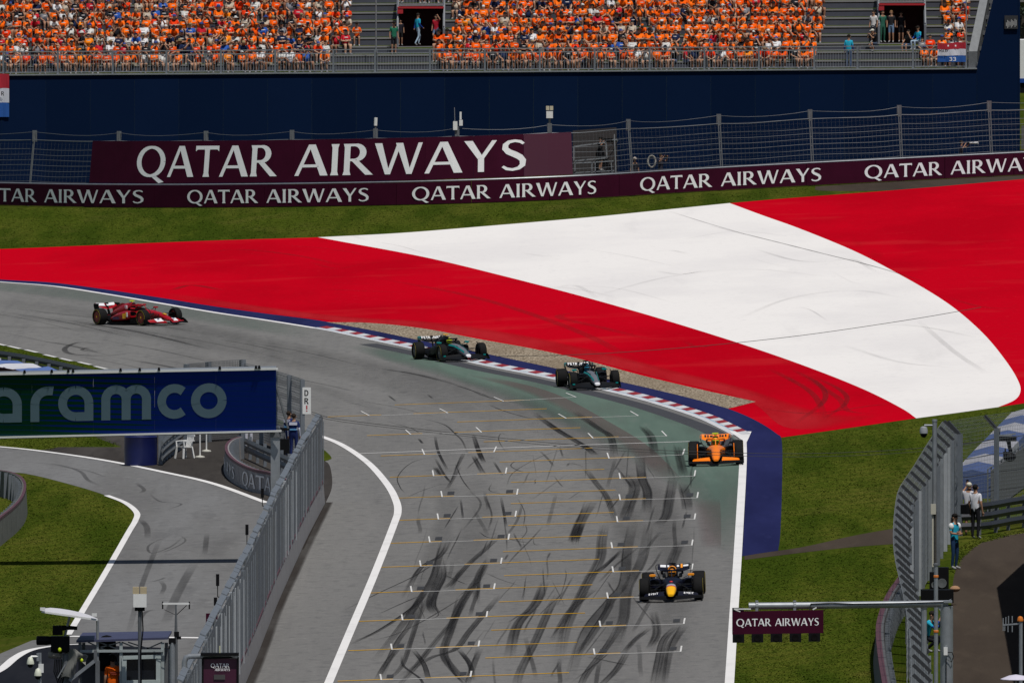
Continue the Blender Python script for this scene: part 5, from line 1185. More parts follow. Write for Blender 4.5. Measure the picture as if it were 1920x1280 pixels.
    V, F, Z = figure({**SIT, 'pelvis': (0, .35, -.05), 'spine': (0, .3, .08), 'chest': (0, .2, .28), 'neck': (0, .12, .42), 'jaw': (0, .06, .47), 'head': (0, .05, .55), 'crown': (0, .05, .61), 'shL': (.17, .16, .34), 'shR': (-.17, .16, .34), 'elL': (.2, -.05, .22), 'elR': (-.2, -.05, .22), 'wrL': (.12, -.28, .28), 'wrR': (-.12, -.28, .28), 'haL': (.1, -.33, .3), 'haR': (-.1, -.33, .3), 'knL': (.08, -.5, .12), 'knR': (-.08, -.5, .12), 'anL': (.08, -.9, .1), 'anR': (-.08, -.9, .1), 'toL': (.08, -1.0, .18), 'toR': (-.08, -1.0, .18)})
    me = bpy.data.meshes.new('person'); me.from_pydata(V, [], F); me.materials.append(L['suit']); me.polygons.foreach_set('use_smooth', [True]*len(F))
    dr = link('person', me)
    dr.matrix_world = Matrix.Translation(e.location) @ e.rotation_euler.to_matrix().to_4x4() @ Matrix.Translation((.15, 0, .22)) @ Matrix.Rotation(math.pi/2, 4, 'Z')
    tag(dr, L['driver'], 'person', 'drivers in the racing cars')
    b = MB(); b.ball((0, .05, .55), (.125, .145, .135), 14, 10); hm = b.build('helmet', L['helmet'], dr, local=True, smooth=True)
    b = MB()
    for k in range(7):
        a0, a1 = R(-60 + 120*k/7), R(-60 + 120*(k+1)/7)
        q = [Vector((.129*math.sin(a), .05 - .148*math.cos(a), z)) for a, z in ((a0, .52), (a1, .52), (a1, .58), (a0, .58))]; b.add(q, [[0, 1, 2, 3]])
    b.build('visor', M_vis, hm, local=True)
    for m_, c_, r_ in L.get('helmet_marks', []):
        b = MB(); b.ball(c_, r_, 8, 6); b.build('helmet_mark', m_, hm, local=True, smooth=True)
    return e
W_ = M_whiteb
P_navy = mat('paint_navy', (.005, .0065, .018), .55, spec=.18); P_yel = paint('yellow', (.95, .48, .0)); P_red = paint('red', (.62, .015, .02)); P_grey = paint('silver_grey', (.30, .32, .36)); P_amb = paint('amber', (.95, .33, .01))
P_orange = paint('papaya', (.98, .22, .002)); P_blk = mat('paint_black', (.005, .0055, .0065), .5, spec=.2); P_teal = paint('teal', (.0, .22, .21)); P_silv = paint('silver', (.15, .155, .175)); P_rosso = paint('scarlet', (.36, .004, .010)); P_lime = mat('lime', (.62, .78, .02), .4); P_wht = paint('white', (.8, .8, .82))
P_gold = paint('golden', (.85, .42, .02)); P_cyan = mat('cyan_helmet', (.02, .30, .50), .3); P_blue = paint('blue', (.02, .06, .45)); P_pur = mat('purple', (.05, .02, .06), .5)
def bull_sun(part):
    b = MB(); b.slab([(-.28, .01, .0), (0, 0, 0), (0, 0, .01)], (0, 1, 0), .001)
race_car((1259.5, 1126), (-.029, -1), 'leading dark navy racing car with yellow nose tip, nearest to the camera', dict(body=P_navy, accent=P_yel, nose=[(P_yel, 2.86, 2.2), (P_red, 2.2, 2.12), (P_grey, 2.12, 1.94), (P_navy, 1.94, 1.74)],
    cam=M_black, halo=P_navy, mirror=P_amb, fw_flap=M_carbon, fw_flap2=P_navy, fw_flap3=P_navy, fw_text='BYBIT', rw_main=P_navy, rw_flap=P_navy, rw_tip=M_carbon, rim=M_rimblk, intake_ring=P_amb,
    rw_blocks=[(P_wht, -.42, -.24, .25, .8), (P_wht, -.2, -.14, .3, .75), (P_wht, .1, .17, .3, .75), (P_wht, .3, .46, .3, .7), (P_amb, .22, .28, .05, .95)], helmet=P_amb, helmet_marks=[(P_wht, (.06, -.03, .625), (.04, .05, .03)), (P_wht, (-.05, -.03, .625), (.04, .05, .03)), (P_navy, (0, .06, .63), (.03, .08, .06))],
    suit=P_navy, driver='driver in orange and white helmet in the leading navy car', headrest=M_carbon, top_panel=None, pod_badge=[(P_red, -.1, .4, .5, .16)],
    extra=[lambda part: part((lambda b: (b.ball((1.70, 0, .575), (.07, .06, .03), 8, 6), b)[1])(MB()), 'red_emblem', P_red)]))
race_car((1343, 872), (-.0108, -1), 'bright orange and black racing car running over the white kerb end', dict(body=P_blk, accent=P_orange, nose=[(P_orange, 2.86, 1.74)], cell=P_orange, cover=P_orange, fin=P_orange, cam=P_lime, halo=P_orange, mirror=P_blk,
    fw_flap=M_carbon, fw_flap2=P_orange, fw_flap3=P_orange, rw_main=P_orange, rw_flap=P_orange, rw_tip=P_orange, rim=M_rimblk, bow=P_orange,
    rw_blocks=[(P_blk, -.40, -.33, .2, .8), (P_blk, -.30, -.24, .2, .8), (P_blk, -.2, -.1, .25, .7), (P_blk, .14, .2, .2, .8), (P_blk, .22, .3, .2, .7), (P_blk, .34, .40, .2, .8)], helmet=P_lime, suit=P_orange, driver='driver in lime helmet in the orange car'))
merc = dict(body=P_blk, accent=P_teal, nose=[(P_wht, 2.86, 2.76), (P_silv, 2.76, 2.3), (P_silv, 2.3, 1.74)], cell=P_blk, top_panel=P_silv, mirror=P_teal, halo=P_blk, fw_flap=P_blk, fw_flap2=P_blk, fw_flap3=P_blk, rw_main=P_blk, rw_flap=P_blk, rw_tip=P_teal, rim=M_rimblk, endplate=P_blk, rw_text=('PETRONAS', M_letter, -.42, .42),
    extra=[lambda part: [part((lambda b: (b.loft([[Vector((x, s*(w_+.004), z_)), Vector((x, s*(w_-.035), z_+.05)), Vector((x, s*(w_-.04), z_+.035)), Vector((x, s*(w_-.01), z_-.015))] for x, w_, z_ in ((2.5, .118, .36), (2.2, .135, .43), (1.9, .155, .49), (1.4, .195, .58), (.8, .262, .62))]), b)[1])(MB()), 'teal_stripe', P_teal) for s in (1, -1)],
           lambda part: [part((lambda b: (b.box((2.2, s*.86, .235), (.09, .10, .05)), b)[1])(MB()), 'teal_flap_mark', P_teal, smooth=False) for s in (1, -1)]])
race_car((1114, 730), (.135, -.99), 'black and silver racing car with black roll-hoop camera and blue-helmeted driver, ahead of its twin', dict(merc, cam=M_black, helmet=P_cyan, suit=P_cyan, driver='driver in blue helmet in the black and silver car ahead', steer=.03))
race_car((866, 677), (.29, -.957), 'black and silver racing car with yellow roll-hoop camera, behind its twin at the kerb', dict(merc, cam=P_gold, helmet=P_lime, suit=P_blk, driver='driver in yellow-green helmet in the rear black and silver car', steer=.05))
race_car((299, 609.5), (.555, -.832), 'scarlet racing car with white rear wing panel, last of the line in the bend', dict(body=P_rosso, accent=P_gold, nose=[(P_rosso, 2.86, 1.74)], nose_stripe=None, cam=P_lime, halo=P_rosso, mirror=P_rosso, fw_flap=P_rosso, fw_flap2=P_rosso, fw_flap3=P_rosso, fw_patch=P_wht, fw_badge=P_blue, fw_main=M_carbon,
    rw_main=P_rosso, rw_flap=P_rosso, rw_tip=M_carbon, rim=mat('rim_red', (.22, .018, .008), .4), nut=P_gold, rw_blocks=[(P_wht, -.47, -.05, .05, .98), (P_wht, .05, .47, .05, .98), (P_blue, .17, .26, .25, .8), (P_blue, -.33, -.24, .25, .8)], helmet=P_rosso, helmet_marks=[(P_wht, (0, -.03, .64), (.05, .05, .03))], suit=P_rosso, driver='driver in red and white helmet in the scarlet car', steer=.06,
    pod_badge=[(P_gold, .12, .40, .22, .22), (P_wht, .36, .47, .07, .2), (P_gold, .27, .47, .07, .2), (P_pur, -.5, .3, .6, .12)], extra=[lambda part: part((lambda b: (b.box((-.62, -.155, .76), (.16, .06, .14), rot=Matrix.Rotation(.12, 3, 'X')), b)[1])(MB()), 'white_badge', P_wht, smooth=False), lambda part: part((lambda b: (b.box((-.62, .155, .76), (.16, .06, .14), rot=Matrix.Rotation(-.12, 3, 'X')), b)[1])(MB()), 'white_badge', P_wht, smooth=False),
           lambda part: part((lambda b: (b.box((2.25, 0, .482), (.2, .12, .03), rot=Matrix.Rotation(.2, 3, 'Y')), b)[1])(MB()), 'nose_badge', P_gold, smooth=False)]))
# ------------------------------------------------------------------ fences and barriers near the pit entry (left)
def plan(pts, n=6, step=None):
    q = [W(p.x, p.y) for p in px(pts, n)]; q = [Vector((p.x, p.y, 0)) for p in q]
    return Path(resample(q, step or .5))
def gpt(P, s, h, out=0.0):
    p = P.at(s); d = P.dir(s); c = p + Vector((d.y, -d.x, 0))*out; return G(c.x, c.y, h)
frg = random.Random(9); M_pl = mat('post_pale', (.36, .38, .40), .6, var=.4, scale=2)
M_netd = mat('netting_grey', (.20, .215, .23), .6, metal=.3)
def catch_fence(name, label, P, hf, bay, base_h=0.0, crank=None, nv=18, nh=12, plate=0.0, wire=.006, cables=(), post_w=.09, skip_net=(), uneven=False, net=None):
    """posts, netting and cables, bay after bay; hf(t) height; crank=(out, up): overhanging head"""
    e = empty(name, gpt(P, P.len/2, 0), label, 'fence'); n = max(1, int(round(P.len/bay)))
    S_ = [P.len*i/n for i in range(n+1)]
    for i, s in enumerate(S_):
        h = hf(i/n); d = P.dir(s); b = MB()
        if uneven:
            o1 = frg.uniform(.03, .24); b.bar(gpt(P, s, base_h, o1*.5-.06), gpt(P, s, h + frg.uniform(-.1, .06), o1*.5-.06), .09, o1 + .06, up=d); b.bar(gpt(P, s+.06, base_h, o1 - .03), gpt(P, s+.06, h-.1, o1 - .03), .03, .05, up=d)
            b.build('post', frg.choice([M_post, M_post, M_steel_d, M_steel, M_pl]), e)
        else:
            b.bar(gpt(P, s, 0), gpt(P, s, h), post_w, post_w*1.25, up=d); po = b.build('post', M_post, e)
        if crank:
            b = MB(); b.bar(gpt(P, s, h-.03), gpt(P, s, h + crank[1], crank[0]), .15 if uneven else .1, .1, up=d); b.build('cranked_head', mat('crank_dark', (.03, .032, .036), .6), e)
    for i in range(n):
        s0_, s1_ = S_[i], S_[i+1]; h0, h1 = hf(i/n), hf((i+1)/n)
        if i not in skip_net:
            b = MB()
            for k in range(nv):
                t = (k+.5)/nv; s = s0_ + (s1_-s0_)*t; h = h0 + (h1-h0)*t
                b.bar(gpt(P, s, base_h, .06), gpt(P, s, h, .06), wire)
                if crank: b.bar(gpt(P, s, h, .06), gpt(P, s, h+crank[1], crank[0]+.03), wire)
            for k in range(nh+1):
                z = base_h + (h0-base_h)*k/nh; z1 = base_h + (h1-base_h)*k/nh; b.bar(gpt(P, s0_, z, .06), gpt(P, s1_, z1, .06), wire)
            if crank:
                for k in range(1, 5):
                    f_ = k/4; b.bar(gpt(P, s0_, h0+crank[1]*f_, crank[0]*f_+.03), gpt(P, s1_, h1+crank[1]*f_, crank[0]*f_+.03), wire)
            tag(b.build('netting', net or M_netd, e), kind='stuff')
        for cz in cables:
            b = MB(); b.tube([gpt(P, s0_, cz, .09), gpt(P, (s0_+s1_)/2, cz-.03, .09), gpt(P, s1_, cz, .09)], .012, 4, caps=False); b.build('cable', M_wire_d, e)
        if plate:
            jz = frg.uniform(-.04, .04); h0 += jz; h1 += jz; b = MB(); b.slab([gpt(P, s0_+.02, h0-.02, -.02), gpt(P, s1_-.02, h1-.02, -.02), gpt(P, s1_-.02, h1+.05, -.02-plate), gpt(P, s0_+.02, h0+.05, -.02-plate)], (0, 0, 1), .05); b.build('head_plate', M_post, e)
    return e
def low_wall(name, label, P, h, th=.25, pan=4.0, cap=True, m=None, inner_posts=False):
    e = empty(name, gpt(P, P.len/2, 0), label, 'barrier'); n = max(1, int(round(P.len/pan)))
    for i in range(n):
        a, c = P.len*i/n, P.len*(i+1)/n - .03; k = max(2, int((c-a)/.6)); b = MB()
        b.loft([[gpt(P, s, 0, th*.65), gpt(P, s, h, th*.35), gpt(P, s, h, -th*.35), gpt(P, s, 0, -th*.65)] for s in [a + (c-a)*j/k for j in range(k+1)]]); b.build('wall_panel', m or M_concrete, e)
        if cap:
            b = MB(); b.loft([[gpt(P, s, h-.085, th*.41), gpt(P, s, h+.012, th*.41), gpt(P, s, h+.012, -th*.1), gpt(P, s, h-.085, -th*.1)] for s in [a + (c-a)*j/k for j in range(k+1)]]); b.build('maroon_cap', mat('maroon_cap', (.10, .035, .05), .7, var=.5, scale=2), e)
    if inner_posts:
        for s in [.6 + 1.3*i for i in range(int(P.len/1.3))]:
            b = MB(); b.bar(gpt(P, s, 0, -th*.8), gpt(P, s, h*.98, -th*.7), .14, .08, up=P.dir(s)); b.build('inner_post', M_post, e)
    return e
PW = plan([(602, 944), (585, 976), (564, 1017), (537, 1076), (510, 1137), (478, 1218), (452, 1280), (402, 1395), (345, 1530)])
def sgn(P, s, toward):     # which side of the path faces a direction
    d = P.dir(s); return 1 if Vector((d.y, -d.x, 0)).dot(Vector(toward)) > 0 else -1
class Flip:
    def __init__(s, P): s.P = P; s.len = P.len
    def at(s, d): return s.P.at(s.len - d)
    def dir(s, d): return -s.P.dir(s.len - d)
    def near(s, q): return s.len - s.P.near(q)
def face(P, toward): return P if sgn(P, P.len/2, toward) > 0 else Flip(P)
PWf = face(PW, (1, 0, 0))
far_first = (PWf.at(0) - PW.at(0)).length < 1
low_wall('pit_wall', 'low concrete pit wall with maroon cap between main straight and pit entry road', PWf, .82, .22, 4.0)
hfun = (lambda t: 3.05 + .35*t + .15*max(0, t-.45)) if far_first else (lambda t: 3.05 + .35*(1-t) + .15*max(0, .55-t))
catch_fence('pit_wall_fence', 'dense grey catch fence on the pit wall left of the main straight', PWf, hfun, 1.9, .8, nv=12, nh=14, plate=.16, wire=.008, uneven=True, net=mat('netting_mid', (.11, .12, .135), .6, metal=.3))

# rounded end of the island with airline lettering
IP = face(plan([(552, 948), (512, 929), (480, 922), (455, 912), (437, 900), (427, 887), (427, 874), (437, 864), (452, 859)]), (0, -1, 0))
isl = low_wall('island_barrier', 'curved grey barrier end with faded airline lettering beside the pit entry road', IP, .80, .2, 3.2, inner_posts=True)
def text_on(P, u0, v0, u1, v1, txt, zb, zh, e, out, m=None):
    a, c = W(u0, v0), W(u1, v1); s0_, s1_ = P.near(Vector((a.x, a.y, 0))), P.near(Vector((c.x, c.y, 0)))
    build_words(txt, SERIF, lambda x, y, k: gpt(P, s0_ + (s1_-s0_)*x, zb + y*zh, out + .0007*(k % 4)), 'lettering', m or M_letter, e, gap=.05)
text_on(IP, 462, 915, 545, 945, 'QATAR AIR', .14, .50, isl, .138, mat('faded_print', (.62, .61, .62), .7))
text_on(IP, 427, 886, 447, 907, 'WAYS', .16, .44, isl, .135, mat('faded_print', (.42, .41, .42), .7))
b = MB(); IB = face(plan([(448, 852), (470, 862), (500, 876), (540, 893), (556, 905)]), (0, -1, 0))
gr = empty('guard_rail', gpt(IB, IB.len/2, 0), 'steel guard rail inside the island behind the lettered barrier end', 'guard rail')
for h in (.35, .62):
    b = MB(); b.loft([[gpt(IB, IB.len*k/20, h-.12, .04), gpt(IB, IB.len*k/20, h, .08), gpt(IB, IB.len*k/20, h+.12, .04), gpt(IB, IB.len*k/20, h, .02)] for k in range(21)]); b.build('rail', M_steel_d, gr)
for k in range(8):
    b = MB(); b.bar(gpt(IB, IB.len*(k+.5)/8, 0), gpt(IB, IB.len*(k+.5)/8, .85), .12, .08); b.build('rail_post', M_post, gr)
# netted fence closing the island
FP = face(plan([(567, 858), (545, 850), (527, 844), (505, 837), (487, 831), (470, 827), (455, 824)], step=.4), (1, 0, 0))
catch_fence('island_fence', 'tall netted fence behind the right end of the blue-green gantry sign', FP, lambda t: 2.88, 4.3, .1, nv=30, nh=30, wire=.010, cables=(1.0, 1.7, 2.3, 2.8), post_w=.16)
FP2 = face(plan([(455, 824), (420, 826), (385, 829), (350, 833)], step=.4), (0, -1, 0))
catch_fence('island_end_fence', 'see-through netted fence panel above the blue-green gantry sign', FP2, lambda t: 3.02, 2.1, .1, nv=24, nh=36, wire=.016, cables=(2.35, 2.75), post_w=.16, net=M_steel_d)
# warning board on the fence end
wb = D(575, 751, W(567, 858).y - .1)
sg = empty('warning_board', Vector((wb.x, wb.y, G(wb.x, wb.y).z)), 'tall narrow white board with black letters at the fence end', 'sign')
b = MB(); b.box(wb, (.31, .03, .98)); b.build('board', M_whiteb, sg)
for ch, dv, m_ in (('D', -14, M_black), ('R', 1, M_black), ('!', 15, mat('red_print', (.45, .02, .03), .6))):
    c0 = D(570.5, 751+dv+5, wb.y-.02)
    b = letters(ch, SANS, lambda x, y, k: c0 + Vector((x*.17 if ch != '!' else .05 + x*.09, -.001*(k % 3), y*.22)), gap=.05); b.build('letter', m_, sg)
b = MB(); b.bar(wb + Vector((-.2, .06, .2)), wb + Vector((0, .06, .2)), .03); b.bar(wb + Vector((-.2, .06, -.3)), wb + Vector((0, .06, -.3)), .03); b.build('bracket', M_steel_d, sg)

# far left: cushions and board in front of a guard rail
LB = face(plan([(-160, 706), (-60, 722), (0, 733), (85, 750), (160, 768), (250, 790)]), (0, -1, 0))
lb = empty('cushioned_barrier', gpt(LB, LB.len/2, 0), 'barrier with maroon lettered front and blue and white cushions, far left', 'barrier')
n = int(LB.len/5)
for i in range(n):
    a, c = LB.len*i/n, LB.len*(i+1)/n-.03; b = MB()
    b.loft([[gpt(LB, s, 0, .08), gpt(LB, s, .98, .08), gpt(LB, s, .98, .02), gpt(LB, s, 0, .02)] for s in (a, (a+c)/2, c)]); b.build('front_board', M_maroon, lb)
    b = MB(); b.loft([[gpt(LB, s, .96 + .05*math.sin(k*1.9), 0), gpt(LB, s, 1.0 + .06*math.sin(k*2.1+i), -.7), gpt(LB, s, .98 + .05*math.sin(k+2*i), -1.5), gpt(LB, s, .2, -1.5), gpt(LB, s, .2, 0)] for k, s in enumerate([a + (c-a)*j/6 for j in range(7)])])
    b.build('cushion', mat('cushion_white', (.62, .62, .66), .7, var=.3, scale=1.5) if i % 2 else mat('cushion_blue', (.10, .17, .42), .6, var=.4, scale=1.2), lb)
text_on(LB, -60, 722, 84, 750, 'QATAR AIRWAYS', .2, .6, lb, .088)
LR = face(plan([(-160, 686), (0, 706), (60, 716), (120, 729), (190, 746), (260, 764)]), (0, -1, 0))
lr = empty('guard_rail', gpt(LR, LR.len/2, 0), 'dark guard rail with pale posts beside the grass, far left behind the cushions', 'guard rail')
for h in (.35, .65, .95):
    b = MB(); b.loft([[gpt(LR, LR.len*k/24, h-.13, .05), gpt(LR, LR.len*k/24, h, .10), gpt(LR, LR.len*k/24, h+.13, .05), gpt(LR, LR.len*k/24, h, .03)] for k in range(25)]); b.build('rail', mat('rail_dark', (.045, .047, .055), .5, metal=.4), lr)
for k in range(16):
    s = LR.len*(k+.5)/16; b = MB(); b.bar(gpt(LR, s, 0, .16), gpt(LR, s, .92, .16), .16, .1, up=LR.dir(s)); b.build('rail_post', M_post, lr)
# curved barrier at the left picture edge
LC = face(plan([(-70, 1085), (-30, 1046), (0, 1019), (22, 1001), (38, 983), (45, 964), (43, 950), (32, 939), (12, 932), (-25, 927)]), (1, 0, 0))
low_wall('curved_barrier', 'weathered curved barrier with maroon cap around a grass patch at the left picture edge', LC, .92, .18, 2.6, inner_posts=True, m=mat('weathered_wall', (.13, .13, .115), .9, var=.7, scale=1.5, dark=(.05, .055, .045)))

# ------------------------------------------------------------------ gantry sign over the pit entry road
gd = lambda u: 628.0 + (518-u)/520*4.6
def gs(u, t, off=0.0, dz=0.0):
    """t: 0 bottom .. 1 top of the panel"""
    vt = 703 - 10*u/520; vb = 818 - 12*u/520; v = vb + (vt-vb)*t
    p = D(u, v, gd(u) + .43*(1-t)); return p + Vector((0, -off, dz))
gb = W(516, 1066)
gan = empty('gantry_sign', gb, 'wide blue and green gantry sign with pale rounded lettering over the pit entry road', 'sign')
m = bpy.data.materials.new('blue_green_print'); m.use_nodes = True; N, L = nodes_of(m); bs_ = N['Principled BSDF']; bs_.inputs['Roughness'].default_value = .6; bs_.inputs['Specular IOR Level'].default_value = .1
geo = N.new('ShaderNodeNewGeometry'); sep = N.new('ShaderNodeSeparateXYZ'); L.new(geo.outputs['Position'], sep.inputs[0])
wv = N.new('ShaderNodeMath'); wv.operation = 'SINE'; mz = N.new('ShaderNodeMath'); mz.operation = 'MULTIPLY'; mz.inputs[1].default_value = 2*math.pi/.17; L.new(sep.outputs['Z'], mz.inputs[0]); L.new(mz.outputs[0], wv.inputs[0])
xa, xb = gs(60, .5).x, gs(300, .5).x
mr = N.new('ShaderNodeMapRange'); mr.inputs[1].default_value = xa; mr.inputs[2].default_value = xb; mr.inputs[3].default_value = -1; mr.inputs[4].default_value = 1; L.new(sep.outputs['X'], mr.inputs[0])
ad = N.new('ShaderNodeMath'); ad.operation = 'ADD'; L.new(mr.outputs[0], ad.inputs[0]); L.new(wv.outputs[0], ad.inputs[1])
m2 = N.new('ShaderNodeMapRange'); m2.inputs[1].default_value = -.15; m2.inputs[2].default_value = .15; L.new(ad.outputs[0], m2.inputs[0])
mx = N.new('ShaderNodeMix'); mx.data_type = 'RGBA'; mx.inputs[6].default_value = (.001, .036, .015, 1); mx.inputs[7].default_value = (.001, .017, .17, 1); L.new(m2.outputs[0], mx.inputs[0]); L.new(mx.outputs[2], bs_.inputs['Base Color'])
us = [-420, -300, -180, -60, 60, 175, 290, 405, 518]
for a, c in zip(us, us[1:]):
    b = MB(); b.loft([[gs(u, 0), gs(u, 1), gs(u, 1, -.06), gs(u, 0, -.06)] for u in (a, c-.2)]); b.build('sign_panel', m, gan)
b = MB(); b.bar(gs(-420, 1, -.05, .03), gs(519, 1, -.05, .03), .16, .07); b.build('top_edge', M_whiteb, gan)
b = MB(); b.bar(gs(-420, 0, 0, -.03), gs(526, 0, 0, -.03), .14, .06); b.build('bottom_edge', M_whiteb, gan)
b = MB()
for t in (.02, .98):
    for o_ in (-.2, -.9): b.bar(gs(-420, t, o_, -.08), gs(516, t, o_, -.08), .1)
k = -420
while k < 500:
    b.bar(gs(k, .02, -.2), gs(k+30, .98, -.2), .06); b.bar(gs(k+30, .98, -.2), gs(k+60, .02, -.2), .06); b.bar(gs(k, .02, -.2), gs(k, .02, -.9), .06); k += 60
b.build('truss', M_steel_d, gan)
b = MB(); b.slab([gs(-420, 1, -.1, -.02), gs(517, 1, -.1, -.02), gs(517, 1, -2.1, -.02), gs(-420, 1, -2.1, -.02)], (0, 0, 1), .06); b.build('deck', M_steel, gan)
b = MB(); pt = gs(516, 0, -.4); b.bar(Vector((pt.x, pt.y, gb.z-.1)), pt + Vector((0, 0, .1)), .30, .3); b.build('support_post', M_steel, gan)
b = MB(); b.box(Vector((pt.x, pt.y, pt.z-.12)), (.36, .4, .24)); b.build('post_head', M_steel_d, gan)
for u in (46, 97, 128, 137, 226, 262, 298, 412, 480, 486):
    b = MB(); q = gs(u, 1, .02, .10); b.box(q, (.1, .14, .1), taper=(.6, 1)); b.box(q + Vector((0, .03, -.07)), (.03, .05, .08)); b.build('lamp', M_black, gan)
M_aram = mat('pale_print', (.155, .235, .285), .6, var=.12, scale=1, spec=.1)
for ch, u0, u1 in (('a', -28, 41), ('r', 57, 101), ('a', 109, 175), ('m', 190, 283), ('c', 295, 351), ('o', 358, 425)):
    wd = {'a': 1.0, 'r': .66, 'm': 1.39, 'c': .87, 'o': 1.0}[ch]
    off0 = {'c': .0, 'o': 0}.get(ch, 0)
    b = MB()
    for k, pl in enumerate(ROUND[ch][1]):
        b.add([gs(u0 + (u1-u0)*x/wd, .225 + y*.575, .006 + .0008*(k % 5)) for x, y in pl], [list(range(len(pl)))])
    b.build('letter', M_aram, gan)

# things standing under and behind the sign
q = W(264, 872); b = MB(); b.lathe([(.56, .0), (.60, .02), (.61, .5), (.605, 1.02), (.62, 1.05), (.58, 1.08), (.55, 1.05)], q, 'Z', 28)
tag(b.build('drum', mat('drum_blue', (.007, .012, .085), .4, var=.3, scale=2), base=q, smooth=True), 'big blue drum standing below the gantry sign', 'drum')
GR = face(plan([(299, 873), (306, 866), (316, 858), (328, 849), (338, 842)], step=.4), (1, 0, 0))
gr2 = empty('guard_rail', gpt(GR, GR.len/2, 0), 'guard rail stub with thick grey posts right of the blue drum', 'guard rail')
for h in (.28, .55, .82):
    b = MB(); b.loft([[gpt(GR, GR.len*k/10, h-.11, .1), gpt(GR, GR.len*k/10, h, .16), gpt(GR, GR.len*k/10, h+.11, .1), gpt(GR, GR.len*k/10, h, .06)] for k in range(11)]); b.build('rail', M_steel_d, gr2)
for k in range(7):
    s = GR.len*(k+.5)/7; b = MB(); b.bar(gpt(GR, s, 0), gpt(GR, s, 1.15), .16, .12); b.build('rail_post', M_post, gr2)
# white garden chair
q = W(346, 859); ch = empty('garden_chair', q, 'white plastic garden chair below the gantry sign', 'chair', rz=-.9)
b = MB(); b.slab([(-.21, -.2, .42), (.21, -.2, .42), (.19, .2, .40), (-.19, .2, .40)], (0, 0, 1), .035); b.build('seat', M_whiteb, ch, local=True)
b = MB()
for k in range(5): b.bar((-.16+.08*k, .2, .43), (-.17+.085*k, .31, .84), .045, .02)
b.bar((-.21, .31, .84), (.21, .31, .84), .05, .07); b.build('backrest', M_whiteb, ch, local=True)
for sx_ in (-1, 1):
    b = MB(); b.bar((sx_*.23, -.22, .64), (sx_*.23, .28, .66), .06, .03); b.bar((sx_*.23, -.2, .42), (sx_*.23, -.22, .64), .05, .05); b.build('armrest', M_whiteb, ch, local=True)
    for y in (-.2, .2): b = MB(); b.bar((sx_*.2, y*.95, .43), (sx_*.25, y*1.25, 0), .06, .05); b.build('leg', M_whiteb, ch, local=True)
for u, v, lb_ in ((375, 858, 'white stanchion with round foot, nearer of the two beside the garden chair'), (387, 847, 'white stanchion with round foot, farther of the two beside the garden chair')):
    q = W(u, v); st = empty('stanchion', q, lb_, 'stanchion', 'stanchions beside the garden chair')
    b = MB(); b.lathe([(.17, 0), (.18, .02), (.17, .06), (.04, .09)], q, 'Z', 16); b.build('foot', mat('stanchion_foot', (.55, .54, .47), .6), st, smooth=True)
    b = MB(); b.tube([q + Vector((0, 0, .08)), q + Vector((0, 0, 1.0))], .028, 8); b.build('pole', M_whiteb, st)
    b = MB(); b.ball(q + Vector((0, 0, 1.02)), .045, 8, 6); b.build('knob', M_whiteb, st, smooth=True)
NV = (.014, .025, .11)
mw = wear(NV, NV, sleeve=(.62, .62, .72), shin=NV, hair=(.03, .02, .015), stripe=(.7, .7, .8), shoe=(.6, .6, .65))
person(W(551, 862), 'marshal in navy and white overalls standing at the fence end, back to the camera', rz=math.pi-.2, mats=mw, head='hair', bare_arms=False, scale=.97, print_=False, group='marshals at the pit entry', girth=1.12)
o = person(W(542, 857), 'marshal in navy and white overalls half hidden behind another marshal', rz=2.4, mats=mw, head='hair', bare_arms=False, scale=.97, group='marshals at the pit entry', girth=1.1)
person(W(466, 849), 'marshal with white and blue trouser legs showing under the gantry sign', rz=.4, mats=wear(NV, (.6, .6, .66), shin=(.55, .55, .62), sleeve=(.6, .6, .7)), bare_arms=False, group='marshals at the pit entry')
# shoulder panels on the marshals' overalls
for o in [x for x in bpy.data.objects if x.name.startswith('person') and x.get('group') == 'marshals at the pit entry'][:2]:
    b = MB(); b.box((0, .118, 1.38), (.30, .035, .11)); b.build('back_panel', mat('pale_panel', (.6, .6, .7), .8), o, local=True)
    b = MB(); b.box((0, .122, 1.16), (.26, .035, .05)); b.build('back_stripe', mat('light_blue_stripe', (.12, .35, .6), .8), o, local=True)
# dark cabinet on a tripod beside them
q = W(533, 868); ca = empty('signal_stand', q, 'dark signal box on a stand between gantry post and marshals', 'signal')
b = MB(); b.box(q + Vector((0, 0, .62)), (.36, .3, .55)); b.build('box', M_black, ca)
b = MB(); b.bar(q + Vector((-.18, 0, 0)), q + Vector((0, 0, 1.2)), .04); b.bar(q + Vector((.18, 0, 0)), q + Vector((0, 0, 1.2)), .04); b.bar(q + Vector((0, .2, 0)), q + Vector((0, 0, 1.2)), .04); b.build('legs', M_steel_d, ca)
b = MB(); b.box(q + Vector((0, 0, 1.25)), (.4, .1, .1)); b.build('light_bar', M_black, ca)

# lamps on arms along the back of the pit fence
for u, v, ln, lb_ in ((492, 948, .5, 'small black lamp on an arm, farthest of those behind the pit fence'), (463, 1020, .55, 'small black lamp on an arm behind the middle of the pit fence'), (408, 1118, .6, 'small black lamp on an arm behind the pit fence above the maroon light panel'), (404, 1148, .4, 'small black lamp beside the small maroon panel')):
    q = D(u, v, W(520, 1115).y + (1030-v)*.28); e = empty('fence_lamp', q, lb_, 'lamp', 'lamps behind the pit fence')
    b = MB(); b.bar(q, q + Vector((.35, .05, -.08)), .035); b.bar(q, q + Vector((0, 0, ln*.6)), .03); b.build('arm', M_wire_d, e)
    b = MB(); b.box(q + Vector((0, 0, ln*.85)), (.10, .09, ln*.6)); b.build('lamp_head', M_black, e)

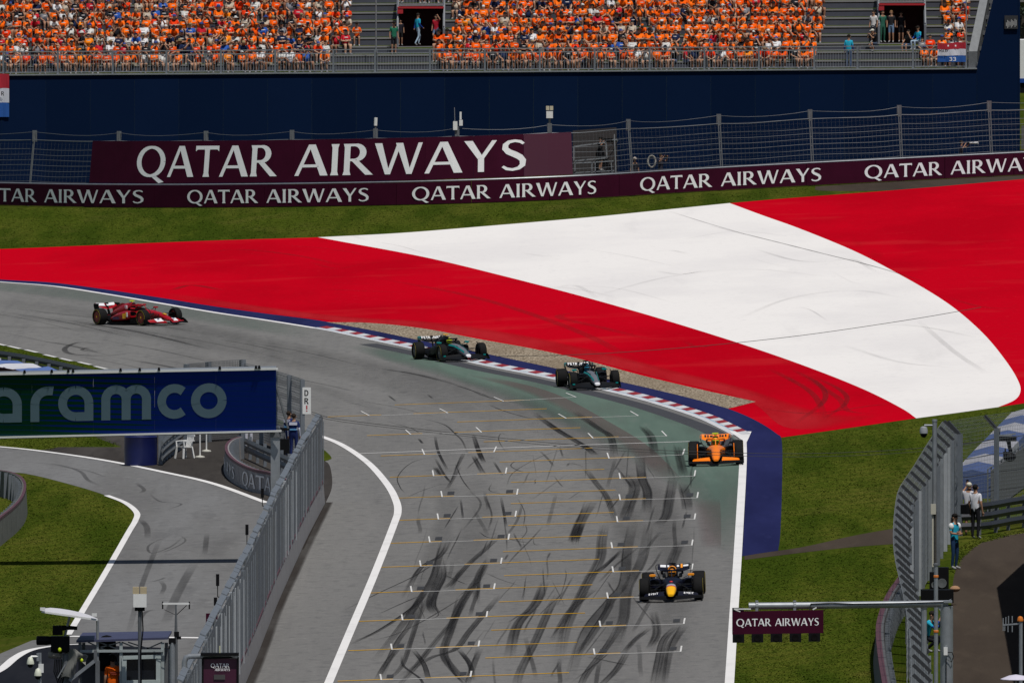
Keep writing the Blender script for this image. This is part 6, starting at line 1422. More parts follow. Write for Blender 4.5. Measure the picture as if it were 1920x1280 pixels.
# ------------------------------------------------------------------ equipment in the lower left corner
DL = 536.0
def q_(u, v, dd=0.0): return D(u, v, DL + dd)
def gz(p): return G(p.x, p.y)
# technical cabin
p0 = q_(230, 1300); cab = empty('camera_cabin', gz(p0), 'open metal cabin with navy roof and dark window in the lower left corner', 'cabin')
M_frame = mat('cabin_frame', (.34, .38, .38), .5, var=.2, scale=3)
b = MB(); b.slab([q_(143, 1204), q_(315, 1198), q_(322, 1186, 2.2), q_(155, 1189, 2.2)], (0, 0, 1), .06); b.build('roof', mat('roof_navy', (.05, .055, .11), .6, var=.3, scale=3), cab)
zg = cab.location.z
for u, dd in ((150, .1), (157, 1.6), (227, .1), (305, .1), (312, 1.6)):
    t = q_(u, 1204, dd); b = MB(); b.bar(Vector((t.x, t.y, zg)), t, .09); b.build('post', M_frame if u in (227, 305) else M_steel_d, cab)
b = MB()
for a, c in (((160, 1220), (226, 1203)), ((186, 1203), (226, 1218)), ((228, 1203), (268, 1219)), ((268, 1219), (304, 1203)), ((165, 1203), (200, 1219)), ((240, 1203), (290, 1219))): b.bar(q_(*a, .15), q_(*c, .15), .035)
b.build('truss', M_steel_d, cab)
b = MB(); b.bar(q_(150, 1220, .05), q_(306, 1219, .05), .07); b.build('crossbar', M_frame, cab)
b = MB()
for a, c in (((231, 1232), (302, 1230)), ((233, 1232), (233, 1392)), ((297, 1232), (297, 1392)), ((231, 1278), (300, 1277))): b.bar(q_(*a, .05), q_(*c, .05), .13, .1)
b.build('window_frame', mat('window_frame_grey', (.42, .48, .47), .5, var=.2, scale=3), cab)
b = MB(); b.slab([q_(235, 1235, .12), q_(295, 1234, .12), q_(295, 1276, .12), q_(235, 1276, .12)], (0, 1, 0), .03); b.build('window_pane', mat('dark_glass', (.008, .01, .014), .12), cab)
b = MB(); b.slab([q_(150, 1224, 1.5), q_(306, 1222, 1.5), q_(306, 1392, 1.5), q_(150, 1392, 1.5)], (0, 1, 0), .05); b.build('back_panel', mat('cabin_back', (.10, .10, .11), .8), cab)
b = MB(); b.slab([q_(231, 1280, .08), q_(301, 1279, .08), q_(301, 1392, .08), q_(231, 1392, .08)], (0, 1, 0), .04); b.build('lower_panel', M_steel_d, cab)
b = MB(); b.lathe([(.02, 0), (.26, .05), (.27, .08), (.02, .1)], q_(200, 1208, .6), 'Y', 14); b.build('round_speaker', M_black, cab)
b = MB(); b.lathe([(.02, 0), (.26, .05), (.27, .08), (.02, .1)], q_(193, 1240, .5), 'Y', 14); b.build('round_speaker', M_black, cab)
t = q_(211, 1300, .4); person(Vector((t.x, t.y, q_(211, 1230, .4).z - 1.74)), 'person in orange shirt with headset standing in the cabin, back to the camera', rz=math.pi+.3, mats=wear((.95, .14, .005), (.03, .03, .04), hair=(.01, .009, .008)), head='hair', girth=1.2)
o = bpy.data.objects[-1] if False else [x for x in bpy.data.objects if x.get('label', '').startswith('person in orange shirt with headset')][0]
b = MB(); b.tube([Vector((.11*math.cos(a), .0, 1.66 + .12*math.sin(a))) for a in [R(0 + 180*k/10) for k in range(11)]], .018, 6)
for s in (-1, 1): b.ball((s*.11, 0, 1.645), (.03, .05, .055), 8, 6)
b.build('headset', M_black, o, local=True, smooth=True)
b = MB(); b.box((0, .145, 1.30), (.24, .035, .035)); b.box((0, .145, 1.25), (.16, .035, .025)); b.build('back_print', mat('back_print', (.25, .03, .01), .8), o, local=True)
# television camera with rain cover on its pedestal
tc = q_(122, 1300, .0); tv = empty('television_camera', gz(tc), 'black television camera with grey rain cover on a pedestal, lower left', 'camera')
b = MB(); b.box(q_(113, 1206), (.52, .4, .42)); b.box(q_(113, 1217), (.4, .34, .16)); b.build('body', M_black, tv)
b = MB(); b.lathe([(.09, 0), (.13, .02), (.13, .3), (.10, .5), (.10, .52)], q_(68, 1200), 'X', 14); b.build('lens', M_black, tv)
b = MB(); b.box(q_(108, 1181), (.28, .2, .26)); b.tube([q_(112, 1177), q_(130, 1176), q_(145, 1177)], [.08, .06, .05], 8); b.build('viewfinder', M_black, tv)
b = MB(); b.ball(q_(112, 1217, -.25), (.05, .03, .07), 8, 6); b.build('focus_knob', P_lime, tv, smooth=True)
b = MB(); b.ball(q_(153, 1237, -.25), (.045, .03, .055), 8, 6); b.build('focus_knob', P_lime, tv, smooth=True)
b = MB(); b.tube([q_(92, 1226), q_(102, 1226, -.05), q_(115, 1228)], [.10, .12, .09], 10); b.build('microphone', mat('fur_grey', (.30, .27, .23), .95, var=.6, scale=20), tv, smooth=True)
rgc = random.Random(5); b = MB(); nn, mm_ = 14, 12
def cov(i, j):
    a = i/(nn-1); c = j/(mm_-1)
    u = 116 + 46*a + 4*math.sin(c*5) + 6*(c-.5); v = 1224 - 6*math.sin(a*3.1) + (48*c if a < .55 else 22*c) + 3*math.sin(a*9 + c*4)
    return q_(u, v, -.35 + .2*math.sin(a*7 + c*3) + .35*abs(a-.5))
gridp = [cov(i, j) for i in range(nn) for j in range(mm_)]
b.add(gridp + [p + Vector((0, .03, 0)) for p in gridp], [[i*mm_+j, i*mm_+j+1, (i+1)*mm_+j+1, (i+1)*mm_+j] for i in range(nn-1) for j in range(mm_-1)] + [[nn*mm_ + k for k in (i*mm_+j+1, i*mm_+j, (i+1)*mm_+j, (i+1)*mm_+j+1)] for i in range(nn-1) for j in range(mm_-1)])
b.build('rain_cover', mat('rain_cover', (.22, .22, .20), .7, var=.4, scale=5, bump=.3), tv, smooth=True)
b = MB(); pc = q_(125, 1225); b.tube([Vector((pc.x, pc.y, tv.location.z)), Vector((pc.x, pc.y, pc.z))], [.2, .12], 12); b.build('pedestal', M_steel_d, tv, smooth=True)
b = MB(); b.bar(q_(130, 1275, -.3), q_(180, 1236, -.3), .09); b.bar(q_(122, 1245, -.2), q_(108, 1270, -.2), .03); b.build('pan_bar', M_steel, tv)
b = MB()
for k in range(5): b.tube([q_(103+k*3, 1235, -.1), q_(101+k*3.5, 1258, -.15), q_(108+k*3, 1278, -.1), q_(112+k*2, 1300, -.1)], .018, 5)
b.build('cables', M_black, tv)
b = MB(); t0 = q_(183, 1300, -.3); b.bar(Vector((t0.x, t0.y, tv.location.z)), q_(183, 1238, -.3), .12); b.box(q_(179, 1228, -.3), (.09, .1, .3)); b.build('stand_post', M_steel_d, tv)
# white curved sun shade over it
sh = empty('sun_shade', gz(q_(183, 1300, .1)), 'thin curved white sun shade on two poles above the television camera', 'shade')
rows = [(78, 1140), (95, 1138.5), (112, 1140), (131, 1143), (150, 1147), (167, 1152), (183, 1159)]; bot = [(78, 1144.5), (95, 1147), (112, 1149.5), (131, 1152), (150, 1155), (167, 1157.5), (183, 1160)]
b = MB(); b.loft([[q_(*r_, 1.0), q_(*s_, -.6), q_(s_[0], s_[1]+2, -.6), q_(r_[0], r_[1]+2, 1.0)] for r_, s_ in zip(rows, bot)]); b.build('canopy', mat('shade_white', (.62, .61, .64), .6), sh, smooth=False)
b = MB()
for (u0, v0), (u1, v1) in zip(bot, bot[1:]): b.bar(q_(u0, v0+1.5, -.62), q_(u1, v1+1.5, -.62), .05)
b.build('front_edge', M_whiteb, sh)
for r_ in ((80, 1141), (177, 1152)):
    b = MB(); b.box(q_(*r_, -.65), (.14, .1, .08)); b.build('clip', M_whiteb, sh)
b = MB(); b.tube([q_(131, 1154, 0), q_(112, 1232, 0)], .035, 8); b.build('pole', M_steel, sh)
t0 = q_(183, 1162, .1); b = MB(); b.tube([t0, Vector((t0.x, t0.y, sh.location.z))], .04, 8); b.build('pole', M_steel, sh)
# mast with white box and beige units
t0 = q_(262, 1140, -1.0); ms = empty('receiver_mast', G(t0.x, t0.y), 'mast with white box and two beige units in front of the cabin', 'mast')
b = MB(); b.tube([Vector((t0.x, t0.y, ms.location.z)), t0], .05, 8); b.build('pole', M_steel_d, ms)
b = MB(); b.box(q_(262.5, 1125, -1.05), (.37, .22, .37)); wbx = b.build('white_box', M_whiteb, ms)
for u in (255, 269): b = MB(); b.box(q_(u, 1106, -1.05), (.18, .2, .19)); b.build('beige_unit', mat('beige_unit', (.46, .38, .24), .6), ms)
b = MB(); b.tube([q_(266, 1138, -1.1), q_(268, 1180, -1.08), q_(264, 1220, -1.08), q_(265, 1300, -1.08)], .02, 5); b.box(q_(262, 1141, -1.05), (.28, .12, .1)); b.build('cable', M_black, ms)
# T-shaped aerial and plain post
t0 = q_(330, 1133, -.6); ae = empty('aerial_mast', G(t0.x, t0.y), 'thin T-shaped aerial mast right of the cabin', 'mast')
b = MB(); b.tube([Vector((t0.x, t0.y, ae.location.z)), q_(330, 1190, -.6), t0], [.06, .045, .02], 8); b.build('pole', M_steel_d, ae)
b = MB(); b.bar(q_(305, 1131, -.6), q_(355, 1131, -.6), .05); b.build('crossbar', M_whiteb, ae)
for u in (305, 355): b = MB(); b.bar(q_(u, 1127, -.6), q_(u, 1141, -.6), .04); b.build('element', M_black, ae)
b = MB(); b.bar(q_(331, 1152, -.6), q_(350, 1134, -.6), .02); b.bar(q_(329, 1152, -.6), q_(308, 1142, -.6), .012); b.box(q_(331, 1188, -.6), (.14, .1, .14)); b.box(q_(335, 1195, -.6), (.14, .08, .08)); b.build('fittings', M_black, ae)
t0 = q_(323, 1204, -.9); po = empty('lamp_post', G(t0.x, t0.y), 'plain thick grey post with black head right of the cabin', 'post')
b = MB(); b.tube([Vector((t0.x, t0.y, po.location.z)), t0], .085, 10); b.build('pole', M_steel, po, smooth=True)
b = MB(); b.box(t0 + Vector((0, 0, .05)), (.2, .16, .16)); b.box(q_(319, 1213, -.9), (.1, .1, .08)); b.build('head', M_black, po)
# twin dome cameras
t0 = q_(75, 1223, -1.5); cc = empty('dome_camera_post', G(t0.x, t0.y), 'post carrying two white dome cameras at the lower left edge', 'camera')
b = MB(); b.tube([Vector((t0.x, t0.y, cc.location.z)), t0], .045, 8); b.box(q_(71, 1231, -1.5), (.07, .1, .22)); b.build('pole', M_steel, cc)
for du, v, ar in ((57, 1240, 1), (71, 1262, 0)):
    b = MB(); b.tube([q_(71 if ar else 76, v-10, -1.52), q_(du+2, v-10, -1.55), q_(du, v-7, -1.6)], .035, 6); b.build('arm', M_whiteb, cc, smooth=True)
    b = MB(); b.lathe([(.03, .14), (.06, .12), (.10, 0), (.105, -.06), (.08, -.07)], q_(du, v, -1.6), 'Z', 14); hs = b.build('housing', mat('ivory_plastic', (.62, .64, .52), .5), cc, smooth=True)
    b = MB(); b.ball(q_(du, v+6, -1.6), (.08, .08, .075), 12, 8); b.build('lens_dome', M_black, hs, smooth=True, local=False) if False else b.build('lens_dome', M_black, cc, smooth=True)
b = MB(); b.box(q_(77, 1252, -1.55), (.14, .1, .24)); b.build('junction_box', M_whiteb, cc)
# marshalling light panel
lp0 = q_(412, 1300, -32); lp = empty('marshal_signal', G(lp0.x, lp0.y), 'maroon light panel with small airline lettering on a bent pipe, bottom edge', 'signal')
def l_(u, v, dd=0.0): return D(u, v, DL - 32 + dd)
b = MB(); b.slab([l_(380, 1233), l_(446, 1231), l_(446, 1330), l_(380, 1330)], (0, 1, 0), .25); b.build('housing', mat('panel_maroon', (.05, .004, .024), .5), lp)
b = MB()
for a, c in (((380, 1233), (446, 1231)), ((380, 1233), (380, 1330)), ((446, 1231), (446, 1330))): b.bar(l_(*a, -.02), l_(*c, -.02), .05)
b.build('frame', M_black, lp)
b = MB(); b.tube([l_(346, 1330, .3), l_(346, 1240, .3), l_(349, 1232, .3), l_(356, 1229.5, .3), l_(400, 1229, .1), l_(446, 1229, .0)], .075, 10); b.build('pipe', M_steel, lp, smooth=True)
b = MB(); b.box(l_(412, 1225.5), (1.0, .3, .07)); b.build('visor', M_black, lp)
b = MB(); b.tube([l_(412, 1226), l_(412, 1210)], .02, 5); b.build('stub_aerial', mat('pale_yellow', (.55, .55, .35), .5), lp)
b = letters('QATAR', SERIF, lambda x, y, k: l_(395 + 35*x, 1250.5 - 7.5*y, -.03 - .0006*(k % 4)), gap=.05); b.build('lettering', M_letter, lp)
b = letters('AIRWAYS', SERIF, lambda x, y, k: l_(403 + 28*x, 1257 - 5*y, -.03 - .0006*(k % 4)), gap=.05); b.build('lettering', M_letter, lp)
b = MB(); b.slab([l_(401, 1264, -.03), l_(422, 1264, -.03), l_(422, 1273, -.03), l_(401, 1273, -.03)], (0, 1, 0), .02); b.build('display', mat('display_grey', (.06, .055, .055), .6), lp)
p_ = D(397, 1168, 592); sp = empty('small_panel', p_, 'small maroon panel with white letters behind the pit fence', 'sign')
b = MB(); b.box(p_, (.36, .06, .62)); b.build('board', M_maroon, sp)
b = MB(); b.box(D(398, 1157, 591.9), (.08, .1, .2)); b.build('slot', M_black, sp)
b = letters('QA', SERIF, lambda x, y, k: D(389 + 12*x, 1174 - 6*y, 591.94 - .0006*(k % 4)), gap=.05); b.build('lettering', M_letter, sp)
b = MB(); b.bar(p_ + Vector((.1, .05, 0)), Vector((p_.x+.1, p_.y+.05, G(p_.x, p_.y).z)), .06); b.build('stand', M_steel_d, sp)
# ------------------------------------------------------------------ right side: catch fence, gantry, people, cameras
RF = face(plan([(1795, 1000), (1770, 1042), (1742, 1095), (1724, 1126), (1712, 1155), (1706, 1225), (1710, 1290), (1728, 1375), (1742, 1470), (1745, 1560)]), (-1, 0, 0))
catch_fence('right_catch_fence', 'curved grey catch fence with cranked heads right of the main straight', RF, lambda t: 3.3, 4.4, .1, crank=(.46, .42), nv=20, nh=14, wire=.009, post_w=.13, uneven=True)
RF2 = face(plan([(1800, 1004), (1843, 996), (1902, 987), (1965, 978), (2030, 968)], step=.4), (-1, 0, 0))
catch_fence('service_fence', 'see-through catch fence with cranked posts behind the photographers on the right', RF2, lambda t: 3.35, 3.3, .1, crank=(.42, .42), nv=26, nh=26, wire=.007, cables=(1.3, 1.9, 2.5, 3.0), post_w=.13)
RW = face(plan([(1694, 1132), (1668, 1172), (1653, 1215), (1650, 1245), (1655, 1295), (1663, 1345), (1676, 1425), (1690, 1520)]), (-1, 0, 0))
low_wall('right_barrier', 'low curved barrier with maroon cap in front of the right catch fence', RW, .9, .3, 3.0, inner_posts=True, m=mat('barrier_grey', (.10, .10, .105), .8, var=.5, scale=2))
# striped cushions and dark rails behind the photographers
SC = face(plan([(1822, 935), (1850, 900), (1880, 868), (1908, 838), (1930, 815)], step=.4), (-1, 0, 0))
sc = empty('striped_cushions', gpt(SC, SC.len/2, 0), 'blue and white striped cushion barrier behind the right fence', 'barrier')
n = 8
for i in range(n):
    a, c = SC.len*i/n, SC.len*(i+1)/n - .05; b = MB()
    b.loft([[gpt(SC, s, 0, .75), gpt(SC, s, .85, .65), gpt(SC, s, 1.0, 0), gpt(SC, s, .85, -.65), gpt(SC, s, 0, -.75)] for s in [a + (c-a)*j/4 for j in range(5)]])
    b.build('cushion', mat('cushion_pale', (.33, .33, .36), .8, var=.4, scale=2) if i % 2 == 0 else mat('cushion_navy', (.05, .085, .22), .8, var=.4, scale=2), sc)
RR = face(plan([(1800, 1004), (1846, 1002), (1902, 992), (1965, 983), (2030, 973)], step=.4), (0, -1, 0))
rr = empty('guard_rail', gpt(RR, RR.len/2, 0), 'dark triple guard rail along the grass behind the photographers on the right', 'guard rail')
for h in (.3, .62, .94):
    b = MB(); b.loft([[gpt(RR, RR.len*k/14, h-.12, .02), gpt(RR, RR.len*k/14, h, .07), gpt(RR, RR.len*k/14, h+.12, .02), gpt(RR, RR.len*k/14, h, -.02)] for k in range(15)]); b.build('rail', mat('rail_dark', (.045, .047, .055)), rr)
for k in range(7): b = MB(); b.bar(gpt(RR, RR.len*(k+.5)/7, 0, -.05), gpt(RR, RR.len*(k+.5)/7, 1.1, -.05), .12, .09); b.build('rail_post', M_steel_d, rr)
hd = empty('mesh_screen', W(1890, 960), 'grey mesh screen fence right of the striped cushions', 'fence')
b = MB(); HS = face(plan([(1852, 962), (1900, 925), (1950, 890)], step=.4), (-1, 0, 0))
for k in range(16): b.bar(gpt(HS, HS.len*k/15, 0), gpt(HS, HS.len*k/15, 1.5), .05)
b.build('posts', M_steel_d, hd)
b = MB()
for k in range(5): b.bar(gpt(HS, 0, .2+.32*k), gpt(HS, HS.len, .2+.32*k), .03)
b.build('rails', M_steel_d, hd)
b = MB(); b.slab([gpt(HS, 0, .05, -.1), gpt(HS, HS.len, .05, -.1), gpt(HS, HS.len, 1.45, -.1), gpt(HS, 0, 1.45, -.1)], (1, 0, 0), .02); b.build('screen', mat('screen_grey', (.12, .12, .125), .8), hd)
# people on the service road
gpr = 'people along the right service road'
CROSS = dict(elL=(.24,-.02,1.16), wrL=(.03,-.2,1.17), haL=(-.06,-.2,1.18), elR=(-.24,-.02,1.16), wrR=(-.03,-.22,1.13), haR=(.06,-.22,1.14))
o = person(W(1790, 1067), 'steward in cyan vest and black cap, arms folded, on the right service road', over=CROSS, rz=.9, mats=wear(CY, (.015, .04, .10), sleeve=(.6, .6, .62), shin=(.015, .04, .10), hair=(.008, .008, .009)), head='cap', group=gpr, scale=1.0)
b = MB(); b.ball((0, .09, 1.52), (.07, .05, .16), 8, 6); b.build('ponytail', M_hair, o, local=True, smooth=True)
for s in (-1, 1): b = MB(); b.ball((s*.19, .0, 1.37), (.085, .095, .12), 10, 8); b.build('white_sleeve', M_whiteb, o, local=True, smooth=True)
PH = dict(elL=(.26,-.2,1.45), wrL=(.16,-.34,1.62), haL=(.14,-.36,1.72), elR=(-.26,-.18,1.38), wrR=(-.12,-.32,1.5), haR=(-.08,-.34,1.58))
o = person(W(1829, 1010), 'photographer in white shirt and black trousers with shoulder bag on the right service road', rz=2.6, mats=wear((.66, .66, .70), (.012, .012, .015), shin=(.012, .012, .015), hair=(.012, .01, .01)), head='hair', group=gpr, scale=1.02)
b = MB(); b.box((.32, .05, .95), (.22, .34, .3)); b.build('shoulder_bag', M_black, o, local=True)
b = MB(); b.bar((.3, .05, 1.1), (-.12, .03, 1.48), .04, .015); b.build('bag_strap', M_black, o, local=True)
o = person(W(1817, 1003), 'person in white cap and shirt raising a phone towards the circuit, right', over=PH, rz=2.9, mats=wear((.6, .6, .64), (.02, .02, .025), hair=(.62, .58, .48)), head='cap', group=gpr, scale=.98)
b = MB(); b.box((.14, -.37, 1.78), (.08, .012, .15)); b.build('phone', M_black, o, local=True)
o = person(W(1742, 1222), 'steward in cyan and blue top bending behind the gantry arm by the right fence', over=CROUCH, rz=1.2, mats=wear(CY, (.012, .012, .016), sleeve=RB, shin=(.012, .012, .016)), bare_arms=False, group=gpr, head='cap')
# loudspeaker boxes at the foot of the fence
for u, v, w_, h_, lb_ in ((1766, 1108, .42, .75, 'tall black loudspeaker box at the foot of the right fence'), (1752, 1108, .3, .6, 'small black box beside the tall loudspeaker at the right fence')):
    q = W(u, v); b = MB(); b.box(q + Vector((0, 0, h_/2)), (w_, .45, h_)); e = empty('loudspeaker', q, lb_, 'loudspeaker'); b.build('cabinet', M_black, e)
    b = MB(); b.lathe([(.02, 0), (w_*.34, -.01), (w_*.36, .02)], q + Vector((0, -.235, h_*.35)), 'Y', 14); b.build('cone', M_steel_d, e)
q = W(1757, 1135); e = empty('flight_case', q, 'low black flight case with tan cushion behind the gantry corner', 'case')
b = MB(); b.box(q + Vector((0, 0, .3)), (1.0, .6, .4)); b.build('case', M_black, e)
b = MB(); b.ball(q + Vector((.55, 0, .52)), (.16, .14, .1), 10, 6); b.build('cushion', mat('tan_cloth', (.35, .2, .11), .9), e, smooth=True)
# dome camera on its pole
DPd = 602.0
q = D(1752.5, 790, DPd); gq = G(q.x, DPd); e = empty('camera_pole', gq, 'grey pole with a dome camera on a short arm in front of the right fence', 'camera')
b = MB(); b.tube([gq, q], .075, 10); b.lathe([(.075, 0), (.085, 0), (.085, .06), (.05, .07)], q, 'Z', 10); b.build('pole', M_steel, e, smooth=True)
b = MB(); b.tube([q + Vector((0, 0, -.12)), D(1733, 797, DPd)], .035, 8); b.build('arm', M_steel, e)
b = MB(); b.lathe([(.04, .12), (.10, .09), (.125, 0), (.125, -.1), (.10, -.11)], D(1732, 806, DPd), 'Z', 16); b.build('housing', mat('housing_grey', (.30, .31, .33), .4), e, smooth=True)
b = MB(); b.ball(D(1732, 812.5, DPd), (.11, .11, .13), 14, 8); b.build('lens_dome', M_black, e, smooth=True)
b = MB(); b.box(D(1750, 954, DPd-.15), (.16, .1, .32)); b.build('junction_box', mat('ivory_box', (.5, .48, .40), .6), e)
b = MB(); b.bar(D(1749, 960, DPd-.12), D(1749, 1062, DPd-.12), .05); b.build('conduit', mat('ivory_box', (.5, .48, .40), .6), e)
b = MB(); b.bar(D(1754, 958, DPd-.1), D(1754, 1062, DPd-.1), .06); b.build('cable_bundle', mat('cable_brown', (.06, .055, .05), .8, var=.6, scale=20), e)
# remote camera hung above the fence, and its cables
RC = 640.0
q = D(1890, 835, RC); e = empty('cable_camera', q, 'black remote camera head hanging above the right fence', 'camera')
b = MB(); b.box(D(1889, 822, RC), (.60, .4, .16)); b.build('carriage', M_black, e)
b = MB(); b.bar(D(1873, 817, RC), D(1904, 813, RC), .05); b.box(D(1885, 816, RC), (.42, .3, .05)); b.build('rail', M_steel, e)
b = MB(); b.tube([D(1891, 826, RC), D(1893, 838, RC), D(1896, 852, RC)], [.08, .06, .07], 8); b.build('yoke', M_black, e)
b = MB(); b.ball(D(1893, 856, RC), (.22, .2, .16), 10, 8); b.box(D(1886, 852, RC), (.18, .2, .2)); b.bar(D(1885, 850, RC), D(1885, 840, RC), .05); b.build('camera_head', M_black, e)
b = MB(); b.bar(D(1874, 818, RC), D(1875, 802, RC), .025); b.build('aerial', M_black, e)
def cable(name, pts, r_, lb_):
    b = MB(); b.tube([Vector(p) for p in spline([D(*p) for p in pts], 6)], r_, 5, caps=False); o = b.build('cable', M_wire_d, base=D(*pts[0])); return tag(o, lb_, 'cable')
cable('c', [(585, 772, 640), (640, 786, 640), (860, 812, 640), (1080, 834, 640), (1293, 846, 640), (1500, 850, 640), (1700, 842, 640), (1880, 822, 640)], .010, 'thin dark cable slung over the grid towards the remote camera, upper strand')
cable('c', [(585, 776, 641), (640, 790, 641), (860, 816, 641), (1080, 839, 641), (1293, 851, 641), (1500, 856, 641), (1700, 848, 641), (1880, 826, 641)], .008, 'thin dark cable slung over the grid towards the remote camera, lower strand')
cable('c', [(930, 668, 700), (1100, 664, 700), (1300, 650, 700), (1500, 629, 700), (1700, 600, 700), (1840, 576, 700)], .010, 'hair-thin cable crossing above the red and white run-off')
# start light gantry
GD = 493.0
def g_(u, v, dd=0.0): return D(u, v, GD + dd)
q = g_(1775, 1300); gq = G(q.x, GD); e = empty('light_gantry', gq, 'grey pole gantry carrying a maroon airline sign with five dark start lights', 'gantry')
b = MB(); b.tube([gq, g_(1775, 1136)], .165, 16); b.build('pole', M_steel, e, smooth=True)
b = MB(); b.tube([g_(1404, 1135.5), g_(1560, 1134), g_(1778, 1131)], .092, 14); b.build('arm', M_steel, e, smooth=True)
b = MB(); b.slab([g_(1757, 1136, -.05), g_(1784, 1122, -.05), g_(1764, 1146, -.05)], (0, 1, 0), .1); b.box(g_(1777, 1127), (.22, .4, .05)); b.build('corner_brace', M_steel, e)
for u in (1419, 1490):
    b = MB(); b.tube([g_(u-2, 1135.3), g_(u+3, 1135.2)], .115, 12); b.box(g_(u, 1143), (.07, .2, .12)); b.box(g_(u, 1127.5), (.07, .16, .06)); b.build('clamp', M_steel, e)
b = MB(); b.slab([g_(1373, 1146, -.15), g_(1544, 1143, -.15), g_(1544, 1186, -.15), g_(1373, 1188.5, -.15)], (0, 1, 0), .12); sb_ = b.build('sign_panel', M_maroon, e)
b = MB(); b.slab([g_(1373, 1139, -.1), g_(1395, 1138.5, -.1), g_(1395, 1146, -.1), g_(1373, 1146.5, -.1)], (0, 1, 0), .08); b.build('bracket_plate', M_black, e)
b = MB(); b.bar(g_(1376, 1141, -.14), g_(1408, 1141, -.14), .03); b.bar(g_(1376, 1141, -.14), g_(1388, 1146, -.14), .025); b.bar(g_(1524, 1142, -.14), g_(1531, 1138, -.14), .03); b.build('strut', M_whiteb, e)
build_words('QATAR AIRWAYS', SERIF, lambda x, y, k: g_(1380.5 + 155*x, 1173.5 - 14*y - 1.8*x, -.156 - .0006*(k % 4)), 'lettering', M_letter, e, gap=.05)
for k in range(5):
    u = 1384.5 + 35.6*k; b = MB(); b.box(g_(u, 1196 - .5*k, -.09), (.30, .16, .215)); lt = b.build('start_light', M_black, e)
    b = MB(); b.lathe([(.02, 0), (.085, -.005), (.09, .03)], g_(u, 1196 - .5*k, -.175), 'Y', 14); b.build('lens', mat('dark_lens', (.005, .004, .004), .6, spec=.1), e)
b = MB(); b.tube([g_(1517, 1144, -.1), g_(1520, 1131.5, -.1), g_(1560, 1130, -.1), g_(1600, 1131.5, -.1), g_(1680, 1130.5, -.1), g_(1770, 1128, -.1)], .014, 5); b.build('cable', M_wire_d, e)
b = MB(); b.box(g_(1773, 1220, -.2), (.1, .08, .2)); b.build('control_box', M_whiteb, e)
b = MB(); b.tube([g_(1775, 1222, -.2), g_(1785, 1222, -.2), g_(1788, 1230, -.2), g_(1784, 1240, -.2), g_(1774, 1234, -.2), g_(1774, 1300, -.2)], .012, 5); b.build('loop_cable', M_black, e)
for u, v0, w_, lb_ in ((1755, 1060, .055, 'thin silver mast with orange joints left of the gantry pole'), (1732.5, 1140, .075, 'plain grey pole between right fence and thin mast')):
    q = D(u, v0, GD+8); gq = G(q.x, GD+8); m_ = empty('pole', gq, lb_, 'pole'); b = MB(); b.tube([gq, q], w_, 8); b.build('shaft', M_steel, m_, smooth=True)
    for vv in ((1080, 1183) if u > 1750 else ()): b = MB(); b.lathe([(w_, -.035), (w_+.015, -.02), (w_+.015, .02), (w_, .035)], D(u, vv, GD+8), 'Z', 8); b.build('joint', mat('orange_joint', (.6, .17, .02), .6), m_)
    b = MB(); b.lathe([(w_, 0), (w_+.02, .01), (w_+.02, .05), (.01, .07)], q, 'Z', 8); b.build('cap', M_steel_d, m_)
# aerial mast and spectators at the lower right edge
q = D(1914, 1165, 520); gq = G(q.x, 520); e = empty('aerial_mast', gq, 'mast with comb-like aerials and orange lamp at the right picture edge', 'mast')
b = MB(); b.tube([gq, q], .05, 8); b.build('pole', M_steel, e)
b = MB(); b.bar(D(1880, 1171, 520), D(1916, 1168, 520), .04); 
for u, va, vb in ((1881, 1158, 1182), (1886, 1156, 1170), (1891, 1154, 1168), (1898, 1154, 1166), (1884, 1172, 1182), (1890, 1172, 1184), (1898, 1172, 1184)): b.bar(D(u, va, 520), D(u, vb, 520), .025)
b.build('aerials', M_steel, e)
b = MB(); b.lathe([(.08, 0), (.09, .04), (.06, .12), (.01, .14)], D(1913, 1164, 520), 'Z', 10); b.build('beacon', mat('beacon_orange', (.7, .2, .02), .4), e, smooth=True)
q = D(1905, 1272, 512); gq = G(q.x, 512); e = empty('parasol', gq, 'white and lilac parasol top at the lower right corner', 'parasol')
b = MB(); b.tube([gq, Vector((q.x, 512, q.z))], .025, 6); b.build('pole', M_steel, e)
b = MB(); nn = 12
b.lathe([(.02, .12), (.2, .09), (.42, 0), (.42, -.015), (.2, .07), (.02, .1)], q, 'Z', 12); b.build('canopy', mat('parasol_white', (.62, .58, .68), .7), e)
# unseen structure by the service road; building form added, shaped to cast its shade
fp_ = [(15.05, 530), (16.1, 595.7), (17.3, 610), (26, 610), (26, 530)]; gq = G(16.5, 560); e = empty('shade_caster', gq, 'unseen flat-roofed block, shaped to cast the shade on the right service road', 'building')
b = MB(); b.slab([Vector((x, y, gq.z-1)) for x, y in fp_], (0, 0, 1), 6.3); b.build('wall', mat('shade_caster_wall', (.45, .45, .44), .8, var=.3, scale=.6), e)
b = MB(); b.slab([Vector((x, y, gq.z+5.32)) for x, y in fp_], (0, 0, 1), .25); b.build('roof', M_steel_d, e)
for k in range(9):
    t_ = (k+.5)/9; a_, c_ = Vector((15.05, 530, 0)), Vector((16.1, 595.7, 0)); d_ = (c_-a_).normalized(); m0 = a_.lerp(c_, t_) + Vector((0, 0, gq.z+2.2))
    b = MB(); b.bar(m0 - d_*1.2, m0 + d_*1.2, .06, 1.4); b.build('window', mat('dark_glass', (.008, .01, .014)), e)
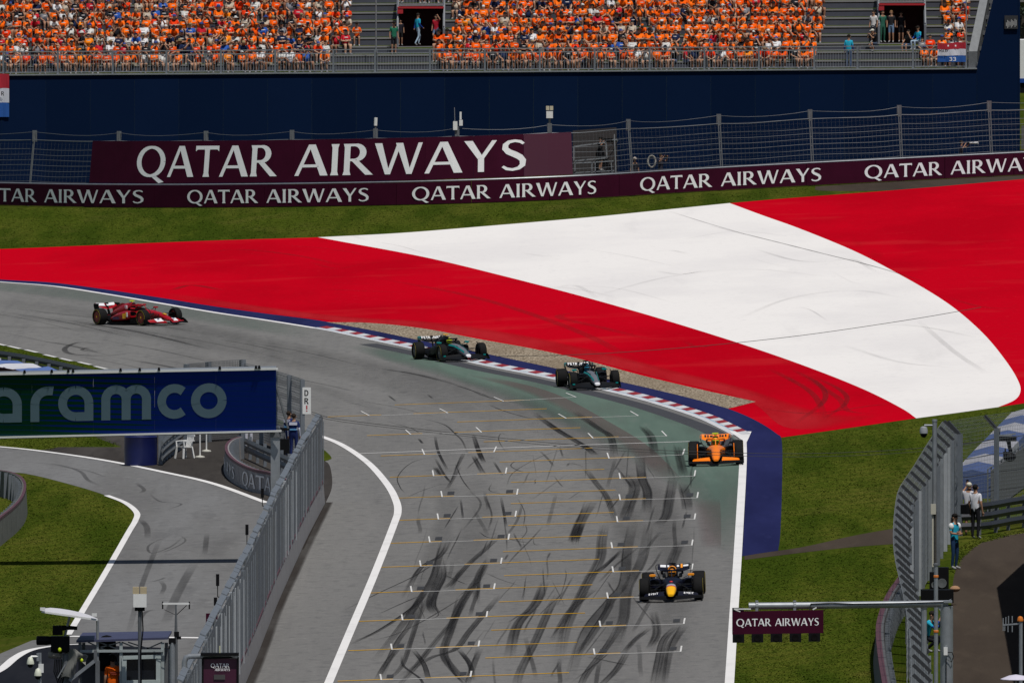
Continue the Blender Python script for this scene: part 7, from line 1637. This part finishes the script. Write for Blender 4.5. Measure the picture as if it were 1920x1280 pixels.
# photographers behind the far barrier
def far_person(u, v_head, label, over=None, rz=0, mats=None, head='cap', d_out=-2.0):
    s = s_at(u, v_base(u)); p = on_board(s, 0, d_out); hz = D(u, v_head, p.y).z
    return person(Vector((D(u, v_head, p.y).x, p.y, hz-1.74)), label, over=over, rz=rz, mats=mats, head=head, group='photographers behind the far barrier', fingers=True)
LENS = dict(elL=(.2,-.22,1.38), wrL=(.08,-.38,1.56), haL=(.03,-.42,1.62), elR=(-.24,-.12,1.34), wrR=(-.08,-.22,1.56), haR=(-.04,-.25,1.62))
o = far_person(1803, 264, 'photographer with long white lens behind the far barrier, right', LENS, 1.35, wear((.05, .04, .06), (.02, .02, .02), sleeve=(.25, .16, .4), stripe=(.3, .2, .5)), 'hair')
b = MB(); b.tube([(0, -.3, 1.63), (0, -.45, 1.63)], .05, 8); b.build('camera_body', M_black, o, local=True)
b = MB(); b.tube([(0, -.44, 1.63), (0, -.62, 1.63), (0, -.9, 1.63)], [.055, .06, .08], 10); b.build('lens', M_whiteb, o, local=True, smooth=True)
o = far_person(1239, 289, 'photographer in dark shirt beside a coiled cable behind the far barrier', LENS, .9, wear((.03, .03, .05), (.02, .02, .02), stripe=(.3, .2, .5)), 'hair')
b = MB(); b.box((0, -.33, 1.62), (.14, .12, .1)); b.build('camera_body', M_black, o, local=True)
o = far_person(1190, 296, 'person in white cap standing left of a far fence post', None, .4, wear((.02, .02, .03), (.02, .02, .02), hair=(.55, .48, .42)), 'cap')
o = far_person(1126, 258, 'camera operator in black on the far camera platform', LENS, 1.2, wear((.012, .012, .014), (.012, .012, .014), hair=(.01, .01, .01)), 'cap', d_out=-2.0)
b = MB(); b.box((0, -.42, 1.6), (.16, .5, .2)); b.build('camera_body', M_black, o, local=True); b = MB(); b.tube([(0, -.66, 1.6), (0, -.95, 1.6)], [.06, .08], 10); b.build('lens', M_steel_d, o, local=True)
s = s_at(1222, v_base(1222)); p = on_board(s, 0, -1.6); q = D(1222, 303, p.y); b = MB(); b.tube([q + Vector((.2*math.cos(a), .02*math.sin(3*a), .30*math.sin(a))) for a in [2*math.pi*k/24 for k in range(25)]], .05, 7, caps=False)
tag(b.build('coiled_hose', mat('hose', (.30, .29, .26), .8), base=q, smooth=True), 'coiled pale hose hanging behind the far fence', 'hose')
# flags on the grandstand front
def flag(label, u0, v0, u1, v1, y, txts):
    e = empty('flag', spt(sx((u0+u1)/2), y, sz(v1)), label, 'flag'); N_, K_ = 10, 3
    for i, m_ in enumerate((mat('flag_red', (.42, .012, .03), .8), mat('flag_white', (.62, .62, .7), .8), mat('flag_blue', (.012, .09, .36), .8))):
        b = MB(); pts = []
        for k in range(N_+1):
            t = k/N_; wv_ = .05*math.sin(t*9) + .03*math.sin(t*17 + i)
            for j in range(2):
                f_ = (i+j)/3; pts.append(Vector((sx(u0 + (u1-u0)*t), SD + y - .03 + wv_*(.3+f_), sz(v0 + (v1-v0)*f_ + 1.2*math.sin(t*6)*(1-f_)))))
        b.add(pts + [p + Vector((0, .012, 0)) for p in pts], [[2*k, 2*k+2, 2*k+3, 2*k+1] for k in range(N_)] + [[2*N_+2+c for c in (2*k+1, 2*k+3, 2*k+2, 2*k)] for k in range(N_)]); b.build('stripe', m_, e)
    for txt, u, v, w_, h_, m_ in txts:
        b = letters(txt, SANS, lambda x, y_, k: Vector((sx(u + w_*x), SD + y - .14 - .001*(k % 3), sz(v - h_*y_))), gap=.12); b.build('lettering', m_, e)
    return e
flag('red, white and blue flag hung below the railing at the left picture edge', -42, 139, 17, 219, -.1, [('R', 2, 179, 6, 8, M_black)])
flag('small red, white and blue flag with lettering on the railing, right end of the stand', 1758, 80, 1811, 116, .0, [('MAX', 1761, 98, 14, 6, M_black), ('33', 1780, 114, 13, 7, M_letter), ('I I', 1776, 87, 18, 3, M_letter)])

# ------------------------------------------------------------------ grass blades over the lawns (too many to count)
def inside(u, v, poly):
    c = False; n_ = len(poly); j = n_-1
    for i in range(n_):
        (xi, yi), (xj, yj) = poly[i], poly[j]
        if (yi > v) != (yj > v) and u < (xj-xi)*(v-yi)/(yj-yi) + xi: c = not c
        j = i
    return c
lawns = [([(1388, 1054), (1500, 1041), (1600, 1029), (1690, 1022), (1688, 1085), (1655, 1150), (1646, 1290), (1370, 1290)], 13000, 1.0), ([(1470, 823), (1720, 787), (1920, 763), (1920, 800), (1795, 840), (1745, 900), (1692, 962), (1688, 983), (1600, 1000), (1465, 1029)], 13000, 1.0),
         ([(0, 889), (60, 895), (150, 918), (228, 944), (250, 962), (236, 998), (146, 1148), (122, 1187), (0, 1195)], 12000, 1.0), ([(0, 391), (640, 391), (960, 383), (1280, 366), (1518, 353), (1540, 361), (1250, 391), (900, 423), (600, 443), (0, 465)], 14000, 1.25), ([(0, 651), (205, 694), (225, 707), (100, 688), (0, 664)], 1500, 1.0), ([(0, 819), (190, 817), (228, 836), (110, 838), (90, 845), (0, 836)], 2500, 1.0), ([(593, 835), (606, 843), (621, 859), (595, 862)], 260, 1.0), ([(1786, 1075), (1795, 1030), (1830, 1008), (1920, 992), (1920, 998), (1838, 1018), (1806, 1044), (1788, 1076)], 1200, 1.3)]
rgg = random.Random(77); gb_ = MB()
for poly, n_, sc_ in lawns:
    u0, u1 = min(p[0] for p in poly), max(p[0] for p in poly); v0, v1 = min(p[1] for p in poly), max(p[1] for p in poly); c = 0; tries = 0
    while c < n_ and tries < n_*6:
        tries += 1; u, v = rgg.uniform(u0, u1), rgg.uniform(v0, v1)
        if not inside(u, v, poly): continue
        c += 1; p = W(u, v, .0); h = rgg.uniform(.006, .022)*sc_; w_ = rgg.uniform(.012, .04)*sc_
        for k in range(2):
            a = rgg.uniform(-.6, .6); d = Vector((math.cos(a), math.sin(a), 0))*w_; o_ = Vector((rgg.uniform(-.06, .06), rgg.uniform(-.3, .3), 0)); tp = Vector((rgg.uniform(-.03, .03), rgg.uniform(-.03, .03), h))
            gb_.add([p + o_ - d, p + o_ + d, p + o_ + tp], [[0, 1, 2]])
m = ground_mat('grass_blades', [srgb(82, 92, 30), (srgb(102, 104, 43), .25, (1, .12), .42, .62, .6), (srgb(52, 70, 17), .6, (1, .06), .45, .6, .7), (srgb(120, 108, 58), .14, (1, .2), .56, .72, .65), (srgb(50, 66, 18), 12, (1, 1), .45, .6, .5), (srgb(126, 132, 78), 20, (1, 1), .64, .7, .6)], bump=0)
tag(gb_.build('grass', m, fix=False), 'short mown grass on the lawns beside the circuit', 'grass', kind='stuff')
